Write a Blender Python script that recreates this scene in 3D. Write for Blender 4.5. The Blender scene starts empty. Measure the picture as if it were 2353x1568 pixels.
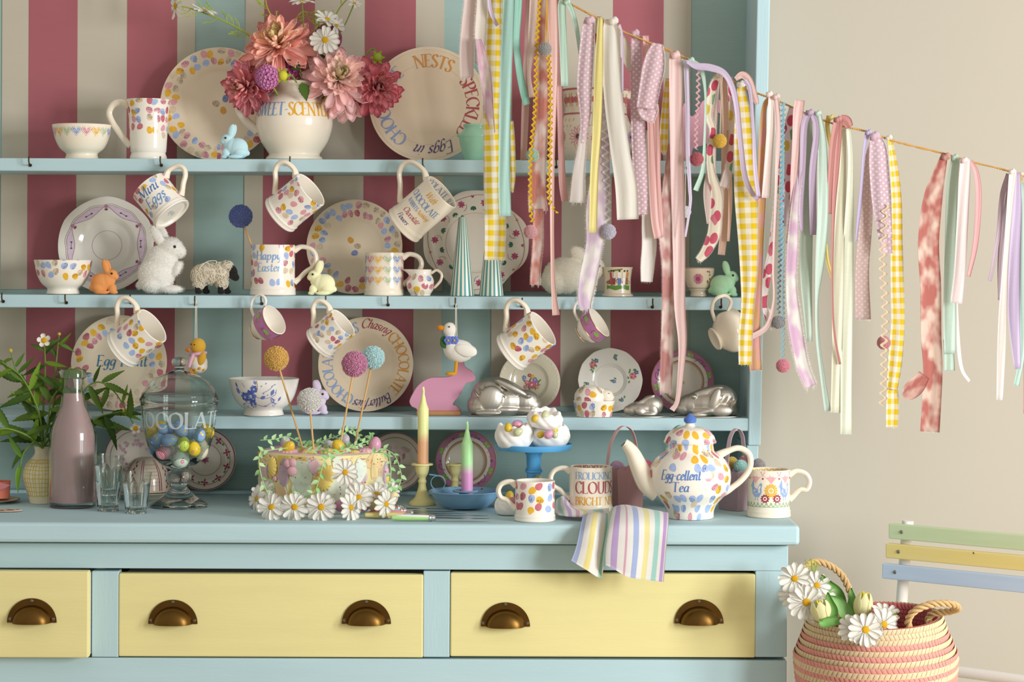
import bpy, bmesh, math, random
from math import sin, cos, pi, sqrt, atan2, radians
from mathutils import Vector, Matrix, Euler

R = random.Random(7)
SC = bpy.context.scene
COL = SC.collection

# ------------------------------------------------------------------ camera, sky, light, exposure
F, CX, CY, ROLL, ZC = 5000.0, 1176.5, 600.0, 0.004, 1.30
cam = bpy.data.cameras.new('camera')
cam.sensor_width = 36.0
cam.lens = F / 2353 * 36.0
cam.shift_y = -(784 - CY) / 2353
cam.clip_start = 0.05
camo = bpy.data.objects.new('camera', cam)
camo.matrix_world = Matrix.Translation((0, 0, ZC)) @ Matrix.Rotation(ROLL, 4, Vector((0, -1, 0))) @ Matrix.Rotation(pi / 2, 4, 'X')
COL.objects.link(camo)
SC.camera = camo

w = bpy.data.worlds.new('room light')
w.use_nodes = True
w.node_tree.nodes['Background'].inputs[0].default_value = (1.0, 0.955, 0.88, 1)
w.node_tree.nodes['Background'].inputs[1].default_value = 0.58
SC.world = w

def area(name, loc, target, sx, sz, power, col):
    l = bpy.data.lights.new(name, 'AREA')
    l.shape = 'RECTANGLE'; l.size = sx; l.size_y = sz; l.energy = power; l.color = col
    o = bpy.data.objects.new(name, l)
    o.location = loc
    o.rotation_euler = (Vector(target) - Vector(loc)).to_track_quat('-Z', 'Y').to_euler()
    COL.objects.link(o)
    return o
area('window_light', (2.95, 1.72, 1.45), (0.0, 3.9, 0.95), 0.45, 1.1, 62, (0.95, 0.98, 1.0))
area('window_light', (2.50, 1.24, 1.45), (0.0, 3.9, 0.95), 0.45, 1.1, 62, (0.95, 0.98, 1.0))
SC.view_settings.view_transform = 'Standard'
SC.view_settings.look = 'None'
SC.view_settings.gamma = 1.0
SC.view_settings.use_curve_mapping = False
SC.view_settings.exposure = 0.0
SC.cycles.max_bounces = 14
SC.cycles.transmission_bounces = 12
SC.cycles.transparent_max_bounces = 12
SC.cycles.use_denoising = True
SC.cycles.sample_clamp_indirect = 6.0

# ------------------------------------------------------------------ coordinates
def P(px, py, d):
    """World point seen at photograph pixel (px, py) on the vertical plane y = d."""
    dx, dy = px - CX, py - CY
    u = dx * cos(ROLL) + dy * sin(ROLL); v = -dx * sin(ROLL) + dy * cos(ROLL)
    return Vector((u * d / F, d, ZC - v * d / F))
def S(n, d):
    return n * d / F
def XZ(px, d, z):
    """Point at photograph column px standing at height z on depth d."""
    v = (ZC - z) * F / d
    dx = ((px - CX) + 0) ; 
    u = dx - 0.0
    # column px at row CY+v : solve u from dx*cos+dy*sin with dy ~ v
    u = dx * cos(ROLL) + (v + dx * sin(ROLL)) * sin(ROLL)
    return Vector((u * d / F, d, z + 0.0006))

# ------------------------------------------------------------------ colour and materials
def lin(c):
    return c / 12.92 if c <= 0.04045 else ((c + 0.055) / 1.055) ** 2.4
def hx(h, a=1.0):
    if not isinstance(h, str): return tuple(h) + ((1.0,) if len(h) == 3 else ())
    h = h.lstrip('#')
    return tuple(lin(int(h[i:i + 2], 16) / 255) for i in (0, 2, 4)) + (a,)

MATS = {}
class NT:
    def __init__(s, name):
        s.m = bpy.data.materials.new(name); s.m.use_nodes = True
        s.t = s.m.node_tree; s.b = s.t.nodes['Principled BSDF']
    def n(s, typ, **kw):
        x = s.t.nodes.new(typ)
        for k, v in kw.items(): setattr(x, k, v)
        return x
    def l(s, a, b): s.t.links.new(a, b)
    def val(s, sock, v):
        if hasattr(v, 'links') or hasattr(v, 'is_linked'): s.l(v, sock)
        else: sock.default_value = v
    def math(s, op, a, b=None, c=None, clamp=False):
        x = s.n('ShaderNodeMath', operation=op); x.use_clamp = clamp
        s.val(x.inputs[0], a)
        if b is not None: s.val(x.inputs[1], b)
        if c is not None: s.val(x.inputs[2], c)
        return x.outputs[0]
    def mix(s, fac, a, b, blend='MIX'):
        x = s.n('ShaderNodeMix', data_type='RGBA', blend_type=blend)
        s.val(x.inputs[0], fac); s.val(x.inputs[6], a); s.val(x.inputs[7], b)
        return x.outputs[2]
    def noise(s, vec, scale, detail=2.0, rough=0.5):
        x = s.n('ShaderNodeTexNoise'); x.inputs['Scale'].default_value = scale
        x.inputs['Detail'].default_value = detail; x.inputs['Roughness'].default_value = rough
        if vec is not None: s.l(vec, x.inputs['Vector'])
        return x
    def obj(s):
        return s.n('ShaderNodeTexCoord').outputs['Object']
    def mapped(s, vec, sc):
        x = s.n('ShaderNodeMapping'); x.inputs['Scale'].default_value = sc; s.l(vec, x.inputs['Vector'])
        return x.outputs[0]
    def bump(s, h, strength, dist=0.001):
        x = s.n('ShaderNodeBump'); x.inputs['Strength'].default_value = strength; x.inputs['Distance'].default_value = dist
        s.l(h, x.inputs['Height']); s.l(x.outputs[0], s.b.inputs['Normal'])
    def base(s, v): s.val(s.b.inputs['Base Color'], v)
    def rough(s, v): s.val(s.b.inputs['Roughness'], v)
    def set(s, **kw):
        for k, v in kw.items(): s.b.inputs[k.replace('_', ' ')].default_value = v

def cached(f):
    def g(*a):
        k = (f.__name__,) + a
        if k not in MATS: MATS[k] = f(*a).m
        return MATS[k]
    return g

def col_source(t, c):
    """'obj' = the object's own colour, 'att' = the mesh's colour layer, else a hex colour."""
    if c == 'obj': return t.n('ShaderNodeObjectInfo').outputs['Color']
    if c == 'att':
        a = t.n('ShaderNodeVertexColor'); a.layer_name = 'Col'; return a.outputs['Color']
    r = t.n('ShaderNodeRGB'); r.outputs[0].default_value = hx(c); return r.outputs[0]

@cached
def paint(c, vary=0.10, bump=0.25, stretch=(4, 4, 40)):
    """brushed chalky furniture paint: faint streaks and grain"""
    t = NT('chalky paint'); o = t.obj()
    n1 = t.noise(t.mapped(o, stretch), 1.0, 4); n2 = t.noise(o, 5.0, 3)
    src = col_source(t, c)
    f = t.math('MULTIPLY_ADD', n1.outputs[0], vary, 1.0 - vary * 0.5)
    f = t.math('MULTIPLY', f, t.math('MULTIPLY_ADD', n2.outputs[0], vary, 1.0 - vary * 0.5))
    cr = t.n('ShaderNodeVectorMath', operation='SCALE'); t.l(src, cr.inputs[0]); t.l(f, cr.inputs['Scale'])
    t.base(cr.outputs[0]); t.rough(0.62); t.set(Specular_IOR_Level=0.3)
    n3 = t.noise(t.mapped(o, tuple(x * 8 for x in stretch)), 1.0, 3)
    t.bump(n3.outputs[0], bump, 0.0012)
    return t

@cached
def glaze(c, rough=0.14, vary=0.04):
    t = NT('glazed earthenware'); src = col_source(t, c)
    n = t.noise(t.obj(), 30.0, 3)
    f = t.math('MULTIPLY_ADD', n.outputs[0], vary, 1 - vary * 0.5)
    cr = t.n('ShaderNodeVectorMath', operation='SCALE'); t.l(src, cr.inputs[0]); t.l(f, cr.inputs['Scale'])
    t.base(cr.outputs[0]); t.rough(rough); t.set(Specular_IOR_Level=0.5)
    return t

@cached
def print_ink(c, rough=0.2):
    """underglaze print: watery colour, slightly uneven"""
    t = NT('printed colour'); src = col_source(t, c)
    n = t.noise(t.obj(), 160.0, 3)
    f = t.math('MULTIPLY_ADD', n.outputs[0], 0.35, 0.85)
    cr = t.n('ShaderNodeVectorMath', operation='SCALE'); t.l(src, cr.inputs[0]); t.l(f, cr.inputs['Scale'])
    t.base(cr.outputs[0]); t.rough(rough)
    return t

@cached
def matte(c, rough=0.75, vary=0.08, scale=60.0, bump=0.0, sss=0.0, spec=0.25):
    t = NT('matte surface'); src = col_source(t, c); o = t.obj()
    n = t.noise(o, scale, 4)
    f = t.math('MULTIPLY_ADD', n.outputs[0], vary * 2, 1 - vary)
    cr = t.n('ShaderNodeVectorMath', operation='SCALE'); t.l(src, cr.inputs[0]); t.l(f, cr.inputs['Scale'])
    t.base(cr.outputs[0]); t.rough(rough); t.set(Specular_IOR_Level=spec)
    if sss:
        t.set(Subsurface_Weight=sss, Subsurface_Scale=0.006)
        t.b.inputs['Subsurface Radius'].default_value = (1, 0.8, 0.6)
    if bump: t.bump(n.outputs[0], bump, 0.001)
    return t

@cached
def plush(c):
    t = NT('soft fibre'); 
    src = col_source(t, c); cr = t.n('ShaderNodeVectorMath', operation='SCALE'); t.l(src, cr.inputs[0]); cr.inputs['Scale'].default_value = 1.12
    t.base(cr.outputs[0]); two_sided(t, src, .3); t.rough(0.95); t.set(Specular_IOR_Level=0.1, Sheen_Weight=0.35, Sheen_Roughness=0.5)
    return t

@cached
def satin(c):
    t = NT('satin ribbon'); src = col_source(t, c)
    n = t.noise(t.mapped(t.obj(), (60, 60, 1200)), 1.0, 2)
    f = t.math('MULTIPLY_ADD', n.outputs[0], 0.10, 0.95)
    cr = t.n('ShaderNodeVectorMath', operation='SCALE'); t.l(src, cr.inputs[0]); t.l(f, cr.inputs['Scale'])
    t.base(cr.outputs[0]); t.rough(0.42); t.set(Sheen_Weight=0.25, Specular_IOR_Level=0.35)
    two_sided(t, cr.outputs[0], 0.35)
    return t

def two_sided(t, colour, k):
    """thin cloth or petal: some light passes through"""
    tr = t.n('ShaderNodeBsdfTranslucent'); t.l(colour, tr.inputs[0])
    mx = t.n('ShaderNodeMixShader'); mx.inputs[0].default_value = k
    t.l(t.b.outputs[0], mx.inputs[1]); t.l(tr.outputs[0], mx.inputs[2])
    t.l(mx.outputs[0], t.t.nodes['Material Output'].inputs[0])

@cached
def petal(c, k=0.3):
    t = NT('petal'); src = col_source(t, c)
    n = t.noise(t.mapped(t.obj(), (300, 300, 30)), 1.0, 2)
    f = t.math('MULTIPLY_ADD', n.outputs[0], 0.2, 0.92)
    cr = t.n('ShaderNodeVectorMath', operation='SCALE'); t.l(src, cr.inputs[0]); t.l(f, cr.inputs['Scale'])
    t.base(cr.outputs[0]); t.rough(0.6); t.set(Specular_IOR_Level=0.2)
    two_sided(t, cr.outputs[0], k)
    return t

@cached
def metal(c, rough=0.3, vary=0.3, scale=25.0):
    t = NT('metal'); src = col_source(t, c); n = t.noise(t.obj(), scale, 5)
    f = t.math('MULTIPLY_ADD', n.outputs[0], vary * 2, 1 - vary)
    cr = t.n('ShaderNodeVectorMath', operation='SCALE'); t.l(src, cr.inputs[0]); t.l(f, cr.inputs['Scale'])
    t.base(cr.outputs[0]); t.set(Metallic=1.0)
    t.rough(t.math('MULTIPLY_ADD', n.outputs[0], 0.25, rough - 0.1, clamp=True))
    t.bump(n.outputs[0], 0.12, 0.001)
    return t

@cached
def glass(c='#f4faf7', rough=0.0):
    t = NT('clear glass'); t.base(hx(c)); t.rough(rough); t.set(Transmission_Weight=1.0, IOR=1.46)
    return t

EGG_COLS = ['#e9b436', '#a9bbe0', '#dfa0a8', '#c8707c', '#d9c5a8']
@cached
def egg_print(cell, v0, v1, u0, u1, w0, w1, seed=0.0, base='#f3ebdd', ea=0.335, eb=0.43, rnd=0.62):
    """printed speckled eggs on a cream glaze, laid out on the surface's own UV map (metres).
    Only between v0 and v1; none whose centre falls in the blank u0..u1 x w0..w1."""
    t = NT('egg print glaze')
    uv = t.n('ShaderNodeUVMap'); uv.uv_map = 'UVMap'
    q = t.n('ShaderNodeVectorMath', operation='SCALE'); t.l(uv.outputs[0], q.inputs[0]); q.inputs['Scale'].default_value = 1.0 / cell
    ad = t.n('ShaderNodeVectorMath', operation='ADD'); t.l(q.outputs[0], ad.inputs[0]); ad.inputs[1].default_value = (seed * 7.3, seed * 3.1, 0)
    v = t.n('ShaderNodeTexVoronoi', voronoi_dimensions='2D', feature='F1'); t.l(ad.outputs[0], v.inputs['Vector'])
    v.inputs['Scale'].default_value = 1.0; v.inputs['Randomness'].default_value = rnd
    dlt = t.n('ShaderNodeVectorMath', operation='SUBTRACT'); t.l(ad.outputs[0], dlt.inputs[0]); t.l(v.outputs['Position'], dlt.inputs[1])
    sep = t.n('ShaderNodeSeparateColor'); t.l(v.outputs['Color'], sep.inputs[0])
    rot = t.n('ShaderNodeVectorRotate', rotation_type='Z_AXIS'); t.l(dlt.outputs[0], rot.inputs['Vector'])
    t.l(t.math('MULTIPLY', sep.outputs[0], 6.283), rot.inputs['Angle'])
    sx = t.n('ShaderNodeSeparateXYZ'); t.l(rot.outputs[0], sx.inputs[0])
    y = t.math('DIVIDE', sx.outputs[1], eb)
    x = t.math('DIVIDE', sx.outputs[0], t.math('MULTIPLY_ADD', y, -0.18 * ea, ea))
    rr = t.math('ADD', t.math('MULTIPLY', x, x), t.math('MULTIPLY', y, y))
    inside = t.math('LESS_THAN', rr, 1.0)
    # centre limits
    cp = t.n('ShaderNodeVectorMath', operation='SUBTRACT'); t.l(v.outputs['Position'], cp.inputs[0]); cp.inputs[1].default_value = (seed * 7.3, seed * 3.1, 0)
    cs = t.n('ShaderNodeSeparateXYZ'); t.l(cp.outputs[0], cs.inputs[0])
    cu = t.math('MULTIPLY', cs.outputs[0], cell); cv = t.math('MULTIPLY', cs.outputs[1], cell)
    ok = t.math('MULTIPLY', t.math('GREATER_THAN', cv, v0), t.math('LESS_THAN', cv, v1))
    hole = t.math('MULTIPLY', t.math('MULTIPLY', t.math('GREATER_THAN', cu, u0), t.math('LESS_THAN', cu, u1)),
                  t.math('MULTIPLY', t.math('GREATER_THAN', cv, w0), t.math('LESS_THAN', cv, w1)))
    m = t.math('MULTIPLY', inside, t.math('MULTIPLY', ok, t.math('SUBTRACT', 1.0, hole)))
    ramp = t.n('ShaderNodeValToRGB'); ramp.color_ramp.interpolation = 'CONSTANT'
    e = ramp.color_ramp.elements
    e[0].position = 0.0; e[0].color = hx(EGG_COLS[0]); e[1].position = 0.25; e[1].color = hx(EGG_COLS[1])
    for p_, c_ in ((0.48, 2), (0.66, 3), (0.78, 4)):
        k = e.new(p_); k.color = hx(EGG_COLS[c_])
    t.l(sep.outputs[1], ramp.inputs[0])
    wn = t.noise(q.outputs[0], 2.6, 2)
    cw = t.n('ShaderNodeVectorMath', operation='SCALE'); t.l(ramp.outputs[0], cw.inputs[0])
    t.l(t.math('MULTIPLY_ADD', wn.outputs[0], 0.45, 0.78), cw.inputs['Scale'])
    # speckles on rather more than half of the eggs, towards one side
    sp = t.n('ShaderNodeTexVoronoi', voronoi_dimensions='2D', feature='F1'); t.l(q.outputs[0], sp.inputs['Vector'])
    sp.inputs['Scale'].default_value = 9.0; sp.inputs['Randomness'].default_value = 0.9
    dots = t.math('LESS_THAN', sp.outputs['Distance'], 0.30)
    band = t.math('MULTIPLY', t.math('LESS_THAN', rr, 0.80), t.math('GREATER_THAN', t.math('ADD', x, t.math('MULTIPLY', y, 0.8)), -0.25))
    dots = t.math('MULTIPLY', t.math('MULTIPLY', dots, band), t.math('GREATER_THAN', sep.outputs[2], 0.42))
    ink = t.mix(dots, cw.outputs[0], hx('#2c2530'))
    t.base(t.mix(m, hx(base), ink)); t.rough(0.13)
    return t

# ------------------------------------------------------------------ mesh building
def catmull(pts, k=6, closed=False):
    pts = [tuple(p) for p in pts]; n = len(pts); out = []
    if n < 3 and not closed: 
        a, b = pts
        return [tuple(a[j] + (b[j] - a[j]) * i / k for j in range(len(a))) for i in range(k + 1)]
    for i in range(n if closed else n - 1):
        if closed: p0, p1, p2, p3 = pts[i - 1], pts[i], pts[(i + 1) % n], pts[(i + 2) % n]
        else:
            p1, p2 = pts[i], pts[i + 1]
            p0 = pts[i - 1] if i else tuple(2 * a - b for a, b in zip(p1, p2))
            p3 = pts[i + 2] if i + 2 < n else tuple(2 * b - a for a, b in zip(p1, p2))
        for s in range(k):
            u = s / k; u2 = u * u; u3 = u2 * u
            out.append(tuple(0.5 * (2 * b + (c - a) * u + (2 * a - 5 * b + 4 * c - d) * u2 + (3 * b - a - 3 * c + d) * u3) for a, b, c, d in zip(p0, p1, p2, p3)))
    if not closed: out.append(pts[-1])
    return out

class MB:
    def __init__(s):
        s.v = []; s.f = []; s.c = []; s.uv = []; s.mi = []
    def add(s, vs, fs, c=None, uv=None, mi=0):
        b = len(s.v); s.v.extend([tuple(v) for v in vs])
        for i, f in enumerate(fs):
            s.f.append([b + k for k in f]); s.c.append(c); s.mi.append(mi)
            s.uv.append(uv[i] if uv else None)
        return s
    def grid(s, rows, c=None, closed=False, uvs=None, mi=0, flip=False):
        """rows: list of equally long lists of points; colour c may be a function of (row, column)"""
        n = len(rows[0]); b = len(s.v)
        for r in rows: s.v.extend([tuple(p) for p in r])
        for i in range(len(rows) - 1):
            for j in range(n if closed else n - 1):
                k = (j + 1) % n
                f = [b + i * n + j, b + i * n + k, b + (i + 1) * n + k, b + (i + 1) * n + j]
                if flip: f.reverse()
                s.f.append(f); s.mi.append(mi)
                s.c.append(c(i, j) if callable(c) else c)
                if uvs:
                    u = [uvs[i][j], uvs[i][j + 1], uvs[i + 1][j + 1], uvs[i + 1][j]]
                    if flip: u.reverse()
                    s.uv.append(u)
                else: s.uv.append(None)
        return s
    def lathe(s, prof, n=48, c=None, M=None, Rref=None, seam=pi, mi=0, vmode='z', wob=None, sq=None):
        """profile [(r, z)] turned about z; angle 0 faces -Y. UV in metres: angle * Rref, height (or radius)"""
        rows = []; uvs = []; zs = [z for r, z in prof]; top = zs.index(max(zs))
        for i, (r, z) in enumerate(prof):
            row = []; uvr = []
            for j in range(n):
                a = seam + 2 * pi * j / n
                rr = r * (wob(a, i) if wob else 1.0)
                p = Vector((rr * sin(a), -rr * cos(a), z))
                if sq: p.y *= sq
                row.append(M @ p if M else p)
            for j in range(n + 1):
                a = -pi + 2 * pi * j / n
                uvr.append(((a * (Rref or 1.0)), (z if i <= top else 9.0) if vmode == 'z' else r))
            rows.append(row); uvs.append(uvr)
        s.grid(rows, c, True, uvs if Rref else None, mi)
        b = len(s.v) - len(prof) * n
        if prof[0][0] > 1e-6: pass
        return s
    def tube(s, pts, r, n=8, c=None, caps=True, flat=1.0, up=None, mi=0):
        pts = [Vector(p) for p in pts]; m = len(pts)
        rs = r if isinstance(r, (list, tuple)) else [r] * m
        rows = []; prev = None
        for i, p in enumerate(pts):
            t = (pts[min(i + 1, m - 1)] - pts[max(i - 1, 0)])
            if t.length < 1e-9: t = Vector((0, 0, 1))
            t.normalize()
            if up is not None: a = t.cross(Vector(up))
            elif prev is None: a = t.cross(Vector((0, 0, 1)) if abs(t.z) < 0.9 else Vector((1, 0, 0)))
            else: a = prev - t * prev.dot(t)
            if a.length < 1e-6: a = t.cross(Vector((0.3, 1, 0.2)))
            a.normalize(); prev = a
            b = t.cross(a)
            rows.append([p + a * (rs[i] * cos(2 * pi * k / n)) + b * (rs[i] * flat * sin(2 * pi * k / n)) for k in range(n)])
        s.grid(rows, c, True, mi=mi)
        if caps:
            e = len(s.v); b0 = e - m * n
            for k, q in ((b0, -1), (e - n, 1)):
                f = list(range(k, k + n)); 
                if q < 0: f.reverse()
                s.f.append(f); s.c.append(c(0, 0) if callable(c) else c); s.uv.append(None); s.mi.append(mi)
        return s
    def box(s, lo, hi, c=None, M=None, mi=0):
        x0, y0, z0 = lo; x1, y1, z1 = hi
        vs = [Vector(p) for p in ((x0, y0, z0), (x1, y0, z0), (x1, y1, z0), (x0, y1, z0), (x0, y0, z1), (x1, y0, z1), (x1, y1, z1), (x0, y1, z1))]
        if M: vs = [M @ v for v in vs]
        return s.add(vs, [[0, 3, 2, 1], [4, 5, 6, 7], [0, 1, 5, 4], [1, 2, 6, 5], [2, 3, 7, 6], [3, 0, 4, 7]], c, mi=mi)
    def ball(s, ctr, r, c=None, n=16, m=10, rot=None, mi=0, egg=0.0):
        ctr = Vector(ctr); r = (r, r, r) if not isinstance(r, (tuple, list)) else r
        rows = []
        for i in range(m + 1):
            th = pi * i / m; z = cos(th); q = max(sin(th), 1e-3) * (1 - egg * z)
            row = []
            for j in range(n):
                a = 2 * pi * j / n
                p = Vector((r[0] * q * cos(a), r[1] * q * sin(a), r[2] * z))
                if rot is not None: p = rot @ p
                row.append(ctr + p)
            rows.append(row)
        return s.grid(rows, c, True, mi=mi, flip=True)
    def prism(s, outline, depth, c=None, M=None, mi=0):
        """outline [(x, z)] (anticlockwise seen from -Y) extruded from y=0 to y=depth"""
        n = len(outline)
        a = [Vector((x, 0, z)) for x, z in outline]; b = [Vector((x, depth, z)) for x, z in outline]
        vs = a + b
        if M: vs = [M @ v for v in vs]
        fs = [list(range(n)), list(range(2 * n - 1, n - 1, -1))] + [[i, i + n, (i + 1) % n + n, (i + 1) % n] for i in range(n)]
        return s.add(vs, fs, c, mi=mi)
    def sheet(s, rows, th, c=None, uvs=None, mi=0):
        """a thin cloth with real thickness from a grid of points"""
        m, n = len(rows), len(rows[0]); rows = [[Vector(p) for p in r] for r in rows]
        back = []
        for i in range(m):
            r = []
            for j in range(n):
                du = rows[i][min(j + 1, n - 1)] - rows[i][max(j - 1, 0)]; dv = rows[min(i + 1, m - 1)][j] - rows[max(i - 1, 0)][j]
                k = du.cross(dv)
                if k.length > 1e-12: k.normalize()
                r.append(rows[i][j] - k * th)
            back.append(r)
        b0 = len(s.v); s.grid(rows, c, uvs=uvs, mi=mi); b1 = len(s.v); s.grid(back, c, uvs=uvs, mi=mi, flip=True)
        edge = [i * n for i in range(m)] + [(m - 1) * n + j for j in range(1, n)] + [i * n + n - 1 for i in range(m - 2, -1, -1)] + [j for j in range(n - 2, 0, -1)]
        for a, b in zip(edge, edge[1:] + edge[:1]):
            s.f.append([b0 + b, b0 + a, b1 + a, b1 + b]); s.mi.append(mi)
            i, j = min(a // n, m - 2), min(a % n, n - 2)
            s.c.append(c(i, j) if callable(c) else c)
            s.uv.append([uvs[b // n][b % n], uvs[a // n][a % n], uvs[a // n][a % n], uvs[b // n][b % n]] if uvs else None)
        return s
    def mesh(s, name, smooth=True, angle=38):
        me = bpy.data.meshes.new(name)
        me.from_pydata(s.v, [], s.f)
        if any(u is not None for u in s.uv):
            l = me.uv_layers.new(name='UVMap'); flat = []
            for f, u in zip(s.f, s.uv): flat.extend(x for q in (u or [(0, 0)] * len(f)) for x in q)
            l.data.foreach_set('uv', flat)
        if any(c is not None for c in s.c):
            a = me.color_attributes.new('Col', 'FLOAT_COLOR', 'CORNER'); flat = []; memo = {}
            for f, c in zip(s.f, s.c):
                if c not in memo: memo[c] = hx(c) if c is not None else (1, 1, 1, 1)
                flat.extend(memo[c] * len(f))
            a.data.foreach_set('color', flat)
        if any(s.mi): me.polygons.foreach_set('material_index', s.mi)
        if smooth:
            me.polygons.foreach_set('use_smooth', [True] * len(s.f))
            me.set_sharp_from_angle(angle=radians(angle))
        me.update()
        return me
    def build(s, name, mat, parent=None, M=None, smooth=True, angle=38, color=None):
        o = bpy.data.objects.new(name, s.mesh(name, smooth, angle))
        return finish(o, mat, parent, M, color)

def finish(o, mat, parent=None, M=None, color=None):
    if o.data is not None and not o.data.materials:
        for m in (mat if isinstance(mat, (list, tuple)) else [mat]): o.data.materials.append(m)
    if color is not None: o.color = hx(color)
    COL.objects.link(o)
    if parent is not None: o.parent = parent
    if M is not None: o.matrix_local = M
    return o
def shared(name, me, mat, parent=None, M=None, color=None):
    return finish(bpy.data.objects.new(name, me), mat, parent, M, color)
def thing(name, label, cat, M=None, group=None):
    o = bpy.data.objects.new(name, None); o.empty_display_size = 0.02
    COL.objects.link(o)
    if M is not None: o.matrix_world = M if isinstance(M, Matrix) else Matrix.Translation(M)
    return tag(o, label, cat, group)
def tag(o, label, cat, group=None):
    o['label'] = label; o['category'] = cat
    if group: o['group'] = group
    return o
def struct(o):
    o['kind'] = 'structure'; return o
def bevel(o, wd=0.002, seg=2):
    m = o.modifiers.new('bevel', 'BEVEL'); m.width = wd; m.segments = seg; m.limit_method = 'ANGLE'; m.angle_limit = radians(40)
    return o
def T(*v): return Matrix.Translation(Vector(v[0]) if len(v) == 1 else Vector(v))
def RX(a): return Matrix.Rotation(radians(a), 4, 'X')
def RY(a): return Matrix.Rotation(radians(a), 4, 'Y')
def RZ(a): return Matrix.Rotation(radians(a), 4, 'Z')
def frame(o, z, x):
    """matrix with local z and (orthogonalised) local x"""
    z = Vector(z).normalized(); x = Vector(x); x = (x - z * x.dot(z)).normalized(); y = z.cross(x)
    return Matrix(((x.x, y.x, z.x, o[0]), (x.y, y.y, z.y, o[1]), (x.z, y.z, z.z, o[2]), (0, 0, 0, 1)))
def copy_tree(o, M=None):
    """a thing with copies of its parts and sub-parts, mesh data shared"""
    c = o.copy(); COL.objects.link(c)
    if M is not None: c.matrix_world = M
    for k in list(o.children):
        d = k.copy(); COL.objects.link(d); d.parent = c
        for g in list(k.children):
            e = g.copy(); COL.objects.link(e); e.parent = d
    return c
def rad_at(prof, z):
    """outer radius of a profile at height z"""
    best = 0.0
    for (r0, z0), (r1, z1) in zip(prof, prof[1:]):
        if min(z0, z1) - 1e-9 <= z <= max(z0, z1) + 1e-9:
            k = 0 if abs(z1 - z0) < 1e-9 else (z - z0) / (z1 - z0)
            best = max(best, r0 + (r1 - r0) * k)
    return best
def on_lathe(prof, off=0.00022, a0=0.0, Rref=None):
    """surface map: u metres along the front, v = height -> point just off the turned surface"""
    Rm = Rref or max(r for r, z in prof)
    def f(u, v):
        a = a0 + u / Rm; r = rad_at(prof, v) + off
        return Vector((r * sin(a), -r * cos(a), v))
    return f
# ------------------------------------------------------------------ room
D_S, D_B, D_W, D_C, D_WALL = 3.975, 4.15, 3.66, 3.695, 4.19
Z_T = ZC + 232.0 * D_S / F          # tops of the three shelves, the worktop
Z_M = ZC - 82.0 * D_S / F
Z_L = ZC - 359.5 * D_S / F
Z_W = ZC - 606.0 * D_W / F
Z_B = Z_W + 0.007                    # base board of the rack on the worktop
BLUE = '#b8d3d8'
wall_m = matte('#bdb4a4', 0.9, 0.03, 3.0)
struct(MB().box((-4, D_WALL, 0), (4, D_WALL + 0.1, 2.7)).build('wall_back', wall_m, smooth=False))
struct(MB().box((-4, -3, -0.05), (4, D_WALL + 0.1, 0)).build('floor', matte('#b9a88f', 0.6, 0.1, 6.0), smooth=False))

dresser = thing('dresser', 'pale blue painted dresser with striped back, open shelves and yellow drawers', 'dresser', (0, D_C, 0))
def dpart(mb, name, mat, bw=0.002, parent=None):
    o = mb.build(name, mat, parent or dresser, smooth=False)
    if parent is None: o.matrix_parent_inverse = Matrix.Translation((0, -D_C, 0))
    return bevel(o, bw) if bw else o
blue_h = paint(BLUE, 0.10, 0.25, (4, 4, 40)); blue_v = paint(BLUE, 0.10, 0.25, (40, 40, 4))
teal = paint('#a0bab4', 0.16, 0.3, (3, 3, 40))
XL = P(-190, 800, D_S).x
xr_in = P(1719, 900, D_S).x; xr_out = P(1748, 900, D_S).x
# worktop
xw = P(1838, 1210, D_W).x
dpart(MB().box((XL, D_W, Z_W - 46 * D_W / F), (xw, D_B + 0.02, Z_W)), 'worktop', blue_h, 0.006)
# backboard, rack base, shelves
dpart(MB().box((XL, D_B, Z_W), (xr_out - 0.004, D_B + 0.02, 2.0)), 'backboard', teal, 0)
dpart(MB().box((XL, D_B - .04, Z_W), (P(1715, 1150, D_S).x, D_B, Z_B)), 'back_cleat', blue_h, 0.002)
sh = 29.5 * D_S / F
for z in (Z_T, Z_M, Z_L):
    dpart(MB().box((XL, D_S, z - sh), (xr_in + 0.022, D_B, z)), 'shelf', blue_h, 0.002)
# right upright: leans a little outwards towards the top, with a step near the foot
def lean(py_top, py_bot, x0t, x0b, x1t, x1b, d0, d1):
    vs = []
    for py, a, b in ((py_bot, x0b, x1b), (py_top, x0t, x1t)):
        pa = P(a, py, d0); pb = P(b, py, d0)
        vs += [(pa.x, d0, pa.z), (pb.x, d0, pb.z), (pb.x, d1, pb.z), (pa.x, d1, pa.z)]
    return MB().add(vs, [[0, 3, 2, 1], [4, 5, 6, 7], [0, 1, 5, 4], [1, 2, 6, 5], [2, 3, 7, 6], [3, 0, 4, 7]])
dpart(lean(-60, 1024, 1741, 1719, 1771, 1748, D_S - 0.002, D_B + 0.02), 'upright', blue_v)
dpart(lean(1024, 1174, 1716, 1713, 1743, 1740, D_S + 0.001, D_B + 0.02), 'upright_foot', blue_v)
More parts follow.
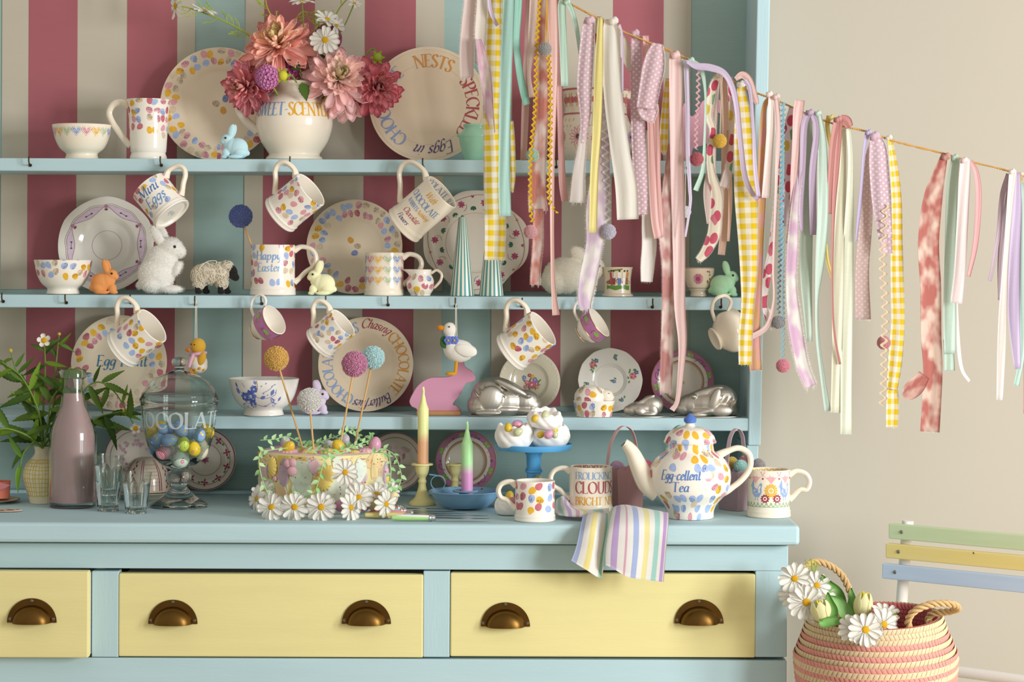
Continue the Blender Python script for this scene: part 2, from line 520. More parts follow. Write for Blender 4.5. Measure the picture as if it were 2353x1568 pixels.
# striped panels pinned to the backboard, bay by bay
pink = paint('#a9626a', 0.10, 0.12, (3, 3, 40)); cream = paint('#c3baa8', 0.07, 0.12, (3, 3, 40))
bays = ((-60, 366, Z_T + 0.002), (402, 660, Z_M + 0.007), (706, 936, Z_L + 0.008))
stripes = ((2, 63, 0), (63, 175, 1), (175, 289, 0), (289, 404, 1), (404, 445, 0), (561, 604, 0), (604, 720, 1), (720, 835, 0), (835, 952, 1),
           (952, 1017, 0), (1131, 1174, 0), (1174, 1290, 1), (1290, 1405, 0), (1405, 1521, 1), (1521, 1584, 0))
for k, (y0, y1, zb) in enumerate(bays):
    for i, (a, b, s) in enumerate(stripes):
        ztop = P(600, y0, D_B).z if k == 0 else (Z_T - sh if k == 1 else Z_M - sh)
        a_ = P(a + (k - 1) * -1.5, 600, D_B).x; b_ = P(b + (k - 1) * -1.5, 600, D_B).x
        dpart(MB().box((a_, D_B - 0.002 - 0.0004 * (s == 1), zb + 0.002 * R.random()), (b_, D_B, ztop)), 'stripe_panel', pink if s else cream, 0)
# lower cabinet: rails and stiles around the three drawers
def rect(x0, y0, x1, y1, name, d0, d1, mat, bw=0.0015):
    a = P(x0, y0, d0); b = P(x1, y1, d0)
    return dpart(MB().box((a.x, d0, b.z), (b.x, d1, a.z)), name, mat, bw)
yb = 1700
rect(-90, 1248, 1811, 1313, 'rail', D_C, D_C + 0.03, blue_h)
rect(-90, 1511, 1807, yb, 'rail', D_C, D_C + 0.03, blue_h)
rect(211, 1313, 272, 1511, 'stile', D_C, D_C + 0.03, blue_v)
rect(973, 1313, 1033, 1511, 'stile', D_C, D_C + 0.03, blue_v)
rect(1736, 1313, 1808, 1511, 'stile', D_C, D_C + 0.03, blue_v)
dpart(MB().box((P(1740, 1500, D_C).x, D_C + 0.03, 0.0), (P(1806, 1500, D_C).x, D_B, Z_W - 0.034)), 'side_panel', blue_v)
dpart(MB().box((XL, D_C + 0.2, 0.0), (P(1740, 1500, D_C).x, D_C + 0.22, Z_W - 0.034)), 'inner_board', matte('#1d1712', 0.9))
dpart(MB().box((XL, D_C + 0.01, 0.0), (P(1806, 1500, D_C).x, D_C + 0.2, P(600, yb, D_C).z)), 'plinth', blue_h)
yellow = paint('#e8dc9c', 0.12, 0.25, (4, 4, 50)); white_wood = paint('#e8e2da', 0.1, 0.2, (4, 4, 40))
brass = metal('#6d4f25', 0.36, 0.35, 30.0); screw_m = metal('#8a8072', 0.3, 0.2)
def cup_handle(w):
    """half-round cup pull: flat flange, domed cup, three slotted screws"""
    mb = MB(); hh = w * 0.49
    n = 28
    out = [(w / 2 * cos(pi * i / n), hh * sin(pi * i / n)) for i in range(n + 1)]
    mb.prism([(x, z) for x, z in out], -0.0025)
    rows = []
    for k, (s_, y_) in enumerate(((0.80, -0.002), (0.77, -0.007), (0.72, -0.013), (0.62, -0.019), (0.45, -0.0235), (0.22, -0.0255), (0.0, -0.026))):
        rows.append([(w / 2 * s_ * cos(pi * i / n) * 1.0, y_, max(0.0, hh * s_ * 0.90 * sin(pi * i / n)) + 0.0) for i in range(n + 1)])
    mb.grid(rows, flip=False)
    rows2 = [[(x * 0.94, y * 0.9 , z * 0.92) for x, y, z in r] for r in rows]
    mb.grid(rows2, flip=True)
    return mb.mesh('cup_handle', True, 50)
def screw_mesh():
    mb = MB()
    mb.lathe([(0.0001, 0.0015), (0.0022, 0.0013), (0.003, 0.0004), (0.003, -0.002)], 14, M=RX(90))
    mb.box((-0.0022, -0.0019, -0.00035), (0.0022, -0.0014, 0.00035), M=RY(35))
    return mb.mesh('screw')
CUP = None; SCREW = screw_mesh()
def drawer(x0, y0, x1, y1, proud, handles, name='drawer'):
    global CUP
    a = P(x0, y0, D_C); b = P(x1, y1, D_C); d = D_C - proud
    mb = MB().box((a.x, d, b.z), (b.x, d + 0.02, a.z))
    o = dpart(mb, name, yellow, 0.0025)
    bx = MB().box((a.x + 0.003, d + 0.02, b.z + 0.002), (b.x - 0.0015, D_C + 0.19, a.z - 0.006))
    k = bx.build('drawer_box', white_wood, o, smooth=False)
    for hx0, hx1, hy in handles:
        w = S(hx1 - hx0, D_C); p = P((hx0 + hx1) / 2, hy, d)
        if CUP is None: CUP = cup_handle(S(113, D_C))
        h = shared('cup_handle', CUP, brass, o, T(p))
        for q in ((-0.44 * w, 0.006), (0.44 * w, 0.006), (0.0, 0.445 * w)):
            s_ = shared('screw', SCREW, screw_m, o, T(p.x + q[0], p.y - 0.0026, p.z + q[1]) @ RY(R.uniform(0, 180)))
drawer(-85, 1307, 210, 1506, 0.028, [(18, 129, 1431)])
drawer(273, 1318, 972, 1512, 0.001, [(341, 454, 1434), (785, 899, 1434)])
drawer(1035, 1317, 1735, 1512, 0.001, [(1104, 1219, 1440), (1549, 1663, 1433)])
# L-shaped iron hooks screwed to the shelf edges
iron = metal('#4a3a28', 0.45, 0.3)
def hook(px, py, d=D_S, h=20):
    p = P(px, py, d); k = d / F
    pts = [(p.x, d + 0.004, p.z - 6 * k), (p.x, d - 0.010, p.z - 6 * k), (p.x + 0.0006, d - 0.0125, p.z - 4 * k), (p.x - 0.0003, d - 0.0130, p.z + 4 * k), (p.x, d - 0.0132, p.z + (h - 6) * k)]
    mb = MB().tube(pts, 0.0014, 8)
    mb.lathe([(0.0001, 0), (0.003, 0.0), (0.003, 0.001), (0.0001, 0.001)], 10, M=T(p.x, d - 0.001, p.z - 6 * k) @ RX(90))
    dpart(mb, 'hook', iron, 0)
for x, y in ((70, 374), (371, 374), (668, 374), (972, 378), (1278, 378), (1580, 380)): hook(x, y)
for x, y in ((8, 687), (153, 690), (302, 690), (450, 694), (602, 692), (750, 694), (892, 695), (1047, 698), (1200, 698), (1345, 698), (1499, 700), (1656, 700)): hook(x, y)
# ------------------------------------------------------------------ pen lettering (strokes with a broad nib)
# glyph: (advance, [stroke]); a stroke is "s:" straight or "c:" curved, then x,y pairs; cap height 1
CAPS = {
 'A': (.84, 's:0,0 .42,1|s:.42,1 .84,0|t:.15,.36 .68,.36'), 'B': (.64, 's:.1,0 .1,1|c:.1,1 .4,.97 .5,.77 .38,.56 .1,.53|c:.1,.53 .45,.5 .6,.27 .42,.03 .1,0'),
 'C': (.80, 'c:.76,.80 .62,.96 .42,1 .16,.84 .05,.5 .16,.16 .42,0 .62,.04 .78,.2'), 'D': (.84, 's:.1,0 .1,1|c:.1,1 .45,.98 .72,.8 .8,.5 .7,.2 .42,.03 .1,0'),
 'E': (.60, 's:.1,0 .1,1|t:.1,1 .52,1 .54,.9|t:.1,.52 .44,.52|t:.1,0 .55,0 .57,.12'), 'F': (.56, 's:.1,0 .1,1|t:.1,1 .52,1 .54,.9|t:.1,.52 .44,.52'),
 'G': (.86, 'c:.76,.80 .62,.96 .42,1 .16,.84 .05,.5 .16,.16 .42,0 .62,.03 .78,.12|t:.78,.1 .78,.42 .6,.42'), 'H': (.82, 's:.1,0 .1,1|s:.72,0 .72,1|t:.1,.52 .72,.52'),
 'I': (.26, 's:.13,0 .13,1'), 'K': (.74, 's:.1,0 .1,1|s:.66,1 .12,.48|c:.28,.62 .5,.28 .8,-.02'), 'L': (.58, 's:.1,0 .1,1|t:.1,0 .54,0 .57,.14'),
 'M': (1.0, 's:.12,0 .16,1|s:.16,1 .5,.1|s:.5,.1 .84,1|s:.84,1 .9,0'), 'N': (.86, 's:.12,0 .12,1|s:.12,1 .76,0|s:.76,0 .76,1'),
 'O': (.92, 'c:.46,1 .16,.84 .06,.5 .16,.16 .46,0 .76,.16 .86,.5 .76,.84 .46,1'), 'P': (.6, 's:.1,0 .1,1|c:.1,1 .42,.97 .54,.74 .4,.5 .1,.46'),
 'R': (.70, 's:.1,0 .1,1|c:.1,1 .42,.97 .54,.75 .4,.54 .12,.5|c:.3,.5 .48,.22 .76,-.02'), 'S': (.54, 'c:.46,.86 .36,.98 .22,1 .08,.86 .1,.68 .28,.52 .46,.36 .48,.14 .32,0 .14,.02 .04,.18'),
 'T': (.74, 's:.37,0 .37,1|t:.04,.9 .05,1 .69,1 .70,.9'), 'U': (.80, 'c:.12,1 .12,.4 .18,.1 .4,0 .62,.1 .68,.4 .68,1|t:.02,1 .22,1|t:.6,1 .78,1'),
 'V': (.8, 's:.02,1 .4,0|s:.4,0 .78,1'), 'W': (1.15, 's:.04,1 .32,0|s:.32,0 .58,1|s:.58,1 .84,0|s:.84,0 1.1,1'), 'X': (.8, 's:.05,1 .75,0|s:.05,0 .75,1'), 'Y': (.74, 's:.02,1 .37,.5|s:.72,1 .37,.5|s:.37,.5 .37,0'),
}
LOWER = {
 'a': (.50, 'c:.42,.56 .22,.6 .06,.36 .1,.06 .26,.04 .42,.34|c:.44,.6 .4,.2 .44,.02 .54,.08'), 'b': (.52, 'c:.1,1 .1,.4 .12,.1 .28,.0 .46,.22 .42,.52 .26,.58 .12,.36'),
 'c': (.42, 'c:.38,.5 .24,.6 .06,.4 .08,.1 .22,.0 .4,.12'), 'd': (.52, 'c:.42,.56 .22,.6 .06,.36 .1,.06 .26,.04 .42,.34|c:.46,1 .42,.2 .46,.02 .56,.08'), 'e': (.42, 'c:.1,.28 .3,.34 .38,.48 .24,.6 .08,.4 .08,.12 .22,.0 .4,.12'),
 'f': (.36, 'c:.44,.96 .32,1 .22,.8 .18,.2 .1,-.2 .0,-.24|t:.06,.56 .36,.56'), 'g': (.50, 'c:.42,.56 .22,.6 .06,.38 .1,.12 .26,.1 .42,.36|c:.46,.6 .4,.1 .34,-.24 .16,-.34 .02,-.22'),
 'h': (.54, 'c:.12,1 .1,.5 .08,0|c:.1,.32 .28,.58 .42,.5 .40,.16 .46,.0 .56,.08'), 'i': (.26, 'c:.14,.58 .1,.2 .14,.0 .26,.08|t:.15,.80 .17,.84'),
 'l': (.26, 'c:.14,1 .1,.3 .14,.0 .26,.08'), 'n': (.54, 'c:.1,.58 .08,.3 .08,0|c:.1,.32 .28,.58 .42,.5 .40,.16 .46,.0 .56,.08'), 'm': (.8, 'c:.1,.58 .08,.3 .08,0|c:.1,.32 .26,.58 .36,.5 .36,0|c:.38,.32 .54,.58 .66,.5 .64,.16 .7,.0 .8,.08'),
 'o': (.48, 'c:.26,.6 .1,.48 .06,.24 .16,.02 .3,.02 .44,.24 .42,.5 .26,.6'), 'p': (.54, 'c:.12,.6 .1,.1 .06,-.38|c:.12,.34 .26,.58 .44,.5 .46,.2 .3,.0 .12,.1'), 'r': (.40, 'c:.1,.58 .08,.3 .08,0|c:.1,.34 .22,.56 .38,.54'),
 's': (.38, 'c:.34,.52 .22,.6 .1,.5 .14,.36 .28,.26 .3,.1 .16,.0 .04,.08'), 't': (.34, 'c:.18,.86 .14,.3 .16,.04 .26,.0 .34,.1|t:.02,.58 .34,.6'), 'u': (.54, 'c:.1,.58 .06,.2 .14,.02 .28,.06 .42,.36|c:.44,.58 .4,.2 .44,.02 .54,.08'),
 'w': (.7, 'c:.06,.56 .1,.1 .2,.02 .34,.2 .36,.56|c:.36,.56 .38,.1 .5,.02 .64,.2 .62,.58'), 'x': (.5, 'c:.08,.58 .26,.28 .48,.0|t:.44,.58 .06,.0'), 'y': (.5, 'c:.08,.58 .08,.2 .2,.04 .42,.36|c:.44,.6 .38,.0 .28,-.3 .06,-.32'),
}
MARKS = {'-': (.4, 't:.06,.40 .34,.44'), '.': (.3, 't:.13,.48 .17,.52'), "'": (.2, 't:.1,1 .08,.84'), ' ': (.36, ''), '&': (.8, 'c:.74,.0 .4,.4 .2,.72 .3,.98 .46,.84 .3,.56 .08,.26 .24,.0 .5,.06 .7,.42')}

def lettering(mb, s, f, h, u0=0.0, v0=0.0, col=None, thick=0.15, thin=0.045, slant=0.0, align='c', serif=True, gap=0.06, squeeze=1.0, swash=0.0, up=1.0):
    """write s on the surface map f(u, v): cap height h, baseline v0, centred on u0. Returns its width"""
    def gl(ch):
        return CAPS.get(ch) or LOWER.get(ch) or MARKS.get(ch) or MARKS[' ']
    W = sum(gl(c)[0] * squeeze + gap for c in s) - gap
    x = u0 / h - (W / 2 if align == 'c' else 0)
    nib = radians(14 if serif else 32)
    for ch in s:
        adv, g = gl(ch)
        for st in g.split('|'):
            if not st: continue
            kind, body = st.split(':')
            pts = [tuple(float(q) for q in p.split(',')) for p in body.split()]
            if kind == 'c': pts = catmull(pts, 4)
            elif kind == 's':
                (ax, ay), (bx, by) = pts; pts = [(ax + (bx - ax) * i / 4, ay + (by - ay) * i / 4) for i in range(5)]
                if serif and ch in CAPS:
                    for ex, ey in ((ax, ay), (bx, by)):
                        if (abs(ey) < .02 or abs(ey - 1) < .02) and not (ch in 'AMNVW' and ((ch in 'AM' and ey > .5 and ch == 'A') or (ch in 'VW' and ey < .5))):
                            stroke(mb, [(ex - .12, ey), (ex, ey + (.012 if ey < .5 else -.012)), (ex + .12, ey)], f, h, x, v0, col, thin, thin, nib, slant, squeeze, up)
            k = (thick, thin) if kind != 't' else (thin * 1.25, thin)
            if ch in CAPS and kind == 's':
                (ax, ay), (bx, by) = pts[0], pts[-1]
                dx = (bx - ax) * (1 if by > ay else -1)
                if abs(dx) > .15 and dx > 0 or (ch == 'N' and abs(dx) < .05) or (ch == 'M' and ax < .2 and bx < .2): k = (thin * 1.4, thin)
            stroke(mb, pts, f, h, x, v0, col, k[0], k[1], nib, slant, squeeze, up)
        if swash and ch in CAPS and ch == s[0]:
            stroke(mb, catmull([(.15, 1.0), (-.1, 1.12), (-.22, .92), (-.08, .8)], 4), f, h, x, v0, col, thick * .7, thin, nib, slant, squeeze, up)
        x += adv * squeeze + gap
    if swash:
        stroke(mb, catmull([(-.1, .08), (.14, .0), (.3, -.16), (.1, -.3), (-.3, -.22)], 4), f, h, x - .1, v0, col, thick * .6, thin, nib, slant, 1, up)
    return W * h

def stroke(mb, pts, f, h, x, v0, col, thick, thin, nib, slant, squeeze, up=1.0):
    L = []; Rr = []; n = len(pts)
    pts = [((p[0] * squeeze + slant * p[1] + x) * h, p[1] * h) for p in pts]
    for i, p in enumerate(pts):
        a = pts[max(i - 1, 0)]; b = pts[min(i + 1, n - 1)]
        dx, dy = b[0] - a[0], b[1] - a[1]; d = sqrt(dx * dx + dy * dy) or 1e-9
        nx, ny = -dy / d, dx / d
        wd = h * 0.5 * max(thin, thick * abs(nx * cos(nib) + ny * sin(nib)))
        L.append(f(p[0] + nx * wd, v0 + up * (p[1] + ny * wd))); Rr.append(f(p[0] - nx * wd, v0 + up * (p[1] - ny * wd)))
    mb.grid([L, Rr], col, flip=up > 0)

def blot(mb, f, pts, u0=0.0, v0=0.0, sc=1.0, rot=0.0, col=None):
    """a filled patch of print: outline pts round (0, 0), as a fan"""
    c, s = cos(rot), sin(rot)
    q = [f(u0 + sc * (x * c - y * s), v0 + sc * (x * s + y * c)) for x, y in pts]
    ctr = f(u0, v0); n = len(q)
    mb.add([ctr] + q, [[0, 1 + i, 1 + (i + 1) % n] for i in range(n)], col)
def line(mb, f, pts, wd, col, curve=True, k=5):
    """a painted line of width wd metres along (u, v) points"""
    if curve and len(pts) > 2: pts = catmull(pts, k)
    stroke(mb, pts, f, 1.0, 0, 0, col, wd, wd, 0, 0, 1.0)
def ell(a, b, n=12): return [(a * cos(2 * pi * i / n), b * sin(2 * pi * i / n)) for i in range(n)]
def drop(a, b, n=10):
    """leaf or petal outline, root at the origin, length b"""
    return [(a * sin(pi * t) * (1 - .25 * t) * sg, b * t) for sg, ts in ((1, [i / n for i in range(n + 1)]), (-1, [1 - i / n for i in range(1, n)])) for t in ts]
def heart(n=16): 
    return [(0.0625 * 16 * sin(t) ** 3 * .5, 0.0625 * .5 * (13 * cos(t) - 5 * cos(2 * t) - 2 * cos(3 * t) - cos(4 * t))) for t in [2 * pi * i / n for i in range(n)]]
EGGO = [(.38 * cos(t) * (1 - .18 * sin(t)), .48 * sin(t)) for t in [2 * pi * i / 16 for i in range(16)]]
def egg_blot(mb, f, u, v, sc, rot, col, dots=False):
    blot(mb, f, EGGO, u, v, sc, rot, col)
    if dots:
        g = lambda a, b: Vector(f(a, b)) 
        for k in range(9):
            a = R.uniform(0, 6.28); q = R.uniform(.1, .36)
            blot(mb, lambda a_, b_: lift(f, a_, b_), ell(.035, .045, 6), u + sc * q * cos(a), v + sc * q * sin(a) * 1.1, sc, 0, '#2c2530')
def lift(f, u, v, k=0.00015):
    p = Vector(f(u, v)); e = 0.0008
    n = (Vector(f(u + e, v)) - p).cross(Vector(f(u, v + e)) - p)
    return p + n.normalized() * k if n.length > 1e-14 else p
# ------------------------------------------------------------------ china
CREAM = '#f3e7d2'
BLUE_INK, OCHRE, ROSE, PLUM = '#7f9fc9', '#dfa42e', '#b5525a', '#5d4a78'
def ink(): return print_ink('att')
cream_g = glaze(CREAM)

def mug_prof(r, h, foot=True, flare=0.0):
    """outside then inside profile of a mug with a banded foot"""
    f = r * 1.06
    o = [(0.0001, 0.004), (f * .8, 0.004), (f * .86, 0.0005), (f - .001, 0.0), (f, 0.002), (f - .0006, h * .045), (f * .975, h * .10), (f * .985, h * .12), (r * 1.005, h * .155), (r, h * .19)] if foot else [(0.0001, .002), (r * .9, .002), (r * .97, 0.0), (r, .003)]
    b = len(o)
    o += [(r * (1 + flare * k), h * (.19 + .80 * k)) for k in (.2, .4, .6, .8, 1.0)]
    rr = r * (1 + flare)
    o += [(rr - .0004, h - .0005), (rr - .0018, h), (rr - .0032, h - .001)]
    o += [(r * (1 + flare * k) - .0036, h * (.19 + .80 * k)) for k in (.8, .5, .2)] + [(r * .9, .010), (r * .6, .0075), (.0001, .007)]
    return o
def ear(r, h, top=.93, bot=.24, out=.46, w=.0058, dz=0.0, kick=True):
    """ear shaped handle in the x-z plane, on the +x side"""
    L = h * out
    pts = [(r - .002, h * top - .004), (r + L * .32, h * (top + .03)), (r + L * .8, h * (top - .03)), (r + L, h * (top - .19)), (r + L * .86, h * (top - .36)), (r + L * .5, h * (bot + .20)), (r + L * .18, h * (bot + .06)), (r - .001, h * bot)]
    pts = catmull(pts, 5)
    m = len(pts) - 1
    rs = [w * (1 + .5 * max(0, 1 - i / m * 7) + .45 * max(0, 1 - (m - i) / m * 6)) for i in range(m + 1)]
    return MB().tube([(x, 0, z) for x, z in pts], rs, 10, flat=.8)
def egg_spec(r, h, cell=.0164, lo=.22, hi=1.02, hole=None, seed=0):
    u0, u1, w0, w1 = hole or (9, 9, 9, 9)
    return egg_print(cell, h * lo, h * hi, u0, u1, w0, w1, seed)

def mug(label, M, r, h, mat, cat='mug', handle=None, seam=pi, name='mug', group=None, prof=None, w=.0058, hM=None, hmat=None, **kw):
    t = thing(name, label, cat, M, group)
    pr = prof or mug_prof(r, h)
    MB().lathe(pr, 56, Rref=r, seam=seam).build('body', mat, t)
    hb = handle if handle is not None else ear(r, h, w=w, **kw)
    hb.build('handle', hmat or cream_g, t, hM)
    return t, pr

# --- hanging or standing frames
def hung(base_px, rim_px, d, toward, up_px):
    """frame for a mug whose base centre / rim centre show at these pixels; toward = degrees the rim leans to the camera"""
    a = P(*base_px, d); b = P(*rim_px, d); v = b - a
    t = radians(toward); L = v.length
    A = v.normalized() * cos(t) + Vector((0, -1, 0)) * sin(t)
    H = P(*up_px, d) - (a + b) / 2
    h = L / cos(t)
    o = (a + b) / 2 - A * (h / 2)
    return frame(o, A, H), h

# standing egg mugs
def std(px, d, z, rot=0.0, px_base=True):
    return T(XZ(px, d, z)) @ RZ(rot)

def egg_mug_hung(label, base, rim, d, toward, up, rpx, front='y', seed=0, text=None):
    M, h = hung(base, rim, d, toward, up)
    r = S(rpx, d)
    hole = None
    if text: hole = (-.024, .026, h * .36, h * .86)
    t, pr = mug(label, M, r, h, egg_spec(r, h, .0164 * (r / .038), .22, 1.02, hole, seed), seam=0.0 if front == 'y' else pi, name='egg_mug', group='hanging mugs', out=.48)
    return t, pr, r, h

# 1 Mini Eggs mug
t, pr, r, h = egg_mug_hung("mug lettered Mini Eggs hanging from a top shelf hook", (398, 494), (341, 428), 3.943, -14, (408, 404), 45, '-y', 1, True)
mb = MB(); f = on_lathe(pr, .00025, 0.0, r)
lettering(mb, 'Mini', f, h * .27, -.002, h * .64, '#4a78b4', .17, .07, .25, serif=False)
lettering(mb, 'Eggs', f, h * .27, -.001, h * .33, '#6b96cb', .17, .07, .25, serif=False)
mb.build('lettering', ink(), t)
mb = MB(); g = lambda u, v: Vector((-u, v, .0037))
for k in range(4): lettering(mb, 'made in'[:5 + k % 3], lambda u, v: Vector((-u, v, -.0001 + .0038)), .0035, 0, .008 - .006 * k, '#7b98a8', .16, .08, .3, serif=False)
mb.build('base_mark', ink(), t)
# 2, 3 and the lower row
egg_mug_hung("egg print mug hanging under the jug of flowers", (641, 495), (716, 436), 3.943, 17, (655, 400), 46, 'y', 2)
M, h = hung((926, 519), (1018, 441), 3.943, 15, (960, 404)); r = S(47, 3.943)
pr = mug_prof(r, h)
t, pr = mug("tall cream mug lettered With Chocolate Rabbits hanging by its handle", M, r, h, cream_g, seam=0.0, name='lettered_mug', group='hanging mugs', out=.50)
f = on_lathe(pr, .00025, pi, r); mb = MB()
for s_, v_, hh, c_, k in (('With', .80, .15, OCHRE, 1), ('CHOCOLATE', .61, .155, BLUE_INK, 0), ('RABBITS', .47, .10, BLUE_INK, 0), ('Nibbling', .47, .105, OCHRE, 1), ('Chocolate', .30, .135, ROSE, 1), ('Flowers', .15, .12, PLUM, 1)):
    u_ = {'RABBITS': -.012, 'Nibbling': .017, 'With': .002, 'Flowers': -.004}.get(s_, .002)
    lettering(mb, s_, f, h * hh * .82, u_, h * v_, c_, .16, .05, .35 if k else 0, serif=not k, gap=.03, squeeze=.80 if s_ == 'CHOCOLATE' else .8)
mb.build('lettering', ink(), t)
mb2 = MB(); lettering(mb2, 'CHOCOLATE RABBITS', lambda u, v: Vector(((r - .0041) * sin(-u / r + 0.15), -(r - .0041) * cos(-u / r + 0.15), v)), h * .12, .0, h * .83, BLUE_INK)
mb2.build('rim_lettering', ink(), t)
egg_mug_hung("egg print mug hanging in front of the Egg Hunt plate", (277, 805), (352, 748), 3.943, 16, (290, 716), 47, 'y', 4)
egg_mug_hung("egg print mug hanging over the lavender pompom pick", (731, 791), (790, 741), 3.943, 16, (738, 716), 39, 'y', 5)
egg_mug_hung("egg print mug hanging over the large tin rabbit mould", (1172, 812), (1248, 754), 3.943, 17, (1186, 722), 47, 'y', 6)

# pink banded tea cups on hooks
gold = metal('#b98a3c', 0.25, 0.15)
def ringh(r, h, w=.0026):
    pts = catmull([(r - .002, h * .80), (r + h * .22, h * 1.04), (r + h * .48, h * .92), (r + h * .50, h * .58), (r + h * .26, h * .34), (r * .80, h * .28)], 6)
    return MB().tube([(x, 0, z) for x, z in pts], w, 8)
def teacup(label, base, rim, d, toward, up, rpx):
    M, h = hung(base, rim, d, toward, up); r = S(rpx, d)
    o = [(.0001, .003), (r * .44, .003), (r * .50, .0), (r * .53, .002), (r * .50, h * .09), (r * .60, h * .16), (r * .80, h * .30), (r * .93, h * .50), (r * .98, h * .7), (r * .99, h * .85), (r, h), (r - .0015, h + .0003), (r * .96, h * .85), (r * .9, h * .5), (r * .76, h * .3), (r * .5, h * .16), (.0001, h * .14)]
    o2 = [o[0]] + catmull(o[3:11], 3) + o[11:]
    t = thing('tea_cup', label, 'cup', M, 'hanging china')
    white = glaze('#f6efe4')
    MB().lathe(o2, 48, seam=0.0).build('body', white, t)
    ringh(r, h).build('handle', white, t)
    f = on_lathe(o2, .00025, pi, r)
    mb = MB(); n = 48
    mb.grid([[f(2 * pi * r * j / n, h * k) for j in range(n)] for k in (.50, .62, .74, .86, .965)], '#b875a4', True, flip=True)
    for k in range(4):
        u = (k - 1.5) * r * 1.2
        f2 = lambda a, b: lift(f, a, b, .0004)
        for a in (-.9, -.4, .3, .9): blot(mb, f2, drop(.0025, .009), u, h * .7, 1, a, '#8fb35a')
        line(mb, f2, [(u, h * .7), (u + .006, h * .62), (u + .011, h * .66), (u + .009, h * .74), (u + .014, h * .8)], .0008, '#b98a3c')
        line(mb, f2, [(u - .008, h * .84), (u - .010, h * .74), (u - .007, h * .66)], .0009, '#7c4a5c')
    mb.build('pink_band', print_ink('att'), t)
    mb = MB()
    for v in (.49, .975): mb.tube([f(2 * pi * r * j / n, h * v) for j in range(n + 1)], .0006, 5)
    mb.tube([f(2 * pi * r * j / n, h * .03 + .002) for j in range(n + 1)], .0007, 5)
    mb.build('gilding', gold, t)
    return t
teacup('small pink banded tea cup hanging left of the egg mugs, over the yellow pompom pick', (583, 765), (632, 735), 3.943, 26, (600, 700), 37)
teacup('small pink banded tea cup hanging beneath a frayed white ribbon tail', (1333, 771), (1377, 741), 3.943, 18, (1342, 702), 38)

# cream creamer jug on the last hook
def creamer():
    d = 3.943; M, h = hung((1640, 780), (1702, 752), d, -16, (1652, 700)); h = S(72, d); r = S(50, d)
    t = thing('creamer_jug', 'plain cream milk jug with a lilac sprig hanging on the last hook', 'jug', M)
    o = [(.0001, .004), (r * .46, .004), (r * .52, .0), (r * .55, .003), (r * .44, h * .1), (r * .62, h * .2), (r * .92, h * .42), (r * .98, h * .62), (r * .9, h * .86), (r * .92, h), (r * .89, h), (r * .87, h * .86), (r * .93, h * .6), (r * .85, h * .4), (.0001, h * .18)]
    o = [o[0], o[1]] + catmull(o[2:10], 3) + o[10:]
    def wob(a, i):
        z = o[i][1] / h
        return 1 + .55 * max(0, z - .55) ** 1.2 * max(0, cos((a + pi / 2) % (2 * pi) if (a + pi / 2) % (2 * pi) < pi else 2 * pi - (a + pi / 2) % (2 * pi))) ** 3
    m = glaze('#efe4cf'); MB().lathe(o, 48, wob=wob, seam=0.0).build('body', m, t)
    ringh(r * .93, h, .0034).build('handle', m, t)
    mb = MB(); f = on_lathe(o, .0006, pi - .1, r)
    f = on_lathe(o, .0006, -.15, r)
    for k in range(5): blot(mb, f, ell(.0024, .002), -.004 + .003 * k, h * (.76 - .07 * k), 1, 0, '#8a7aa8' if k % 2 else '#6d9148')
    for k in range(4): blot(mb, f, drop(.0022, .007), -.003 + .003 * k, h * (.76 - .07 * k), 1, 1.2 - .8 * k, '#4e6b3a')
    mb.build('sprig_print', ink(), t)
creamer()

# standing mugs
def stand_mug(label, px, d, z, rpx, hpx, rot, mat=None, hole=None, seed=0, cell=.0164, name='egg_mug', flare=0.0, **kw):
    r, h = S(rpx, d), S(hpx, d)
    pr = mug_prof(r, h, flare=flare)
    mat = mat or egg_spec(r, h, cell, .20, 1.02, hole, seed)
    t, pr = mug(label, std(px, d, z), r, h, mat, name=name, prof=pr, hM=RZ(rot), **kw)
    return t, pr, r, h
def tall_mug():
    d = 4.039; r, h = S(45, d), S(138, d)
    t = thing('egg_mug', 'tall egg print mug on the top shelf beside the bowl of hearts', 'mug', std(341, d, Z_T))
    o = [(.0001, .003), (r * .8, .003), (r * .92, .0), (r * .945, .003), (r * .93, h * .05), (r * .86, h * .115), (r * .90, h * .13), (r * .92, h * .2), (r * .96, h * .45), (r * 1.0, h * .7), (r * 1.08, h * .95), (r * 1.13, h), (r * 1.10, h + .0006), (r * 1.06, h * .96), (r * .9, h * .4), (r * .8, h * .14), (.0001, h * .13)]
    MB().lathe(o, 56, Rref=r).build('body', egg_print(.0160, h * .40, h * 1.05, 9, 9, 9, 9, 7), t)
    pts = catmull([(r * .99, h * .90), (r * 1.35, h * .955), (r * 1.75, h * .93), (r * 2.0, h * .80), (r * 1.9, h * .66), (r * 1.5, h * .46), (r * 1.05, h * .27), (r * .92, h * .235)], 5)
    MB().tube([(-x, 0, z) for x, z in pts], .0046, 10, flat=1.3).build('handle', cream_g, t)
tall_mug()
# Happy Easter
t, pr, r, h = stand_mug('mug lettered Happy Easter holding the blue pompom stick', 627, 4.012, Z_M, 50.5, 116, 0, None, (-.026, .026, .045 - .010, .075), 8, .0164, out=.42, bot=.26)
mb = MB(); f = on_lathe(pr, .00025, 0, r)
lettering(mb, 'Happy', f, h * .165, -.005, h * .70, '#7fa4d4', .16, .06, .06, serif=True); lettering(mb, 'Easter', f, h * .165, -.004, h * .47, '#8fb0da', .16, .06, .06, serif=True)
mb.build('lettering', ink(), t)
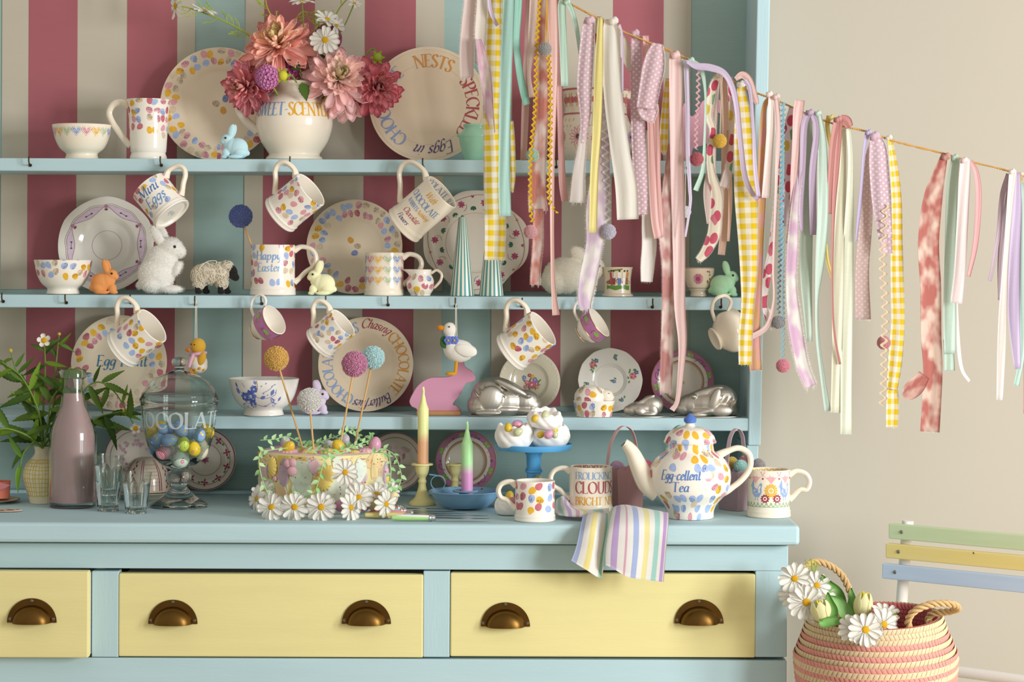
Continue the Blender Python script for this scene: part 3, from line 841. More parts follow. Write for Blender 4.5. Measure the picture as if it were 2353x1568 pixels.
# sweetheart mug
def hearts_on(mb, f, u0, du, nu, vs, sc, words_):
    cs = ['#8fa3d0', '#dc93a0', '#ecb73c', '#b3c398', '#8fa3d0', '#dc93a0', '#ecb73c', '#b3c398']; wd = ['KISS', 'LOVE', 'HUG', 'CUTE']
    for j in range(nu):
        for v in vs:
            u = u0 + du * j
            blot(mb, f, heart(), u, v, sc, 0, cs[j % 8])
            f2 = lambda a, b: lift(f, a, b, .00025)
            if words_: lettering(mb, wd[j % 4], f2, sc * .22, u, v - sc * .06, '#fbf5ea', .16, .12, 0, serif=False, gap=.12)
            if not words_: 
                for q in (-1, 0, 1): blot(mb, f2, ell(.04, .09, 6), u + q * sc * .13, v + sc * .05, sc, .2 * q, '#fbf5ea')
            p_ = heart(20)
            line(mb, f2, [(u + x * sc * .82, v + y * sc * .82) for x, y in p_] , sc * .05, '#fbf5ea', False)
t, pr, r, h = stand_mug('cream mug printed with rows of sweethearts, beside the tiny jug', 883, 4.021, Z_M, 44, 99, 0, cream_g, name='heart_mug', out=.42, bot=.26)
mb = MB(); hearts_on(mb, on_lathe(pr, .00025, 0, r), -.0285 * 1.0 - .018, .0185, 6, (h * .36, h * .60, h * .84), .0185, True)
mb.build('heart_print', ink(), t)
# small egg mug on the worktop
t, pr, r, h = stand_mug('small egg print mug at the front edge of the worktop', 1229, 3.719, Z_W, 45.5, 92, 180, None, None, 9, .0172, out=.42, bot=.30)
# FROLICKING mug
t, pr, r, h = stand_mug('mug lettered Frolicking Clouds Bright beside the striped tea towel', 1357, 3.841, Z_W, 49.5, 106, 180, cream_g, name='lettered_mug', out=.40, bot=.28)
mb = MB(); f = on_lathe(pr, .00025, 0, r)
lettering(mb, 'FROLICKING', f, h * .155, -r * .80, h * .75, '#8fb0d8', .16, .05, align='l', squeeze=.86, gap=.03)
lettering(mb, 'CLOUDS', f, h * .25, -r * .80, h * .45, '#b35660', .16, .05, align='l', squeeze=.84, gap=.03)
lettering(mb, 'BRIGHT NEW', f, h * .17, -r * .80, h * .20, '#e0a336', .16, .05, align='l', squeeze=.86, gap=.04)
mb.build('lettering', ink(), t)
mb = MB(); lettering(mb, 'PRIMROSES &', lambda u, v: Vector(((r - .0041) * sin(pi - u / r), -(r - .0041) * cos(pi - u / r), v)), h * .13, .0, h * .85, '#b8606c')
mb.build('rim_lettering', ink(), t)
# hen mug on the right end
t, pr, r, h = stand_mug('mug printed with blue hens, a sun and red wheels at the worktop end', 1766, 3.794, Z_W, 48.5, 108, 0, cream_g, name='hen_mug', out=.42, bot=.36)
mb = MB(); f = on_lathe(pr, .00025, 0, r); f2 = lambda a, b: lift(f, a, b, .0003)
for k in range(-2, 3):
    u = k * .029
    blot(mb, f, [(-.0145, .0), (-.012, .0075), (.012, .0075), (.0145, .0), (.008, -.004), (0, -.014), (-.008, -.004)], u, h * .89, 1, 0, '#e8a9ac')
    blot(mb, f2, ell(.0022, .0022), u, h * .90, 1, 0, '#f6efe4'); blot(mb, f, ell(.0018, .0018), u + .0145, h * .83, 1, 0, '#b0485a')
for q in (0, pi):
    u = q * r
    for k in range(14): blot(mb, f, drop(.0022, .0058), u + .0066 * cos(k * .4488), h * .58 + .0066 * sin(k * .4488), 1, k * .4488 - pi / 2, '#e6b23c')
    line(mb, f, [(u + .006 * cos(k * .5236), h * .58 + .006 * sin(k * .5236)) for k in range(13)], .0018, '#e6b23c')
    for k in range(6): blot(mb, f, drop(.0012, .004), u, h * .58, 1, k * 1.047, '#e9bd5a')
    for sg in (-1, 1):
        w_ = u + sg * .0105
        blot(mb, f, ell(.0062, .0062), w_, h * .41, 1, 0, '#a33a48'); blot(mb, f2, ell(.0036, .0036), w_, h * .41, 1, 0, '#f3e6da')
        blot(mb, lambda a, b: lift(f, a, b, .0006), ell(.0018, .0018), w_, h * .41, 1, 0, '#a33a48')
        for k in range(10): blot(mb, f, ell(.0014, .0014, 6), w_ + .0065 * cos(k * .628), h * .41 + .0065 * sin(k * .628), 1, 0, '#a33a48')
    for sg in (-1, 1):
        # a hen: body, neck and head, tail fan, legs
        w_ = u + sg * .0265
        s_ = 1
        blot(mb, f, [(s_ * x, y) for x, y in ((-.010, .004), (-.009, .012), (-.004, .006), (.002, .004), (.006, .012), (.009, .015), (.011, .012), (.0095, .006), (.010, -.002), (.005, -.010), (-.004, -.010), (-.009, -.004))], w_, h * .56, 1, 0, '#93abd6')
        for k in range(4): line(mb, f, [(w_ - s_ * .006, h * .56 + .002), (w_ - s_ * (.013 - .002 * k), h * .56 + .010 + .003 * k)], .0018, '#93abd6', False)
        line(mb, f, [(w_ - .002, h * .56 - .010), (w_ - .003, h * .56 - .016)], .001, '#93abd6', False); line(mb, f, [(w_ + .002, h * .56 - .010), (w_ + .003, h * .56 - .016)], .001, '#93abd6', False)
        line(mb, f2, [(w_ - .006, h * .56 + .001), (w_ - .001, h * .56 - .005), (w_ + .005, h * .56)], .0008, '#f3e9d8')
for k in range(-10, 11):
    u = k * .0078
    line(mb, f, [(u - .0039, h * .24), (u, h * .29), (u + .0039, h * .24)], .0013, '#9bb58c'); blot(mb, f, ell(.0016, .0022, 8), u, h * .305, 1, 0, '#9bb58c')
line(mb, f, [(k * .004, h * .235) for k in range(-20, 21)], .0013, '#9bb58c', False)
mb.build('hen_print', ink(), t)
mb = MB(); g = lambda u, v: Vector(((r - .0041) * sin(pi - u / r), -(r - .0041) * cos(pi - u / r), v))
for k in range(-5, 6): line(mb, g, [(k * .011 + .004 * cos(q), h * .93 + .003 * sin(q)) for q in [i * .785 for i in range(9)]], .0014, '#e6b23c')
mb.build('rim_print', ink(), t)
# cricket mug: small, flared lip, scene print
def cricket():
    d = 4.030; r, h = S(30.5, d), S(67, d)
    t = thing('picture_mug', 'small old mug printed with a cricket match, beside the fluffy white rabbit', 'mug', std(1419, d, Z_M))
    o = [(.0001, .002), (r * 1.1, .002), (r * 1.18, 0), (r * 1.18, .003), (r * 1.02, .006), (r, .012), (r, h * .6), (r * 1.1, h * .92), (r * 1.16, h), (r * 1.12, h), (r * .95, h * .6), (r * .95, .01), (.0001, .008)]
    MB().lathe(o, 44).build('body', glaze('#e6d6bd'), t)
    mb = MB(); f = on_lathe(o, .00025, 0, r); f2 = lambda a, b: lift(f, a, b, .0003)
    mb.grid([[f(-.024 + .004 * j, h * .24 + h * .03 * sin(j)) for j in range(13)], [f(-.024 + .004 * j, h * .38 + .001 * cos(j * 2)) for j in range(13)]], '#5f8a35', flip=True)
    for u, c_, l_ in ((-.012, '#a5443c', '#a5443c'), (-.008, '#e7ddcc', '#8d3a36'), (.002, '#efe6d6', '#5f7fb8'), (.011, '#efe6d6', '#d9c9b0'), (.017, '#c98a4a', '#8a6a4a')):
        blot(mb, f2, [(-.0026, 0), (-.003, .013), (.003, .013), (.0026, 0)], u, h * .40, 1, 0, l_); blot(mb, f2, [(-.003, 0), (-.0035, .011), (.0035, .011), (.003, 0)], u, h * .62, 1, 0, c_)
        blot(mb, f2, ell(.0018, .002, 8), u, h * .62 + .0135, 1, 0, '#5a4034')
        line(mb, f2, [(u - .002, h * .60), (u - .006, h * .54), (u - .004, h * .46)], .0008, '#4a3a34')
    for k in range(5): blot(mb, f, ell(.004, .0016, 8), -.016 + .005 * k, h * (.86 + .015 * k), 1, .4, '#6f8a3a')
    blot(mb, f, ell(.010, .004), .016, h * .48, 1, 0, '#b5714a'); blot(mb, f, ell(.007, .0035), -.019, h * .48, 1, 0, '#a56a55')
    mb.build('scene_print', ink(), t)
    ear(r, h, w=.0034, out=.4, bot=.25).build('handle', glaze('#e6d6bd'), t, RZ(70))
cricket()

# bowls
def bowl_prof(r, h, rf):
    o = [(.0001, .004), (rf * .85, .004), (rf * .93, .0), (rf, .001), (rf * .985, h * .06), (rf * .94, h * .13), (rf * .985, h * .19), (rf + (r - rf) * .35, h * .30), (rf + (r - rf) * .64, h * .48), (rf + (r - rf) * .82, h * .68), (rf + (r - rf) * .93, h * .86), (r, h)]
    return o[:3] + catmull(o[3:], 3) + [(r - .0015, h + .0008), (r - .003, h - .0002)] + [(rf + (r - rf) * k - .0036, h * q) for k, q in ((.88, .84), (.72, .62), (.5, .42), (.15, .26))] + [(.0001, h * .2)]
def bowl(label, px, d, z, rpx, hpx, fpx, mat, name='bowl'):
    r, h = S(rpx, d), S(hpx, d); pr = bowl_prof(r, h, S(fpx, d))
    t = thing(name, label, 'bowl', std(px, d, z))
    MB().lathe(pr, 64, Rref=r).build('body', mat, t)
    return t, pr, r, h
t, pr, r, h = bowl('cream bowl with a rim of printed sweethearts on the top shelf', 188, 4.039, Z_T, 68, 79, 38, cream_g)
mb = MB(); hearts_on(mb, on_lathe(pr, .00025, 0, r), -.0195 * 4, .0195, 9, (h * .80,), .0195, True); mb.build('heart_print', ink(), t)
bowl('egg print bowl on the middle shelf beside the orange rabbit', 145, 4.021, Z_M, 66.5, 78, 38, egg_print(.0168, S(34, 4.021), 9, 9, 9, 9, 9, 11))
t, pr, r, h = bowl('white bowl printed with blue flowers, cracked and riveted, on the lowest shelf', 606, 3.998, Z_L, 81, 84, 46, glaze('#f4efe6'), 'flower_bowl')
mb = MB(); f = on_lathe(pr, .00025, 0, r); ib = ['#4f62b4', '#6f80c6', '#8f9dd4']
def flower5(mb, f, u, v, s, cs, n=6, mid=None):
    for k in range(n): blot(mb, f, drop(.45, 1.0), u, v, s, 2 * pi * k / n + .3, cs[k % len(cs)])
    blot(mb, lambda a, b: lift(f, a, b, .0003), ell(.25, .25, 8), u, v, s, 0, mid or cs[-1])
for u, v, s in ((-.020, h * .56, .013), (-.034, h * .54, .010), (-.018, h * .36, .009), (-.012, h * .76, .008)): flower5(mb, f, u, v, s, ib[:2], 7, '#c9d2ee')
for u, v, a, s in ((-.046, h * .62, .6, .014), (-.04, h * .36, 2.2, .014), (.0, h * .5, -1.2, .012), (.022, h * .58, -.4, .013), (.022, h * .52, -2.4, .013), (-.008, h * .88, .3, .009), (.03, h * .40, -2.6, .012), (.04, h * .42, -.5, .010), (-.05, h * .80, .3, .010)):
    blot(mb, f, drop(.3, 1.0), u, v, s, a, ib[1])
for pts in ([(-.05, h * .9), (-.045, h * .7), (-.03, h * .55), (-.04, h * .3), (-.03, h * .2)], [(-.01, h * .55), (.01, h * .5), (.03, h * .6), (.032, h * .75)], [(-.015, h * .35), (.01, h * .28), (.025, h * .38), (.04, h * .35)], [(.005, h * .65), (.018, h * .75), (.026, h * .88)], [(-.03, h * .8), (-.036, h * .92)]):
    line(mb, f, pts, .0009, ib[1])
for k in range(26): 
    u, v = R.uniform(-.045, .042), h * R.uniform(.25, .92); blot(mb, f, ell(.0012, .002, 6), u, v, 1, R.random() * 3, ib[2])
line(mb, f, [(-.006, h * .99), (-.005, h * .85), (-.006, h * .7)], .0012, '#8b7a5c')
mb.build('flower_print', ink(), t)
mb = MB(); g = lambda u, v: Vector(((r * .955) * sin(pi - u / r), -(r * .955) * cos(pi - u / r), v))
blot(mb, g, [(-.005, .002), (.004, .003), (.001, -.004)], -.004 , h * .955, 1, 0, '#6d5638'); flower5(mb, g, .024, h * .92, .007, ib[:2])
mb.build('rim_print', ink(), t)
# pink lustre bowl, right end of the middle shelf
t, pr, r, h = bowl('small pink lustre bowl with a painted daisy, beside the green rabbit', 1606, 4.026, Z_M, 36, 66, 20, glaze('#e6d5bb'), 'lustre_bowl')
mb = MB(); f = on_lathe(pr, .00025, 0, r)
for k in range(16): blot(mb, f, drop(.0024, .011), -.004, h * .62, 1, k * pi / 8, '#b8627f' if k % 2 else '#c97f92')
blot(mb, lambda a, b: lift(f, a, b, .0004), ell(.004, .004), -.004, h * .62, 1, 0, '#9c4a6c')
for k in range(7): blot(mb, f, drop(.0018, .006), .018 + .002 * (k % 2), h * (.45 + .07 * k), 1, k * 1.3, '#7a8a4a' if k % 3 else '#a8506c')
mb.grid([[f(-.06 + .004 * j, h * q) for j in range(31)] for q in (.985, 1.0)], '#a04c66', flip=True); line(mb, f, [(-.06 + .004 * j, h * .30) for j in range(31)], .0007, '#6a4a4a', False)
mb.build('flower_print', ink(), t)

# tiny egg print jug
def tiny_jug():
    d = 4.016; h = S(61, d); r = S(32, d)
    t = thing('egg_jug', 'tiny egg print milk jug beside the sweetheart mug', 'jug', std(966, d - .012, Z_M))
    o = [(.0001, .003), (r * .66, .003), (r * .72, 0), (r * .74, .002), (r * .74, h * .06), (r * .92, h * .22), (r * 1.0, h * .42), (r * .92, h * .66), (r * .80, h * .78), (r * .78, h * .86), (r * .80, h * .98), (r * .77, h * .99), (r * .73, h * .86), (r * .74, h * .78), (r * .9, h * .42), (.0001, h * .1)]
    o = o[:3] + catmull(o[3:11], 3) + o[11:]
    def wob(a, i):
        z = o[i][1] / h; return 1 + .75 * max(0, (z - .72) / .28) ** 1.5 * max(0, -sin(a)) ** 9
    MB().lathe(o, 64, Rref=r, wob=wob).build('body', egg_print(.0160, .0, h * .76, 9, 9, 9, 9, 13), t)
    pts = catmull([(r * .76, h * .84), (r * 1.15, h * .96), (r * 1.5, h * .82), (r * 1.45, h * .58), (r * 1.1, h * .36), (r * .95, h * .30)], 5)
    MB().tube([(x, 0, z) for x, z in pts], .0026, 8).build('handle', cream_g, t)
tiny_jug()

# SWEET-SCENTED jug
def big_jug():
    d = 4.039; h = S(180, d); r = S(88, d)
    t = thing('lettered_jug', 'large cream jug lettered Sweet-Scented, holding the bunch of dahlias', 'jug', std(676, d, Z_T))
    o = [(.0001, .004), (r * .62, .004), (r * .72, 0), (r * .74, .002), (r * .73, h * .035), (r * .66, h * .07), (r * .70, h * .11), (r * .86, h * .23), (r * .97, h * .38), (r * 1.0, h * .50), (r * .96, h * .64), (r * .84, h * .75), (r * .63, h * .83), (r * .535, h * .87), (r * .52, h * .91), (r * .54, h * .98), (r * .55, h)]
    o = o[:3] + catmull(o[3:], 3) + [(r * .53, h + .001), (r * .50, h * .98), (r * .48, h * .88), (r * .6, h * .81), (r * .93, h * .6), (r * .9, h * .3), (.0001, h * .1)]
    m = glaze('#f1e6d3'); MB().lathe(o, 72).build('body', m, t)
    pts = catmull([(r * .52, h * .90), (r * .95, h * .96), (r * 1.35, h * .84), (r * 1.44, h * .66), (r * 1.25, h * .5), (r * 1.03, h * .40), (r * .95, h * .36)], 6)
    MB().tube([(-x, 0, z) for x, z in pts], .0062, 12, flat=1.35).build('handle', m, t)
    mb = MB(); f = on_lathe(o, .00025, 0, r)
    lettering(mb, 'SWEET-', f, h * .165, -.004, h * .555, BLUE_INK, align='l', squeeze=.78, gap=.02) if False else None
    wd = lettering(MB(), 'SWEET-', f, h * .165, 0, 0, squeeze=.78, gap=.0)
    lettering(mb, 'SWEET-', f, h * .165, -.004 - wd, h * .55, BLUE_INK, align='l', squeeze=.78, gap=.0)
    lettering(mb, 'SCENTED', f, h * .165, -.004, h * .55, OCHRE, align='l', squeeze=.78, gap=.0)
    mb.build('lettering', ink(), t)
big_jug()

# painted floral jug behind the ribbons
def quimper():
    d = 4.049; r = S(84, d); h = S(166, d)
    t = thing('floral_jug', 'large cream jug painted with pink daisies, half hidden by ribbons', 'jug', std(1368, d, Z_T))
    o = [(.0001, .003), (r * .78, .003), (r * .84, 0), (r * .86, .004), (r * .96, h * .12), (r * 1.02, h * .28), (r * 1.0, h * .46), (r * .90, h * .60), (r * .86, h * .66), (r * .86, h * .8), (r * .90, h * .98), (r * .92, h), (r * .88, h), (r * .83, h * .8), (r * .95, h * .4), (.0001, h * .06)]
    o = o[:3] + catmull(o[3:12], 3) + o[12:]
    m = glaze('#efe1cd'); MB().lathe(o, 64).build('body', m, t)
    pts = catmull([(r * .86, h * .9), (r * 1.1, h * .98), (r * 1.26, h * .84), (r * 1.2, h * .6), (r * 1.02, h * .36)], 6)
    MB().tube([(x, 0, z) for x, z in pts], .006, 10).build('handle', m, t)
    mb = MB(); f = on_lathe(o, .00025, 0, r); f2 = lambda a, b: lift(f, a, b, .0005)
    for u in (-.075, -.035, .0, .04, .078):
        v = h * (.33 if abs(u) > .02 else .30); s = 1.0 if u in (-.035, .04) else .6
        for k in range(14): blot(mb, f, drop(.0036, .021), u, v, s, k * 2 * pi / 14, '#d6929a' if u < .05 else '#c3a0c4')
        blot(mb, f2, ell(.0045, .0045), u, v, s, 0, '#4a3030')
        for q in (-.5, .0, .5): line(mb, f, [(u + .012 * q, v - .02), (u + .02 * q, v - .036)], .0022, '#d9964a', False); line(mb, f, [(u + .018 * q + .012, v + .018), (u + .025 * q + .014, v + .034)], .002, '#c9a06a', False)
    for k in range(-4, 5):
        u = k * .021
        blot(mb, f, drop(.007, .013), u, h * .84, 1, pi / 2, '#c26a74'); blot(mb, f, drop(.007, .013), u, h * .84, 1, -pi / 2, '#c26a74')
        for q in (-.6, .6): line(mb, f, [(u, h * .84), (u + .007 * q, h * .93)], .002, '#d9964a', False); line(mb, f, [(u, h * .84), (u + .007 * q, h * .75)], .002, '#d9964a', False)
    for v in (.985, .65): mb.grid([[f(-.1 + .005 * j, h * q) for j in range(41)] for q in (v - .012, v + .012)], '#b86a68', flip=True)
    mb.build('flower_print', ink(), t)
quimper()
# ------------------------------------------------------------------ plates leaning against the back
def plate(label, px, py, rpx, d, mat, lean_deg=9, well=.64, rise=.085, group=None, name='plate', wob=None, zs=None, deep=0.0, roll=0):
    """a plate on its edge; local +z is its face, local +y its top"""
    Rr = S(rpx, d)
    t = thing(name, label, 'plate', None, group)
    c = P(px, py, d)
    t.matrix_world = frame((c.x, c.y, (zs + Rr * (1 + (wob(-pi / 2 if False else pi, 0) - 1 if wob else 0)) * cos(radians(lean_deg)) + .0006) if zs is not None else c.z), (0, -cos(radians(lean_deg)), sin(radians(lean_deg))), (1, 0, 0)) @ RZ(roll)
    h = Rr * rise
    o = [(.0001, .0), (Rr * well * .9, .0005 - deep * .0), (Rr * well, .002 + h * .1), (Rr * (well + .06), h * .55), (Rr * (well + .11), h * .72), (Rr * .93, h * .95), (Rr * .985, h * 1.02), (Rr, h), (Rr * .995, h - .0025), (Rr * .93, h * .95 - .0045), (Rr * (well + .1), h * .72 - .006), (Rr * well, -.004), (Rr * well * .95, -.006), (Rr * well * .9, -.004), (.0001, -.0035)]
    mb = MB(); n = 96
    rows = []; uvs = []
    for i, (r, z) in enumerate(o):
        k = min(1, max(0, (r / Rr - .5) / .5))
        w = lambda a: (1 + (wob(a, 0) - 1) * k) if wob else 1.0
        rows.append([Vector((r * w(a) * sin(a), -r * w(a) * cos(a), z)) for a in [2 * pi * j / n for j in range(n)]])
        uvs.append([((2 * pi * j / n - pi) * Rr * .86, r if i < 8 else 9.0) for j in range(n + 1)])
    mb.grid(rows, None, True, uvs, flip=True)
    mb.build('body', mat, t)
    face = o[:8]
    def zat(r):
        for (r0, z0), (r1, z1) in zip(face, face[1:]):
            if r0 <= r <= r1: return z0 + (z1 - z0) * (r - r0) / (r1 - r0)
        return face[-1][1]
    def f(u, v, off=.0005): return Vector((u, v, zat(min(sqrt(u * u + v * v), Rr * .999)) + off))
    def ring(r0, a0):
        """map for writing round the rim: centred on angle a0 (degrees clockwise from the top), baseline at r0"""
        def g(u, v):
            a = radians(a0) + u / (r0 + .004); r = r0 + v
            return f(r * sin(a), r * cos(a))
        return g
    return t, Rr, f, ring
def egg_plate_mat(Rr, well, seed, cell): return egg_print(cell, Rr * (well + .10), Rr * .985, 9, 9, 9, 9, seed, '#e8d6ba', .37, .47, .42)
def motif(mb, f, spec, sc):
    for u, v, rot, c, dts in spec: egg_blot(mb, f, u * sc, v * sc, sc * .62, rot, c, dts)
t, Rr, f, ring = plate('egg rimmed dinner plate leaning behind the tall egg mug and dahlia jug', 503, 234, 133, 4.109, egg_plate_mat(S(133, 4.109), .60, 21, .0164), well=.60, zs=Z_T)
mb = MB(); motif(mb, f, [(.5, .5, .1, '#6f83b4', 1), (-.25, .1, 1.2, '#c2a888', 1), (.35, -.45, .2, '#d99a30', 0)], .024); mb.build('egg_print', ink(), t)
t, Rr, f, ring = plate('egg rimmed plate with three eggs in its centre behind the sweetheart mug', 815, 575, 110, 4.109, egg_plate_mat(S(110, 4.109), .58, 22, .0158), well=.58, zs=Z_M)
mb = MB(); motif(mb, f, [(-.35, .62, .5, '#d99a30', 0), (.25, .1, 1.3, '#c2a888', 1), (.0, -.5, 1.9, '#7f93c4', 1)], .022); mb.build('egg_print', ink(), t)
t, Rr, f, ring = plate('egg rimmed plate lettered Egg Hunt on the lowest shelf', 275, 838, 110, 4.109, egg_plate_mat(S(110, 4.109), .58, 23, .0160), well=.58, zs=Z_L)
mb = MB(); lettering(mb, 'Egg Hunt', f, .0205, .004, -.006, '#3f7fa3', .15, .06, .12); mb.build('lettering', ink(), t)
pc = glaze('#e2cdb0', .16)
t, Rr, f, ring = plate('large cream plate lettered Chocolate Nests behind the green jar', 984, 234, 135, 4.109, pc, well=.58, rise=.06, zs=Z_T)
mb = MB(); hh = Rr * .215; rb = Rr * .655
for s_, a_, c_, k in (('CHOCOLATE', -94, '#8a9cc0', 0), ('NESTS', 7, '#d08d3c', 0), ('.', 46, PLUM, 0), ('SPECKLED', 95, '#a8474f', 0), ('Eggs in', 171, PLUM, 1)):
    lettering(mb, s_, ring(rb, a_), hh * (.95 if k else 1), 0, .008 if k else 0, c_, .15, .045, .3 if k else 0, serif=not k, gap=.03, squeeze=.84 if not k else .85)
for q in (.945, .70): mb.grid([[f(r_ * sin(a), r_ * cos(a), .0004) for a in [2 * pi * j / 72 for j in range(73)]] for r_ in (Rr * q, Rr * q + .0004)], '#d8c6ac', flip=False)
mb.build('lettering', ink(), t)
t, Rr, f, ring = plate('cream plate lettered Chasing Chocolate Butterflies on the lowest shelf', 841, 846, 109, 4.109, pc, well=.60, zs=Z_L)
mb = MB(); hh = Rr * .215; rb = Rr * .70
for s_, a_, c_, k in (('CHOCOLATE', -112, '#8ea3c8', 0), ('EGGS', -32, '#8ea3c8', 0), ('Chasing', 14, '#a8474f', 1), ('CHOCOLATE', 88, '#cf8f36', 0), ('Butterflies', 168, PLUM, 1)):
    lettering(mb, s_, ring(rb, a_), hh * (.9 if k else 1), 0, .006 if k else 0, c_, .15, .045, .3 if k else 0, serif=not k, gap=.03, squeeze=.80 if not k else .78)
mb.build('lettering', ink(), t)

# lustre ware
def circ(mb, f, r, wd, col, a0=0, a1=2 * pi, n=72, wv=0.0, wn=0):
    mb.grid([[f((r + s_ + wv * sin(wn * a)) * sin(a), (r + s_ + wv * sin(wn * a)) * cos(a)) for a in [a0 + (a1 - a0) * j / n for j in range(n + 1)]] for s_ in (wd, 0)], col)
w8 = lambda a, i: 1 - .022 * abs(sin(3 * a))
t, Rr, f, ring = plate('old white lustre bowl-plate with purple garlands behind the white rabbit', 246, 566, 112, 4.109, glaze('#e3ded2', .1), well=.52, rise=.14, wob=w8, name='lustre_plate', zs=Z_M, deep=.01)
mb = MB(); fl = lambda a, b: lift(f, a, b, .0003)
circ(mb, f, Rr * .30, .0006, '#b48a9c')
for q in (.80, .83): circ(mb, f, Rr * q, .0006, '#8d5f74', wv=Rr * .012, wn=12)
for k in range(6):
    a = k * pi / 3 + .5
    p_ = [((Rr * (.80 - .16 * sin(pi * j / 14))) * sin(a - .5 + j / 14.0), (Rr * (.80 - .16 * sin(pi * j / 14))) * cos(a - .5 + j / 14.0)) for j in range(15)]
    q_ = [(Rr * .80 * sin(a - .5 + j / 14.0), Rr * .80 * cos(a - .5 + j / 14.0)) for j in range(15)]
    mb.grid([[f(*x) for x in q_], [f(*x) for x in p_]], '#d3bccb')
    line(mb, fl, p_, .0007, '#9a6a84', False)
    c_ = (Rr * .71 * sin(a), Rr * .71 * cos(a))
    for s_ in (-1, 1): blot(mb, fl, ell(.0022, .0015, 8), c_[0] + s_ * .006 * cos(a), c_[1] - s_ * .006 * sin(a), 1, 0, '#3d5a40')
    line(mb, fl, [(c_[0] - .006 * cos(a), c_[1] + .006 * sin(a)), (c_[0] + .006 * cos(a), c_[1] - .006 * sin(a))], .0008, '#4a3540', False)
    a2 = a + pi / 6
    blot(mb, fl, ell(.0034, .0034), Rr * .79 * sin(a2), Rr * .79 * cos(a2), 1, 0, '#b07a95')
    for j in range(5): blot(mb, fl, drop(.0012, .0045), Rr * .75 * sin(a2) , Rr * .75 * cos(a2), 1, -a2 + pi + (j - 2) * .5, '#8c4f6a')
mb.build('garland_print', ink(), t)
w6 = lambda a, i: 1 + .045 * cos(4 * a) - .02 * cos(8 * a)
t, Rr, f, ring = plate('wavy edged white plate with red roses and green leaves behind the striped cones', 1094, 565, 118, 4.109, glaze('#e2d6c5', .1), well=.56, rise=.1, wob=w6, name='rose_plate', zs=Z_M)
mb = MB(); fl = lambda a, b: lift(f, a, b, .0003)
circ(mb, f, Rr * .585, .0006, '#c9a58f'); circ(mb, f, Rr * .93, .0008, '#9c4e5e', wv=Rr * .03, wn=4)
for k in range(11):
    a = k * 2 * pi / 11 + .2; c_ = (Rr * .80 * sin(a), Rr * .80 * cos(a))
    for j in range(7): blot(mb, f, drop(.0022, .0075), c_[0], c_[1], 1, j * .897, '#a53e5c' if j % 2 else '#b8587a')
    b_ = a + .29; c_ = (Rr * .72 * sin(b_), Rr * .72 * cos(b_))
    for j in (-.6, .0, .6): blot(mb, f, drop(.0028, .009), c_[0], c_[1], 1, -b_ + pi + j, '#2f6650')
    c_ = (Rr * .88 * sin(b_), Rr * .88 * cos(b_))
    for j in (-.5, .3): blot(mb, f, drop(.0016, .006), c_[0], c_[1], 1, -b_ + j, '#c98a62' if k % 2 else '#a8506c')
    line(mb, f, [(Rr * .66 * sin(a), Rr * .66 * cos(a)), (Rr * .70 * sin(a + .1), Rr * .70 * cos(a + .1)), (Rr * .78 * sin(a + .12), Rr * .78 * cos(a + .12))], .0006, '#7c5a50')
mb.build('rose_print', ink(), t)
# lowest shelf: cream embossed plate with posy, white floral plate, two pink rimmed plates
t, Rr, f, ring = plate('cream embossed saucer with a flower posy behind the large tin rabbit mould', 1217, 891, 70, 4.113, glaze('#ddd3b8', .14), well=.55, rise=.16, name='posy_saucer', zs=Z_L)
mb = MB(); fl = lambda a, b: lift(f, a, b, .0004)
for k in range(40): 
    a = 2 * pi * k / 40; blot(mb, f, ell(.0022, .0016, 8), Rr * .93 * sin(a), Rr * .93 * cos(a), 1, -a, '#e6dec8')
circ(mb, f, Rr * .60, .0006, '#cabf9f')
for k in range(14): blot(mb, f, drop(.0016, .012), R.uniform(-.012, .016), R.uniform(-.014, .012), 1, R.uniform(0, 6.3), '#55803f')
for u, v, s_, c_ in ((.004, -.006, .0085, '#c9627c'), (-.005, -.001, .005, '#d98aa0'), (.010, .004, .005, '#8a7ac0'), (.006, .010, .004, '#e3b53a'), (.0, .012, .004, '#c8505a'), (-.010, .008, .0045, '#7a8fd0'), (.014, -.010, .004, '#e08a4a'), (.013, -.004, .0045, '#b56ab0'), (-.008, -.010, .004, '#d9738c')): flower5(mb, fl, u, v, s_, [c_], 6, '#f0d890')
mb.build('posy_print', ink(), t)
t, Rr, f, ring = plate('white fluted plate with scattered flower sprays behind the rabbit lidded dish', 1402, 886, 74, 4.113, glaze('#e9e3d6', .12), well=.46, rise=.13, wob=lambda a, i: 1 - .012 * abs(sin(6 * a)), name='flower_plate', zs=Z_L)
mb = MB(); fl = lambda a, b: lift(f, a, b, .0004); circ(mb, f, Rr * .50, .0005, '#cfc8ba')
for a, big in ((-48, 1), (12, 0), (80, 1), (-120, 0), (150, 0), (205, 1), (260, 0)):
    a = radians(a); c_ = (Rr * .72 * sin(a), Rr * .72 * cos(a))
    for j in range(8 if big else 4): blot(mb, f, drop(.0018, .006), c_[0] + R.uniform(-.009, .009) * (1 if big else .5), c_[1] + R.uniform(-.011, .011) * (1 if big else .5), 1, R.uniform(0, 6.3), '#5f8f4c')
    if big: flower5(mb, fl, c_[0], c_[1], .007, ['#c8586e', '#dc8a94'], 6, '#e3b53a'); flower5(mb, fl, c_[0] + .006, c_[1] + .007, .005, ['#54719f'], 5, '#e3b53a')
    else: flower5(mb, fl, c_[0], c_[1], .0038, ['#54719f'], 5, '#e3b53a')
for j in range(4): blot(mb, f, drop(.0018, .006), .004 + .001 * j, -.004 + .003 * j, 1, j * 1.4, '#5f8f4c')
flower5(mb, fl, .008, -.002, .004, ['#6a7fb5'], 5, '#e3b53a')
mb.build('flower_print', ink(), t)
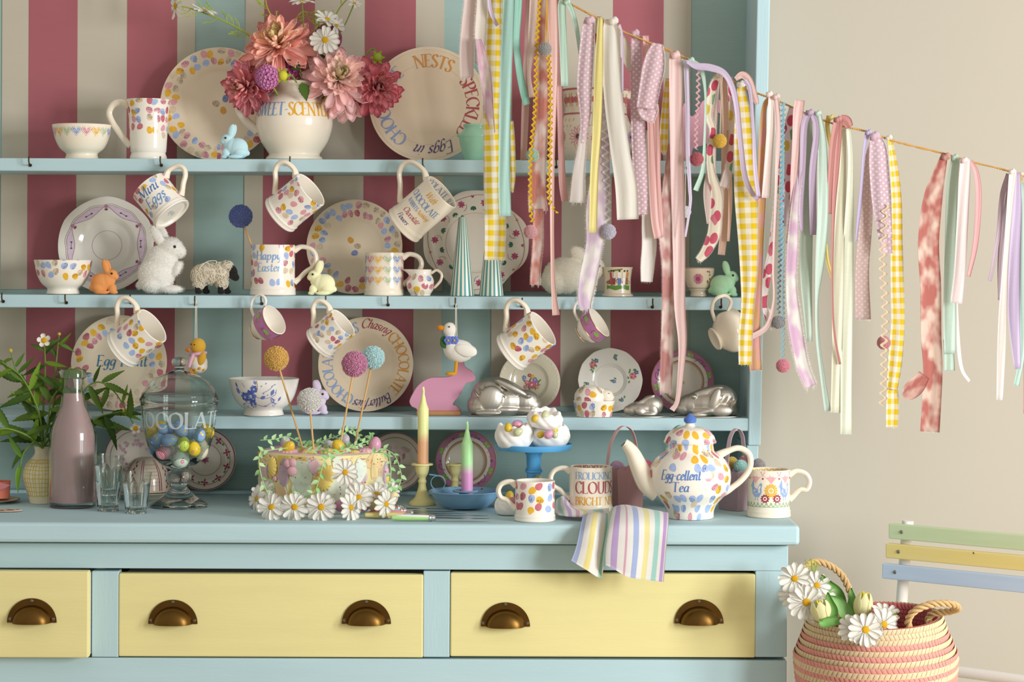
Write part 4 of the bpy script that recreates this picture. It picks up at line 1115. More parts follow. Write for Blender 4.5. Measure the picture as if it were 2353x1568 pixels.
def pink_plate(label, px, py, rpx, d, zs, rot, gr='pink rimmed plates'):
    t, Rr, f, ring = plate(label, px, py, rpx, d, glaze('#e6dccb', .1), well=.60, rise=.14, name='pink_rimmed_plate', zs=zs, roll=rot, group=gr)
    mb = MB(); fl = lambda a, b: lift(f, a, b, .0004)
    circ(mb, f, Rr * .66, Rr * .315, '#b06a96'); circ(mb, fl, Rr * .655, .0009, '#b98a3c'); circ(mb, fl, Rr * .975, .0012, '#a8663c'); circ(mb, fl, Rr * .62, .0012, '#c9a45c', wv=.0007, wn=60, n=240)
    for k in range(6):
        a = k * pi / 3 + .3; c_ = (Rr * .82 * sin(a), Rr * .82 * cos(a))
        for j in range(5): blot(mb, fl, drop(.0028, .0085), c_[0], c_[1], 1, -a + (j - 2) * .75, '#9db860' if j % 2 else '#84a350')
        line(mb, fl, [(Rr * .74 * sin(a + .25), Rr * .74 * cos(a + .25)), (Rr * .86 * sin(a + .35), Rr * .86 * cos(a + .35)), (Rr * .9 * sin(a + .5), Rr * .9 * cos(a + .5)), (Rr * .82 * sin(a + .55), Rr * .82 * cos(a + .55)), (Rr * .80 * sin(a + .45), Rr * .80 * cos(a + .45))], .0010, '#c39a40' if k % 2 else '#7a4a62')
        for j in (0, 1): blot(mb, fl, drop(.0012, .006), Rr * .80 * sin(a + .68), Rr * .80 * cos(a + .68), 1, -a - .6 + j * .8, '#7a4a62')
    for j in range(6): blot(mb, f, drop(.0012, .005), 0, -.002, 1, j * 1.05, '#c9a45c')
    mb.build('rim_print', ink(), t)
pink_plate('pink rimmed plate with gold scrolls behind the small tin moulds', 1568, 887, 72, 4.113, Z_L, 0)
pink_plate('pink rimmed plate with green leaves behind the two tone green candle', 1071, 1069, 70, 4.113, Z_B, 25)
# rack base: three purple lustre saucers and an upturned cup
def lustre(label, px, py, rpx, d, kind, roll=0):
    t, Rr, f, ring = plate(label, px, py, rpx, d, glaze('#e0d3c2', .1), well=.58, rise=.12, name='lustre_saucer', zs=Z_B, roll=roll)
    mb = MB(); fl = lambda a, b: lift(f, a, b, .0004)
    circ(mb, f, Rr * .955, Rr * .035, '#8c4a5a'); circ(mb, f, Rr * .80, .0012, '#a8707c')
    if kind == 0:
        for k in range(60): blot(mb, f, ell(.0035, .0025, 7), *(lambda a, q: (q * sin(a), q * cos(a)))(R.uniform(0, 6.3), Rr * R.uniform(.35, .68)), 1, R.random() * 3, '#c9a0ac')
    elif kind == 1:
        for k in range(10):
            a = k * .628; c_ = (Rr * .74 * sin(a), Rr * .74 * cos(a))
            for j in range(4): blot(mb, fl, drop(.0018, .008), c_[0], c_[1], 1, -a + j * 1.5, '#96344f')
            blot(mb, fl, drop(.0022, .006), Rr * .74 * sin(a + .3), Rr * .74 * cos(a + .3), 1, -a + 1, '#5f8a4a')
        circ(mb, f, Rr * .50, .0008, '#9c5a6c')
        for j in range(6): blot(mb, f, drop(.0022, .008), 0, 0, 1, j * 1.05, '#b8627f')
    else:
        line(mb, f, [(-Rr * .5, -.006), (0, -.005), (Rr * .5, -.007)], .0012, '#a37078')
        for k in range(16): blot(mb, f, ell(.006, .004, 8), R.uniform(-.7, .5) * Rr * .8, Rr * R.uniform(.25, .48), 1, 0, '#cdb0ac')
        for k in range(9): blot(mb, f, drop(.0025, .012), R.uniform(-.5, .5) * Rr, Rr * R.uniform(-.1, .15), 1, R.uniform(-1, 1), '#a06a74')
        for k in range(8): blot(mb, f, drop(.0018, .007), (k - 4) * Rr * .1, -Rr * (.62 + .04 * (k % 2)), 1, 1.8, '#8c4a5a')
    mb.build('lustre_print', ink(), t)
lustre('purple lustre saucer behind the carafe and glasses', 316, 1061, 76, 4.109, 0)
lustre('purple lustre saucer with berries behind the glass egg jar', 472, 1061, 71, 4.113, 1)
lustre('lustre saucer painted with a landscape, to the right of the cake', 908, 1065, 68, 4.113, 2)
def upturned_cup():
    d = 4.044; r = S(57, d); h = S(78, d)
    t = thing('lustre_cup', 'pink lustre cup turned upside down on its saucer rim behind the tumblers', 'cup', std(335, 4.035, Z_W + .0143))
    o = [(r * .96, .0), (r, .0), (r * .99, h * .12), (r * .95, h * .4), (r * .82, h * .66), (r * .6, h * .86), (r * .35, h * .97), (.0001, h)]
    o = catmull(o, 3); o[-1] = (.0001, h)
    MB().lathe(o + [(.0001, h - .003)] + [(max(a * .95, .0001), max(b - .003, 0)) for a, b in reversed(o[:-1])], 48).build('body', glaze('#dcc9b4', .12), t)
    mb = MB(); f = on_lathe(o, .0005, 0, r)
    for k in range(-3, 4):
        u = k * r * .8
        for e in (-.0022, .0022): line(mb, f, [(u * q + e, h * z) for q, z in ((1, .04), (1, .4), (1, .7), (1, .93))], .0016, '#8f3d57')
        if k % 2 == 0:
            for i in range(-3, 4):
                for j in range(7): blot(mb, f, ell(.0007, .0007, 6), u + r * .4 + i * .0042 + (j % 2) * .002, h * (.2 + .1 * j), 1, 0, '#5a3a40')
        else:
            for j in range(9): blot(mb, f, drop(.002, .007), u + r * .4 + (.004 if j % 2 else -.004), h * (.1 + .09 * j), 1, .6 if j % 2 else -.6, '#8f2f52')
    mb.build('lustre_print', ink(), t)
upturned_cup()
t = thing('lustre_saucer', 'cream saucer lying under the upturned lustre cup', 'plate', std(335, 4.035, Z_W))
MB().lathe([(.0001, .001), (.024, .001), (.026, 0), (.028, .002), (.050, .009), (.058, .0125), (.057, .0135), (.045, .0095), (.03, .006), (.0001, .006)], 48).build('body', glaze('#e6d9c2', .12), t)
# ------------------------------------------------------------------ toy animals, moulds, ornaments
def ellipsoids(mb, parts, n=20, m=14):
    for p in parts:
        c, r = p[0], p[1]; rot = Euler([radians(q) for q in p[2]]).to_matrix() if len(p) > 2 else None
        mb.ball(c, r, None, n, m, rot)
    return mb
def blob(name, parts, mat, voxel, smooth=6, parent=None, M=None, color=None, mesh_only=False):
    """ellipsoids melted into one continuous surface"""
    me = ellipsoids(MB(), parts).mesh(name)
    o = finish(bpy.data.objects.new(name, me), mat, parent, M, color)
    a = o.modifiers.new('melt', 'REMESH'); a.mode = 'VOXEL'; a.voxel_size = voxel; a.use_smooth_shade = True
    if smooth: b = o.modifiers.new('soft', 'SMOOTH'); b.factor = .6; b.iterations = smooth
    return o
def inside(p, parts, k=.96):
    for q in parts:
        rot = Euler([radians(x) for x in q[2]]).to_matrix() if len(q) > 2 else None
        d = Vector(p) - Vector(q[0])
        if rot is not None: d = rot.transposed() @ d
        r = q[1] if isinstance(q[1], (tuple, list)) else (q[1],) * 3
        if sum((d[i] / r[i]) ** 2 for i in range(3)) < k * k: return True
    return False
def fur(parts, n, length, wd=.0005, droop=.3, jitter=.6, rnd=None, only=None):
    """short tufts standing off the melted surface"""
    g = rnd or random.Random(3); mb = MB()
    area = [(q[1][0] * q[1][1] + q[1][0] * q[1][2] + q[1][1] * q[1][2]) if isinstance(q[1], (tuple, list)) else 3 * q[1] ** 2 for q in parts]
    tot = sum(area)
    for q, ar in zip(parts, area):
        r = q[1] if isinstance(q[1], (tuple, list)) else (q[1],) * 3
        rot = Euler([radians(x) for x in q[2]]).to_matrix() if len(q) > 2 else Matrix.Identity(3)
        for _ in range(int(n * ar / tot)):
            v = Vector((g.gauss(0, 1), g.gauss(0, 1), g.gauss(0, 1))).normalized()
            p = Vector(q[0]) + rot @ Vector((v.x * r[0], v.y * r[1], v.z * r[2]))
            nn = (rot @ Vector((v.x / r[0], v.y / r[1], v.z / r[2]))).normalized()
            if inside(p, [x for x in parts if x is not q], .98): continue
            dirn = (nn + Vector((g.gauss(0, jitter), g.gauss(0, jitter), g.gauss(0, jitter) - droop)) * .6).normalized()
            s_ = dirn.cross(Vector((g.gauss(0, 1), g.gauss(0, 1), g.gauss(0, 1)))).normalized() * wd
            L = length * g.uniform(.5, 1.1); b = p - nn * .0008
            mid = b + dirn * L * .55; tip = b + dirn * L + Vector((0, 0, -droop * L * .3))
            mb.add([b - s_, b + s_, mid + s_ * .8, mid - s_ * .8, tip], [[0, 1, 2, 3], [3, 2, 4]])
    return mb
# --- small flocked rabbit (facing +x), pixel built at 78 px tall
q = S(1, 4.021)
def px_parts(lst, cx, base, q):
    out = []
    for p in lst:
        (x, z), y = p[0], p[3] if len(p) > 3 and p[3] is not None else 0
        r = p[1]; r = r if isinstance(r, (tuple, list)) else (r, r, r)
        item = (((x - cx) * q, y * q, (base - z) * q), tuple(v * q for v in r))
        if len(p) > 2 and p[2]: item += ((0, p[2], 0),)
        out.append(item)
    return out
RAB = px_parts([((232, 651), (24, 19, 23)), ((244, 648), (18, 16, 20)), ((227, 661), (19, 21, 15)), ((256, 632), (14, 12, 13)), ((264, 636), (8.5, 9, 8)), ((243, 613), (7.5, 5, 17), -16, -6), ((246, 613), (7.5, 5, 17), -14, 6), ((211, 663), 7), ((258, 664), (9, 7, 12), 0, -7), ((258, 664), (9, 7, 12), 0, 7), ((236, 672), (17, 7, 5), 0, -13), ((236, 672), (17, 7, 5), 0, 13), ((262, 672), (8, 6, 4.5), 0, -7), ((262, 672), (8, 6, 4.5), 0, 7), ((252, 645), (13, 12, 14))], 240, 677, q)
RABM = None
def flock_rabbit(label, px, d, z, col, flip=False, s=1.0):
    t = thing('toy_rabbit', label, 'toy rabbit', std(px, d, z) @ (RZ(180) if flip else RZ(0)) @ Matrix.Scale(s, 4), 'flocked toy rabbits')
    blob('body', RAB, matte('obj', .9, .05, 400, .05, .25, .1), .0011, 3, t, None, col)
    e = MB()
    for y in (-1, 1): e.ball(((258.5 - 240) * q, y * 11.6 * q, (677 - 629) * q), .0021, None, 10, 6)
    e.build('eyes', glaze('#1d1712', .1), t)
flock_rabbit('orange toy rabbit in front of the garland plate', 240, 4.003, Z_M, '#e49a5c')
flock_rabbit('powder blue toy rabbit in front of the dahlia jug', 538, 3.998, Z_T, '#c0e0e6', True)
flock_rabbit('pale yellow toy rabbit beside the Happy Easter mug', 738, 3.998, Z_M, '#f2eec2', True)
flock_rabbit('mint green toy rabbit at the right end of the middle shelf', 1664, 4.007, Z_M, '#b6e2ba', False, 1.03)
flock_rabbit('lilac toy rabbit hiding behind the palest pink pompom pick', 724, 4.016, Z_L, '#d8c8dc')

# --- white plush rabbit sitting up
def plush_rabbit():
    d = 4.021; k = S(1, d)
    pr = px_parts([((360, 636), (42, 36, 42)), ((372, 606), (36, 30, 40)), ((352, 656), (30, 36, 22)), ((392, 576), (29, 25, 26)), ((411, 583), (16, 17, 15)), ((362, 546), (12, 7, 27), -30, -12), ((372, 545), (12, 7, 27), -20, 12), ((409, 622), (9, 9, 18), 25, -14), ((409, 622), (9, 9, 18), 25, 14), ((396, 669), (26, 11, 9), 0, -18), ((396, 669), (26, 11, 9), 0, 18), ((322, 660), 10), ((382, 600), (24, 24, 24))], 368, 678, k)
    t = thing('plush_rabbit', 'fluffy white toy rabbit sitting upright beside the sheep', 'toy rabbit', std(368, d, Z_M + .003))
    m = plush('#f4f1ea'); blob('body', pr, m, .0022, 4, t); fur(pr, 15000, .0042, .00028, .2, .9).build('fur', m, t)
    e = MB(); e.ball(((404 - 368) * k, -21 * k, (678 - 572) * k), .003, None, 10, 6); e.ball(((404 - 368) * k, 21 * k, (678 - 572) * k), .003, None, 10, 6)
    e.build('eyes', glaze('#2a2520', .1), t)
plush_rabbit()
def plush_crouch():
    d = 4.035; k = S(1, d)
    pr = px_parts([((1300, 640), (52, 40, 42)), ((1278, 650), (34, 42, 34)), ((1336, 645), (38, 32, 36)), ((1364, 624), (26, 24, 26)), ((1382, 630), (12, 14, 12)), ((1326, 590), (15, 7, 20), -50, -11), ((1336, 592), (14, 7, 22), -35, 11), ((1345, 674), (24, 10, 9), 0, -14), ((1345, 674), (24, 10, 9), 0, 14), ((1250, 655), 11)], 1310, 684, k)
    t = thing('plush_rabbit', 'fluffy cream toy rabbit crouching behind the ribbons beside the cricket mug', 'toy rabbit', std(1310, d, Z_M + .003))
    m = plush('#ece6d6'); blob('body', pr, m, .0022, 4, t); fur(pr, 11000, .0034, .00028, .2, .9).build('fur', m, t)
    MB().ball(((1376 - 1310) * k, -21 * k, (684 - 618) * k), .0026, None, 10, 6).build('eye', glaze('#2a2520', .1), t)
plush_crouch()
def sheep():
    d = 4.012; k = S(1, d)
    wool = px_parts([((482, 632), (39, 25, 25)), ((462, 636), (22, 24, 24)), ((505, 630), (22, 23, 24)), ((520, 616), (15, 17, 13)), ((457, 655), (12, 20, 12)), ((510, 654), (13, 20, 12))], 493, 680, k)
    t = thing('felt_sheep', 'woolly cream felt sheep with a black face standing on the middle shelf', 'toy sheep', std(493, d, Z_M))
    m = plush('#e6dcc8'); blob('body', wool, m, .002, 3, t)
    g = random.Random(5); mb = MB()
    for q_ in wool:
        r = q_[1]
        for _ in range(150):
            v = Vector((g.gauss(0, 1), g.gauss(0, 1), g.gauss(0, 1))).normalized(); p = Vector(q_[0]) + Vector((v.x * r[0], v.y * r[1], v.z * r[2]))
            if inside(p, [x for x in wool if x is not q_], .97) or v.y > .5: continue
            a = v.cross(Vector((g.gauss(0, 1), g.gauss(0, 1), g.gauss(0, 1)))).normalized(); b = v.cross(a); s_ = g.uniform(.0016, .003)
            mb.tube([p + a * (s_ * cos(h)) + b * (s_ * sin(h)) + v * (.0008 + .0007 * sin(h * .7)) for h in (0, 1.2, 2.4, 3.6, 4.8)], .0008, 5, caps=False)
    mb.build('fleece', m, t)
    blk = plush('#2b2826')
    blob('head', px_parts([((534, 628), (12, 11, 18), -12), ((541, 640), (9, 9, 9)), ((526, 620), (8, 16, 6))], 493, 680, k), blk, .0013, 3, t)
    for x, y in ((456, -13), (470, 13), (508, -13), (519, 13)):
        blob('leg', px_parts([((x, 666), (6.5, 6.5, 13), None, y), ((x + 2, 673), (9, 7, 6), None, y)], 493, 680, k), blk, .0014, 2, t)
    e = MB(); e.ball(((541 - 493) * k, -10 * k, (680 - 628) * k), .0014, None, 8, 6)
    e.build('eye', glaze('#0f0d0c', .05), t)
    MB().tube([((x - 493) * k, -20 * k, (680 - z) * k) for x, z in catmull([(455, 645), (451, 636), (462, 618), (478, 604), (498, 602), (500, 607)], 5)], .0007, 6).build('hanging_cord', matte('#efe6d4', .9), t)
sheep()

# --- felt chick on a cord
def chick():
    d = 3.946; k = S(1, d); o = P(452, 860, d)
    t = thing('felt_chick', 'yellow felt chick in a spotted romper and pink scarf, hanging by a cord', 'ornament', T(o))
    pp = lambda l: px_parts(l, 452, 860, k)
    yel, wht, pk = plush('#dcae3e'), plush('#f1e9dc'), plush('#e3b4c6')
    blob('head', pp([((455, 796), (18, 17, 19)), ((457, 812), (13, 13, 10))]), yel, .0014, 4, t)
    blob('romper', pp([((455, 834), (22, 20, 22)), ((456, 842), (21, 19, 16))]), wht, .0014, 4, t)
    for y, x, r in ((-17, 466, 20), (15, 446, -18)):
        MB().ball(((x - 452) * k, y * k, (860 - 824) * k), (9 * k, 6 * k, 16 * k), None, 14, 10, Matrix.Rotation(radians(r), 3, 'Y')).build('wing', yel, t)
    MB().lathe([(.0001, 0), (6 * k, .001), (4 * k, 8 * k), (.0001, 12 * k)], 12, M=T((437 - 452) * k, -6 * k, (860 - 803) * k) @ RY(-100)).build('beak', plush('#e88a2c'), t)
    mb = MB()
    for x, y, z in ((449, -15.5, 792), (440, -10, 791)): mb.ball(((x - 452) * k, y * k, (860 - z) * k), .0013, None, 8, 6)
    mb.build('eyes', glaze('#1a1512', .1), t)
    mb = MB(); mb.tube([(3 * k + 17 * k * cos(a), 17 * k * sin(a), (860 - 813) * k + 2 * k * cos(a)) for a in [i * pi / 8 for i in range(17)]], 4 * k, 8)
    mb.tube([((x - 452) * k, y * k, (860 - z) * k) for x, y, z in catmull([(447, -16, 814), (443, -20, 824), (439, -21, 836), (437, -20, 842)], 4)], [4 * k] * 13, 8)
    mb.build('scarf', pk, t)
    mb = MB()
    for x, y, z in ((446, -19, 826), (462, -20, 846), (452, -19, 850), (470, -13, 850)): mb.ball(((x - 452) * k, y * k, (860 - z) * k), (3.4 * k, 1.6 * k, 3.4 * k), None, 8, 6)
    mb.build('spots', yel, t)
    for x in (441, 449): 
        mb = MB()
        for j in (-1, 0, 1): mb.tube([((x - 452) * k, -12 * k, (860 - 848) * k), ((x + j * 4 - 452) * k, -17 * k, (860 - 857) * k)], 2 * k, 6)
        mb.build('foot', plush('#d99c2a'), t)
    mb = MB()
    for s_ in (-1, 1): mb.tube([((450 + s_ * 2 - 452) * k, 0, (860 - 778) * k), ((450 + s_ * 1.2 - 452) * k, 0, (860 - 699) * k), ((450 - 452) * k, -.002, (860 - 690) * k)], .0006, 6)
    mb.build('hanging_cord', matte('#efe6d4', .9), t)
chick()
def goose():
    d = 3.946; k = S(1, d); o = P(1050, 865, d)
    t = thing('felt_goose', 'white felt goose with a blue flower collar, hanging over the pink wooden rabbit', 'ornament', T(o))
    pp = lambda l: px_parts(l, 1050, 865, k)
    wht, org = plush('#f2ede3'), plush('#e0921f')
    body = pp([((1055, 807), (34, 23, 26)), ((1040, 800), (22, 20, 26)), ((1078, 806), (19, 15, 13), 18), ((1033, 758), (15, 14, 17)), ((1034, 776), (11, 11, 18))])
    blob('body', body, wht, .0016, 4, t); fur(body, 1500, .002, .0003, 0).build('fur', wht, t)
    for y in (-1, 1): MB().ball((20 * k, y * 21 * k, (865 - 805) * k), (26 * k, 6 * k, 14 * k), None, 14, 10, Matrix.Rotation(radians(14), 3, 'Y')).build('wing', wht, t)
    MB().ball(((1013 - 1050) * k, -2 * k, (865 - 754) * k), (10 * k, 6 * k, 6 * k), None, 12, 8, Matrix.Rotation(radians(8), 3, 'Y')).build('beak', org, t)
    MB().ball(((1032 - 1050) * k, -13.5 * k, (865 - 751) * k), .0016, None, 10, 6).build('eye', glaze('#15110f', .1), t)
    for x in (1030, 1044):
        mb = MB()
        for j in range(6): mb.ball(((x + 6 * cos(j * 1.047) - 1050) * k, -17 * k, (865 - 782 - 6 * sin(j * 1.047)) * k), (4.6 * k, 2.4 * k, 4.6 * k), '#6f86d6', 10, 6)
        mb.ball(((x - 1050) * k, -20 * k, (865 - 782) * k), 2.8 * k, '#e3b53a', 8, 6)
        mb.build('felt_flower', plush('att'), t)
    for x, z, a in ((1018, 780, 20), (1018, 792, -30), (1026, 796, -60)):
        MB().ball(((x - 1050) * k, -12 * k, (865 - z) * k), (6 * k, 2 * k, 9 * k), None, 10, 8, Matrix.Rotation(radians(a), 3, 'Y')).build('felt_leaf', plush('#3d6b34'), t)
    for y in (-6, 6):
        mb = MB(); mb.tube([((1049 - 1050) * k, y * k, (865 - 828) * k), ((1046 - 1050) * k, y * k, (865 - 858) * k)], 3.6 * k, 8)
        mb.ball(((1036 - 1050) * k, (y - 2) * k, (865 - 859) * k), (13 * k, 5 * k, 4.5 * k), None, 10, 6); mb.build('leg', plush('#e0a524'), t)
    mb = MB()
    for s_ in (-1, 1): mb.tube([((1048 + s_ * 2 - 1050) * k, -4 * k, (865 - 786) * k), ((1047 + s_ - 1050) * k, -.001, (865 - 705) * k), ((1047 - 1050) * k, -.002, (865 - 697) * k)], .0006, 6)
    mb.build('hanging_cord', matte('#efe6d4', .9), t)
goose()
# --- striped cones
stripe_w = glaze('att', .25)
for px in (1062, 1129):
    d = 4.012; rb, rt, h = S(28, d), S(9, d), S(181, d)
    t = thing('striped_cone', 'tall teal and white striped cone ' + ('left of' if px < 1100 else 'half hidden behind') + ' the yellow gingham ribbon', 'cone', std(px, d, Z_M), 'striped cones')
    n = 64; mb = MB(); mb.lathe([(rb, .0), (rb, .002), (rt, h - .001), (rt * .9, h), (rt * .3, h)], n, c=lambda i, j: ('#4f9a98' if (j // 2) % 2 else '#efe6d2'))
    mb.build('cone', stripe_w, t)
    if px < 1100: MB().ball((0, 0, h + .0005), (.003, .003, .003), None, 8, 6).build('tip', glaze('#2f7a5a'), t)
# --- wooden cut-outs
edge_w = matte('#c08a5a', .7, .2, 30)
def cutout(name, label, cat, outline, d, cx, base, zs, th, col, plinth):
    k = S(1, d); t = thing(name, label, cat, std(cx, d, zs))
    pz = plinth[2] * k if plinth else 0
    mb = MB(); out = [((x - cx) * k, (base - z) * k + pz) for x, z in catmull(outline, 3, True)]
    mb.prism(out, th)
    o = mb.build('figure', paint(col, .06, .12, (6, 6, 30)), t, T(0, -th / 2, 0), smooth=False); bevel(o, .0008, 1)
    if plinth: bevel(MB().box(((plinth[0] - cx) * k, -th * .8, 0), ((plinth[1] - cx) * k, th * .8, pz)).build('plinth', edge_w, t, smooth=False), .0006, 1)
cutout('wooden_rabbit', 'flat pink wooden rabbit on a ply plinth behind the yellow taper candle', 'cut-out',
       [(943, 914), (941, 923), (946, 933), (957, 938), (962, 943), (1010, 943), (1057, 943), (1055, 937), (1047, 931), (1040, 929), (1044, 921), (1053, 911), (1061, 899), (1066, 886), (1072, 879), (1083, 877), (1090, 874), (1092, 867), (1088, 858), (1081, 850), (1070, 843), (1066, 834), (1066, 818), (1058, 808), (1052, 818), (1048, 838), (1043, 856), (1034, 864), (1015, 866), (990, 867), (972, 875), (957, 889), (948, 904)],
       4.026, 1010, 943, Z_L, .016, '#d294ac', (958, 1059, 9.5))
cutout('wooden_hen', 'flat pink wooden hen on the top shelf half hidden by narrow ribbons', 'cut-out',
       [(1566, 245), (1578, 236), (1586, 262), (1600, 252), (1612, 228), (1632, 221), (1655, 226), (1662, 246), (1657, 258), (1648, 254), (1643, 262), (1648, 278), (1640, 296), (1634, 318), (1612, 330), (1594, 334), (1590, 350), (1606, 362), (1566, 362)],
       4.039, 1612, 362, Z_T, .016, '#d4a0ae', (1562, 1590, 5))
# --- tin moulds
tin = metal('#d0c9bd', .46, .10, 18.0)
def mould(label, lst, cx, base, d, yr, x0, x1, flip=False):
    k = S(1, d); t = thing('tin_mould', label, 'jelly mould', std(cx, d, Z_L), 'tin rabbit moulds')
    b = blob('shell', px_parts(lst, cx, base, k), tin, .0013, 2, t)
    mb = MB(); n = 40; a = (x1 - x0) / 2 * k; c0 = ((x0 + x1) / 2 - cx) * k
    mb.grid([[(c0 + q_ * a * cos(2 * pi * j / n), q_ * yr * k * sin(2 * pi * j / n), z) for j in range(n)] for q_, z in ((.9, .0012), (1.0, .0014), (1.0, .0002), (.9, .0))], None, True)
    mb.build('flange', tin, t)
mould('large tin rabbit mould crouching beneath a hanging egg print mug',
      [((1150, 922), (68, 34, 36)), ((1128, 912), (46, 35, 44)), ((1112, 928), (38, 38, 28)), ((1104, 935), (30, 40, 22)), ((1206, 922), (34, 28, 28)), ((1222, 930), (22, 24, 20)), ((1176, 890), (42, 8, 9), 27, -28), ((1172, 886), (40, 7, 9), 27, 14), ((1150, 880), (30, 20, 12), 10), ((1213, 908), (9, 5, 5), 0, -27), ((1213, 908), (5, 3, 3), 0, -32), ((1214, 943), (30, 8, 6), 4, -24), ((1122, 947), (30, 10, 7), 0, -36), ((1150, 940), (60, 38, 14)), ((1128, 915), (28, 12, 30), 14, -32)] +
      [((1096 + 12 * i, 905 - 5 * min(i, 5 - i)), (2.6, 30, 15), -40, -8) for i in range(6)], 1158, 955, 4.012, 44, 1072, 1246)
mould('small tin rabbit mould between the lidded dish and the large right mould',
      [((1480, 944), (42, 26, 17)), ((1498, 936), (26, 25, 23)), ((1452, 948), (20, 20, 13)), ((1478, 926), (30, 5, 5), -28, -12), ((1500, 946), (10, 6, 14), -20, -22), ((1470, 950), (12, 6, 9), 20, -22), ((1488, 956), (18, 6, 4), 0, -24)], 1479, 963, 3.998, 29, 1428, 1530)
mould('large tin rabbit mould in the right corner of the lowest shelf',
      [((1630, 932), (64, 34, 32)), ((1652, 922), (42, 34, 32)), ((1590, 936), (34, 28, 26)), ((1572, 944), (22, 24, 17)), ((1622, 906), (40, 7, 9), -16, -18), ((1626, 905), (40, 7, 9), -14, 16), ((1592, 916), (7, 5, 5), 0, -25), ((1618, 950), (34, 8, 6), -12, -30), ((1600, 958), (24, 8, 5), 0, -30), ((1655, 948), (26, 10, 14), 0, -30), ((1684, 950), 11), ((1630, 948), (62, 38, 14)), ((1640, 922), (12, 8, 28), 20, -32)] +
      [((1644 + 10 * i, 915 + 4 * i), (2.4, 28, 14), 35, -10) for i in range(5)], 1622, 963, 4.012, 42, 1540, 1703)
# --- lidded dish with a rabbit lid
def lidded_dish():
    d = 3.998; k = S(1, d); r = 48 * k; h = 37 * k
    t = thing('lidded_dish', 'oval egg print dish with a crouching rabbit for a lid', 'dish', std(1365, d, Z_L))
    o = [(.0001, .002), (r * .78, .002), (r * .84, 0), (r * .86, .003), (r * .93, h * .5), (r * .975, h * .86), (r * 1.0, h * .94), (r, h), (r * .95, h), (r * .9, h * .8), (.0001, h * .7)]
    m = egg_print(.0165, .004, h * .9, 9, 9, 9, 9, 31); MB().lathe(o, 56, Rref=r, sq=.72).build('base', m, t)
    r2 = 37 * k; h2 = 36 * k
    o2 = [(r2, 0)] + catmull([(r2, h2 * .2), (r2 * .94, h2 * .5), (r2 * .72, h2 * .82), (r2 * .35, h2 * .97), (.0001, h2)], 4)
    lid = MB().lathe(o2, 48, Rref=r2, sq=.78).build('lid', egg_print(.0172, .0, h2 * .88, 9, 9, 9, 9, 33), t, T(-9 * k, 0, h - .001))
    blob('rabbit_head', px_parts([((1390, 912), (19, 17, 14)), ((1400, 918), (12, 13, 9)), ((1366, 898), (26, 6, 7), 12, -8), ((1366, 898), (26, 6, 7), 12, 8), ((1392, 922), (18, 20, 7))], 1356, 926, k), cream_g, .0013, 3, lid)
    MB().ball(((1398 - 1356) * k, -15 * k, (926 - 908) * k), (.0018, .001, .001), None, 8, 6).build('eye', matte('#a8927a', .4), lid)
lidded_dish()
# --- green glazed jar
def green_jar():
    d = 4.030; r = S(40, d); h = S(84, d)
    t = thing('green_jar', 'small jade green pot beside the long yellow gingham ribbon', 'jar', std(1093, d, Z_T))
    o = [(.0001, .002), (r * .62, .002), (r * .66, 0), (r * .68, .003)] + catmull([(r * .78, h * .2), (r * .93, h * .5), (r * .97, h * .62), (r * 1.0, h * .68), (r * .93, h * .74), (r * .80, h * .82), (r * .70, h * .88), (r * .69, h * .92), (r * .73, h * .97), (r * .72, h)], 3) + [(r * .66, h), (r * .62, h * .9), (r * .85, h * .6), (.0001, h * .1)]
    MB().lathe(o, 56).build('body', glaze('#9ccdb0', .12), t)
    mb = MB()
    for s_ in (-1, 1): mb.ball((s_ * r * .98, 0, h * .70), (r * .12, r * .16, h * .05), None, 12, 8)
    mb.build('lug', glaze('#9ccdb0', .12), t)
green_jar()
# --- pompoms and pompom picks
def pompom_mesh(n=900, seed=1):
    g = random.Random(seed); mb = MB(); mb.ball((0, 0, 0), .86, None, 16, 10)
    for i in range(n):
        z = 1 - 2 * (i + .5) / n; a = i * 2.39996; s_ = sqrt(1 - z * z); v = Vector((s_ * cos(a), s_ * sin(a), z))
        t_ = v.cross(Vector((g.gauss(0, 1), g.gauss(0, 1), g.gauss(0, 1)))).normalized(); b = v.cross(t_); L = g.uniform(.93, 1.04); wd = .052
        c = (v + t_ * g.uniform(-.05, .05)).normalized()
        mb.add([v * .80 + t_ * wd * .8, v * .80 - t_ * wd * .4 + b * wd * .7, v * .80 - t_ * wd * .4 - b * wd * .7, c * L + t_ * wd, c * L - t_ * wd * .5 + b * wd * .86, c * L - t_ * wd * .5 - b * wd * .86], [[0, 1, 4, 3], [1, 2, 5, 4], [2, 0, 3, 5], [3, 4, 5]])
    return mb.mesh('pompom', False)
POM = [pompom_mesh(900, s_) for s_ in (1, 2)]
yarn = plush('obj')
def pompom(px, py, d, rpx, col, parent=None, name='pompom', label=None, group=None):
    c = P(px, py, d); col = tuple(min(.85, (v * .86 + .05) * 1.25) for v in hx(col)[:3]); o = shared(name, POM[int(px) % 2], yarn, None, None, col)
    M = T(c) @ Euler((px * .7, py * .3, px * .1)).to_matrix().to_4x4() @ Matrix.Scale(S(rpx, d), 4)
    o.matrix_world = M
    if parent is not None:
        o.parent = parent; o.matrix_parent_inverse = parent.matrix_world.inverted()
    if label: tag(o, label, 'pompom', group)
    return o
wood_s = matte('#d9ae72', .6, .15, 60)
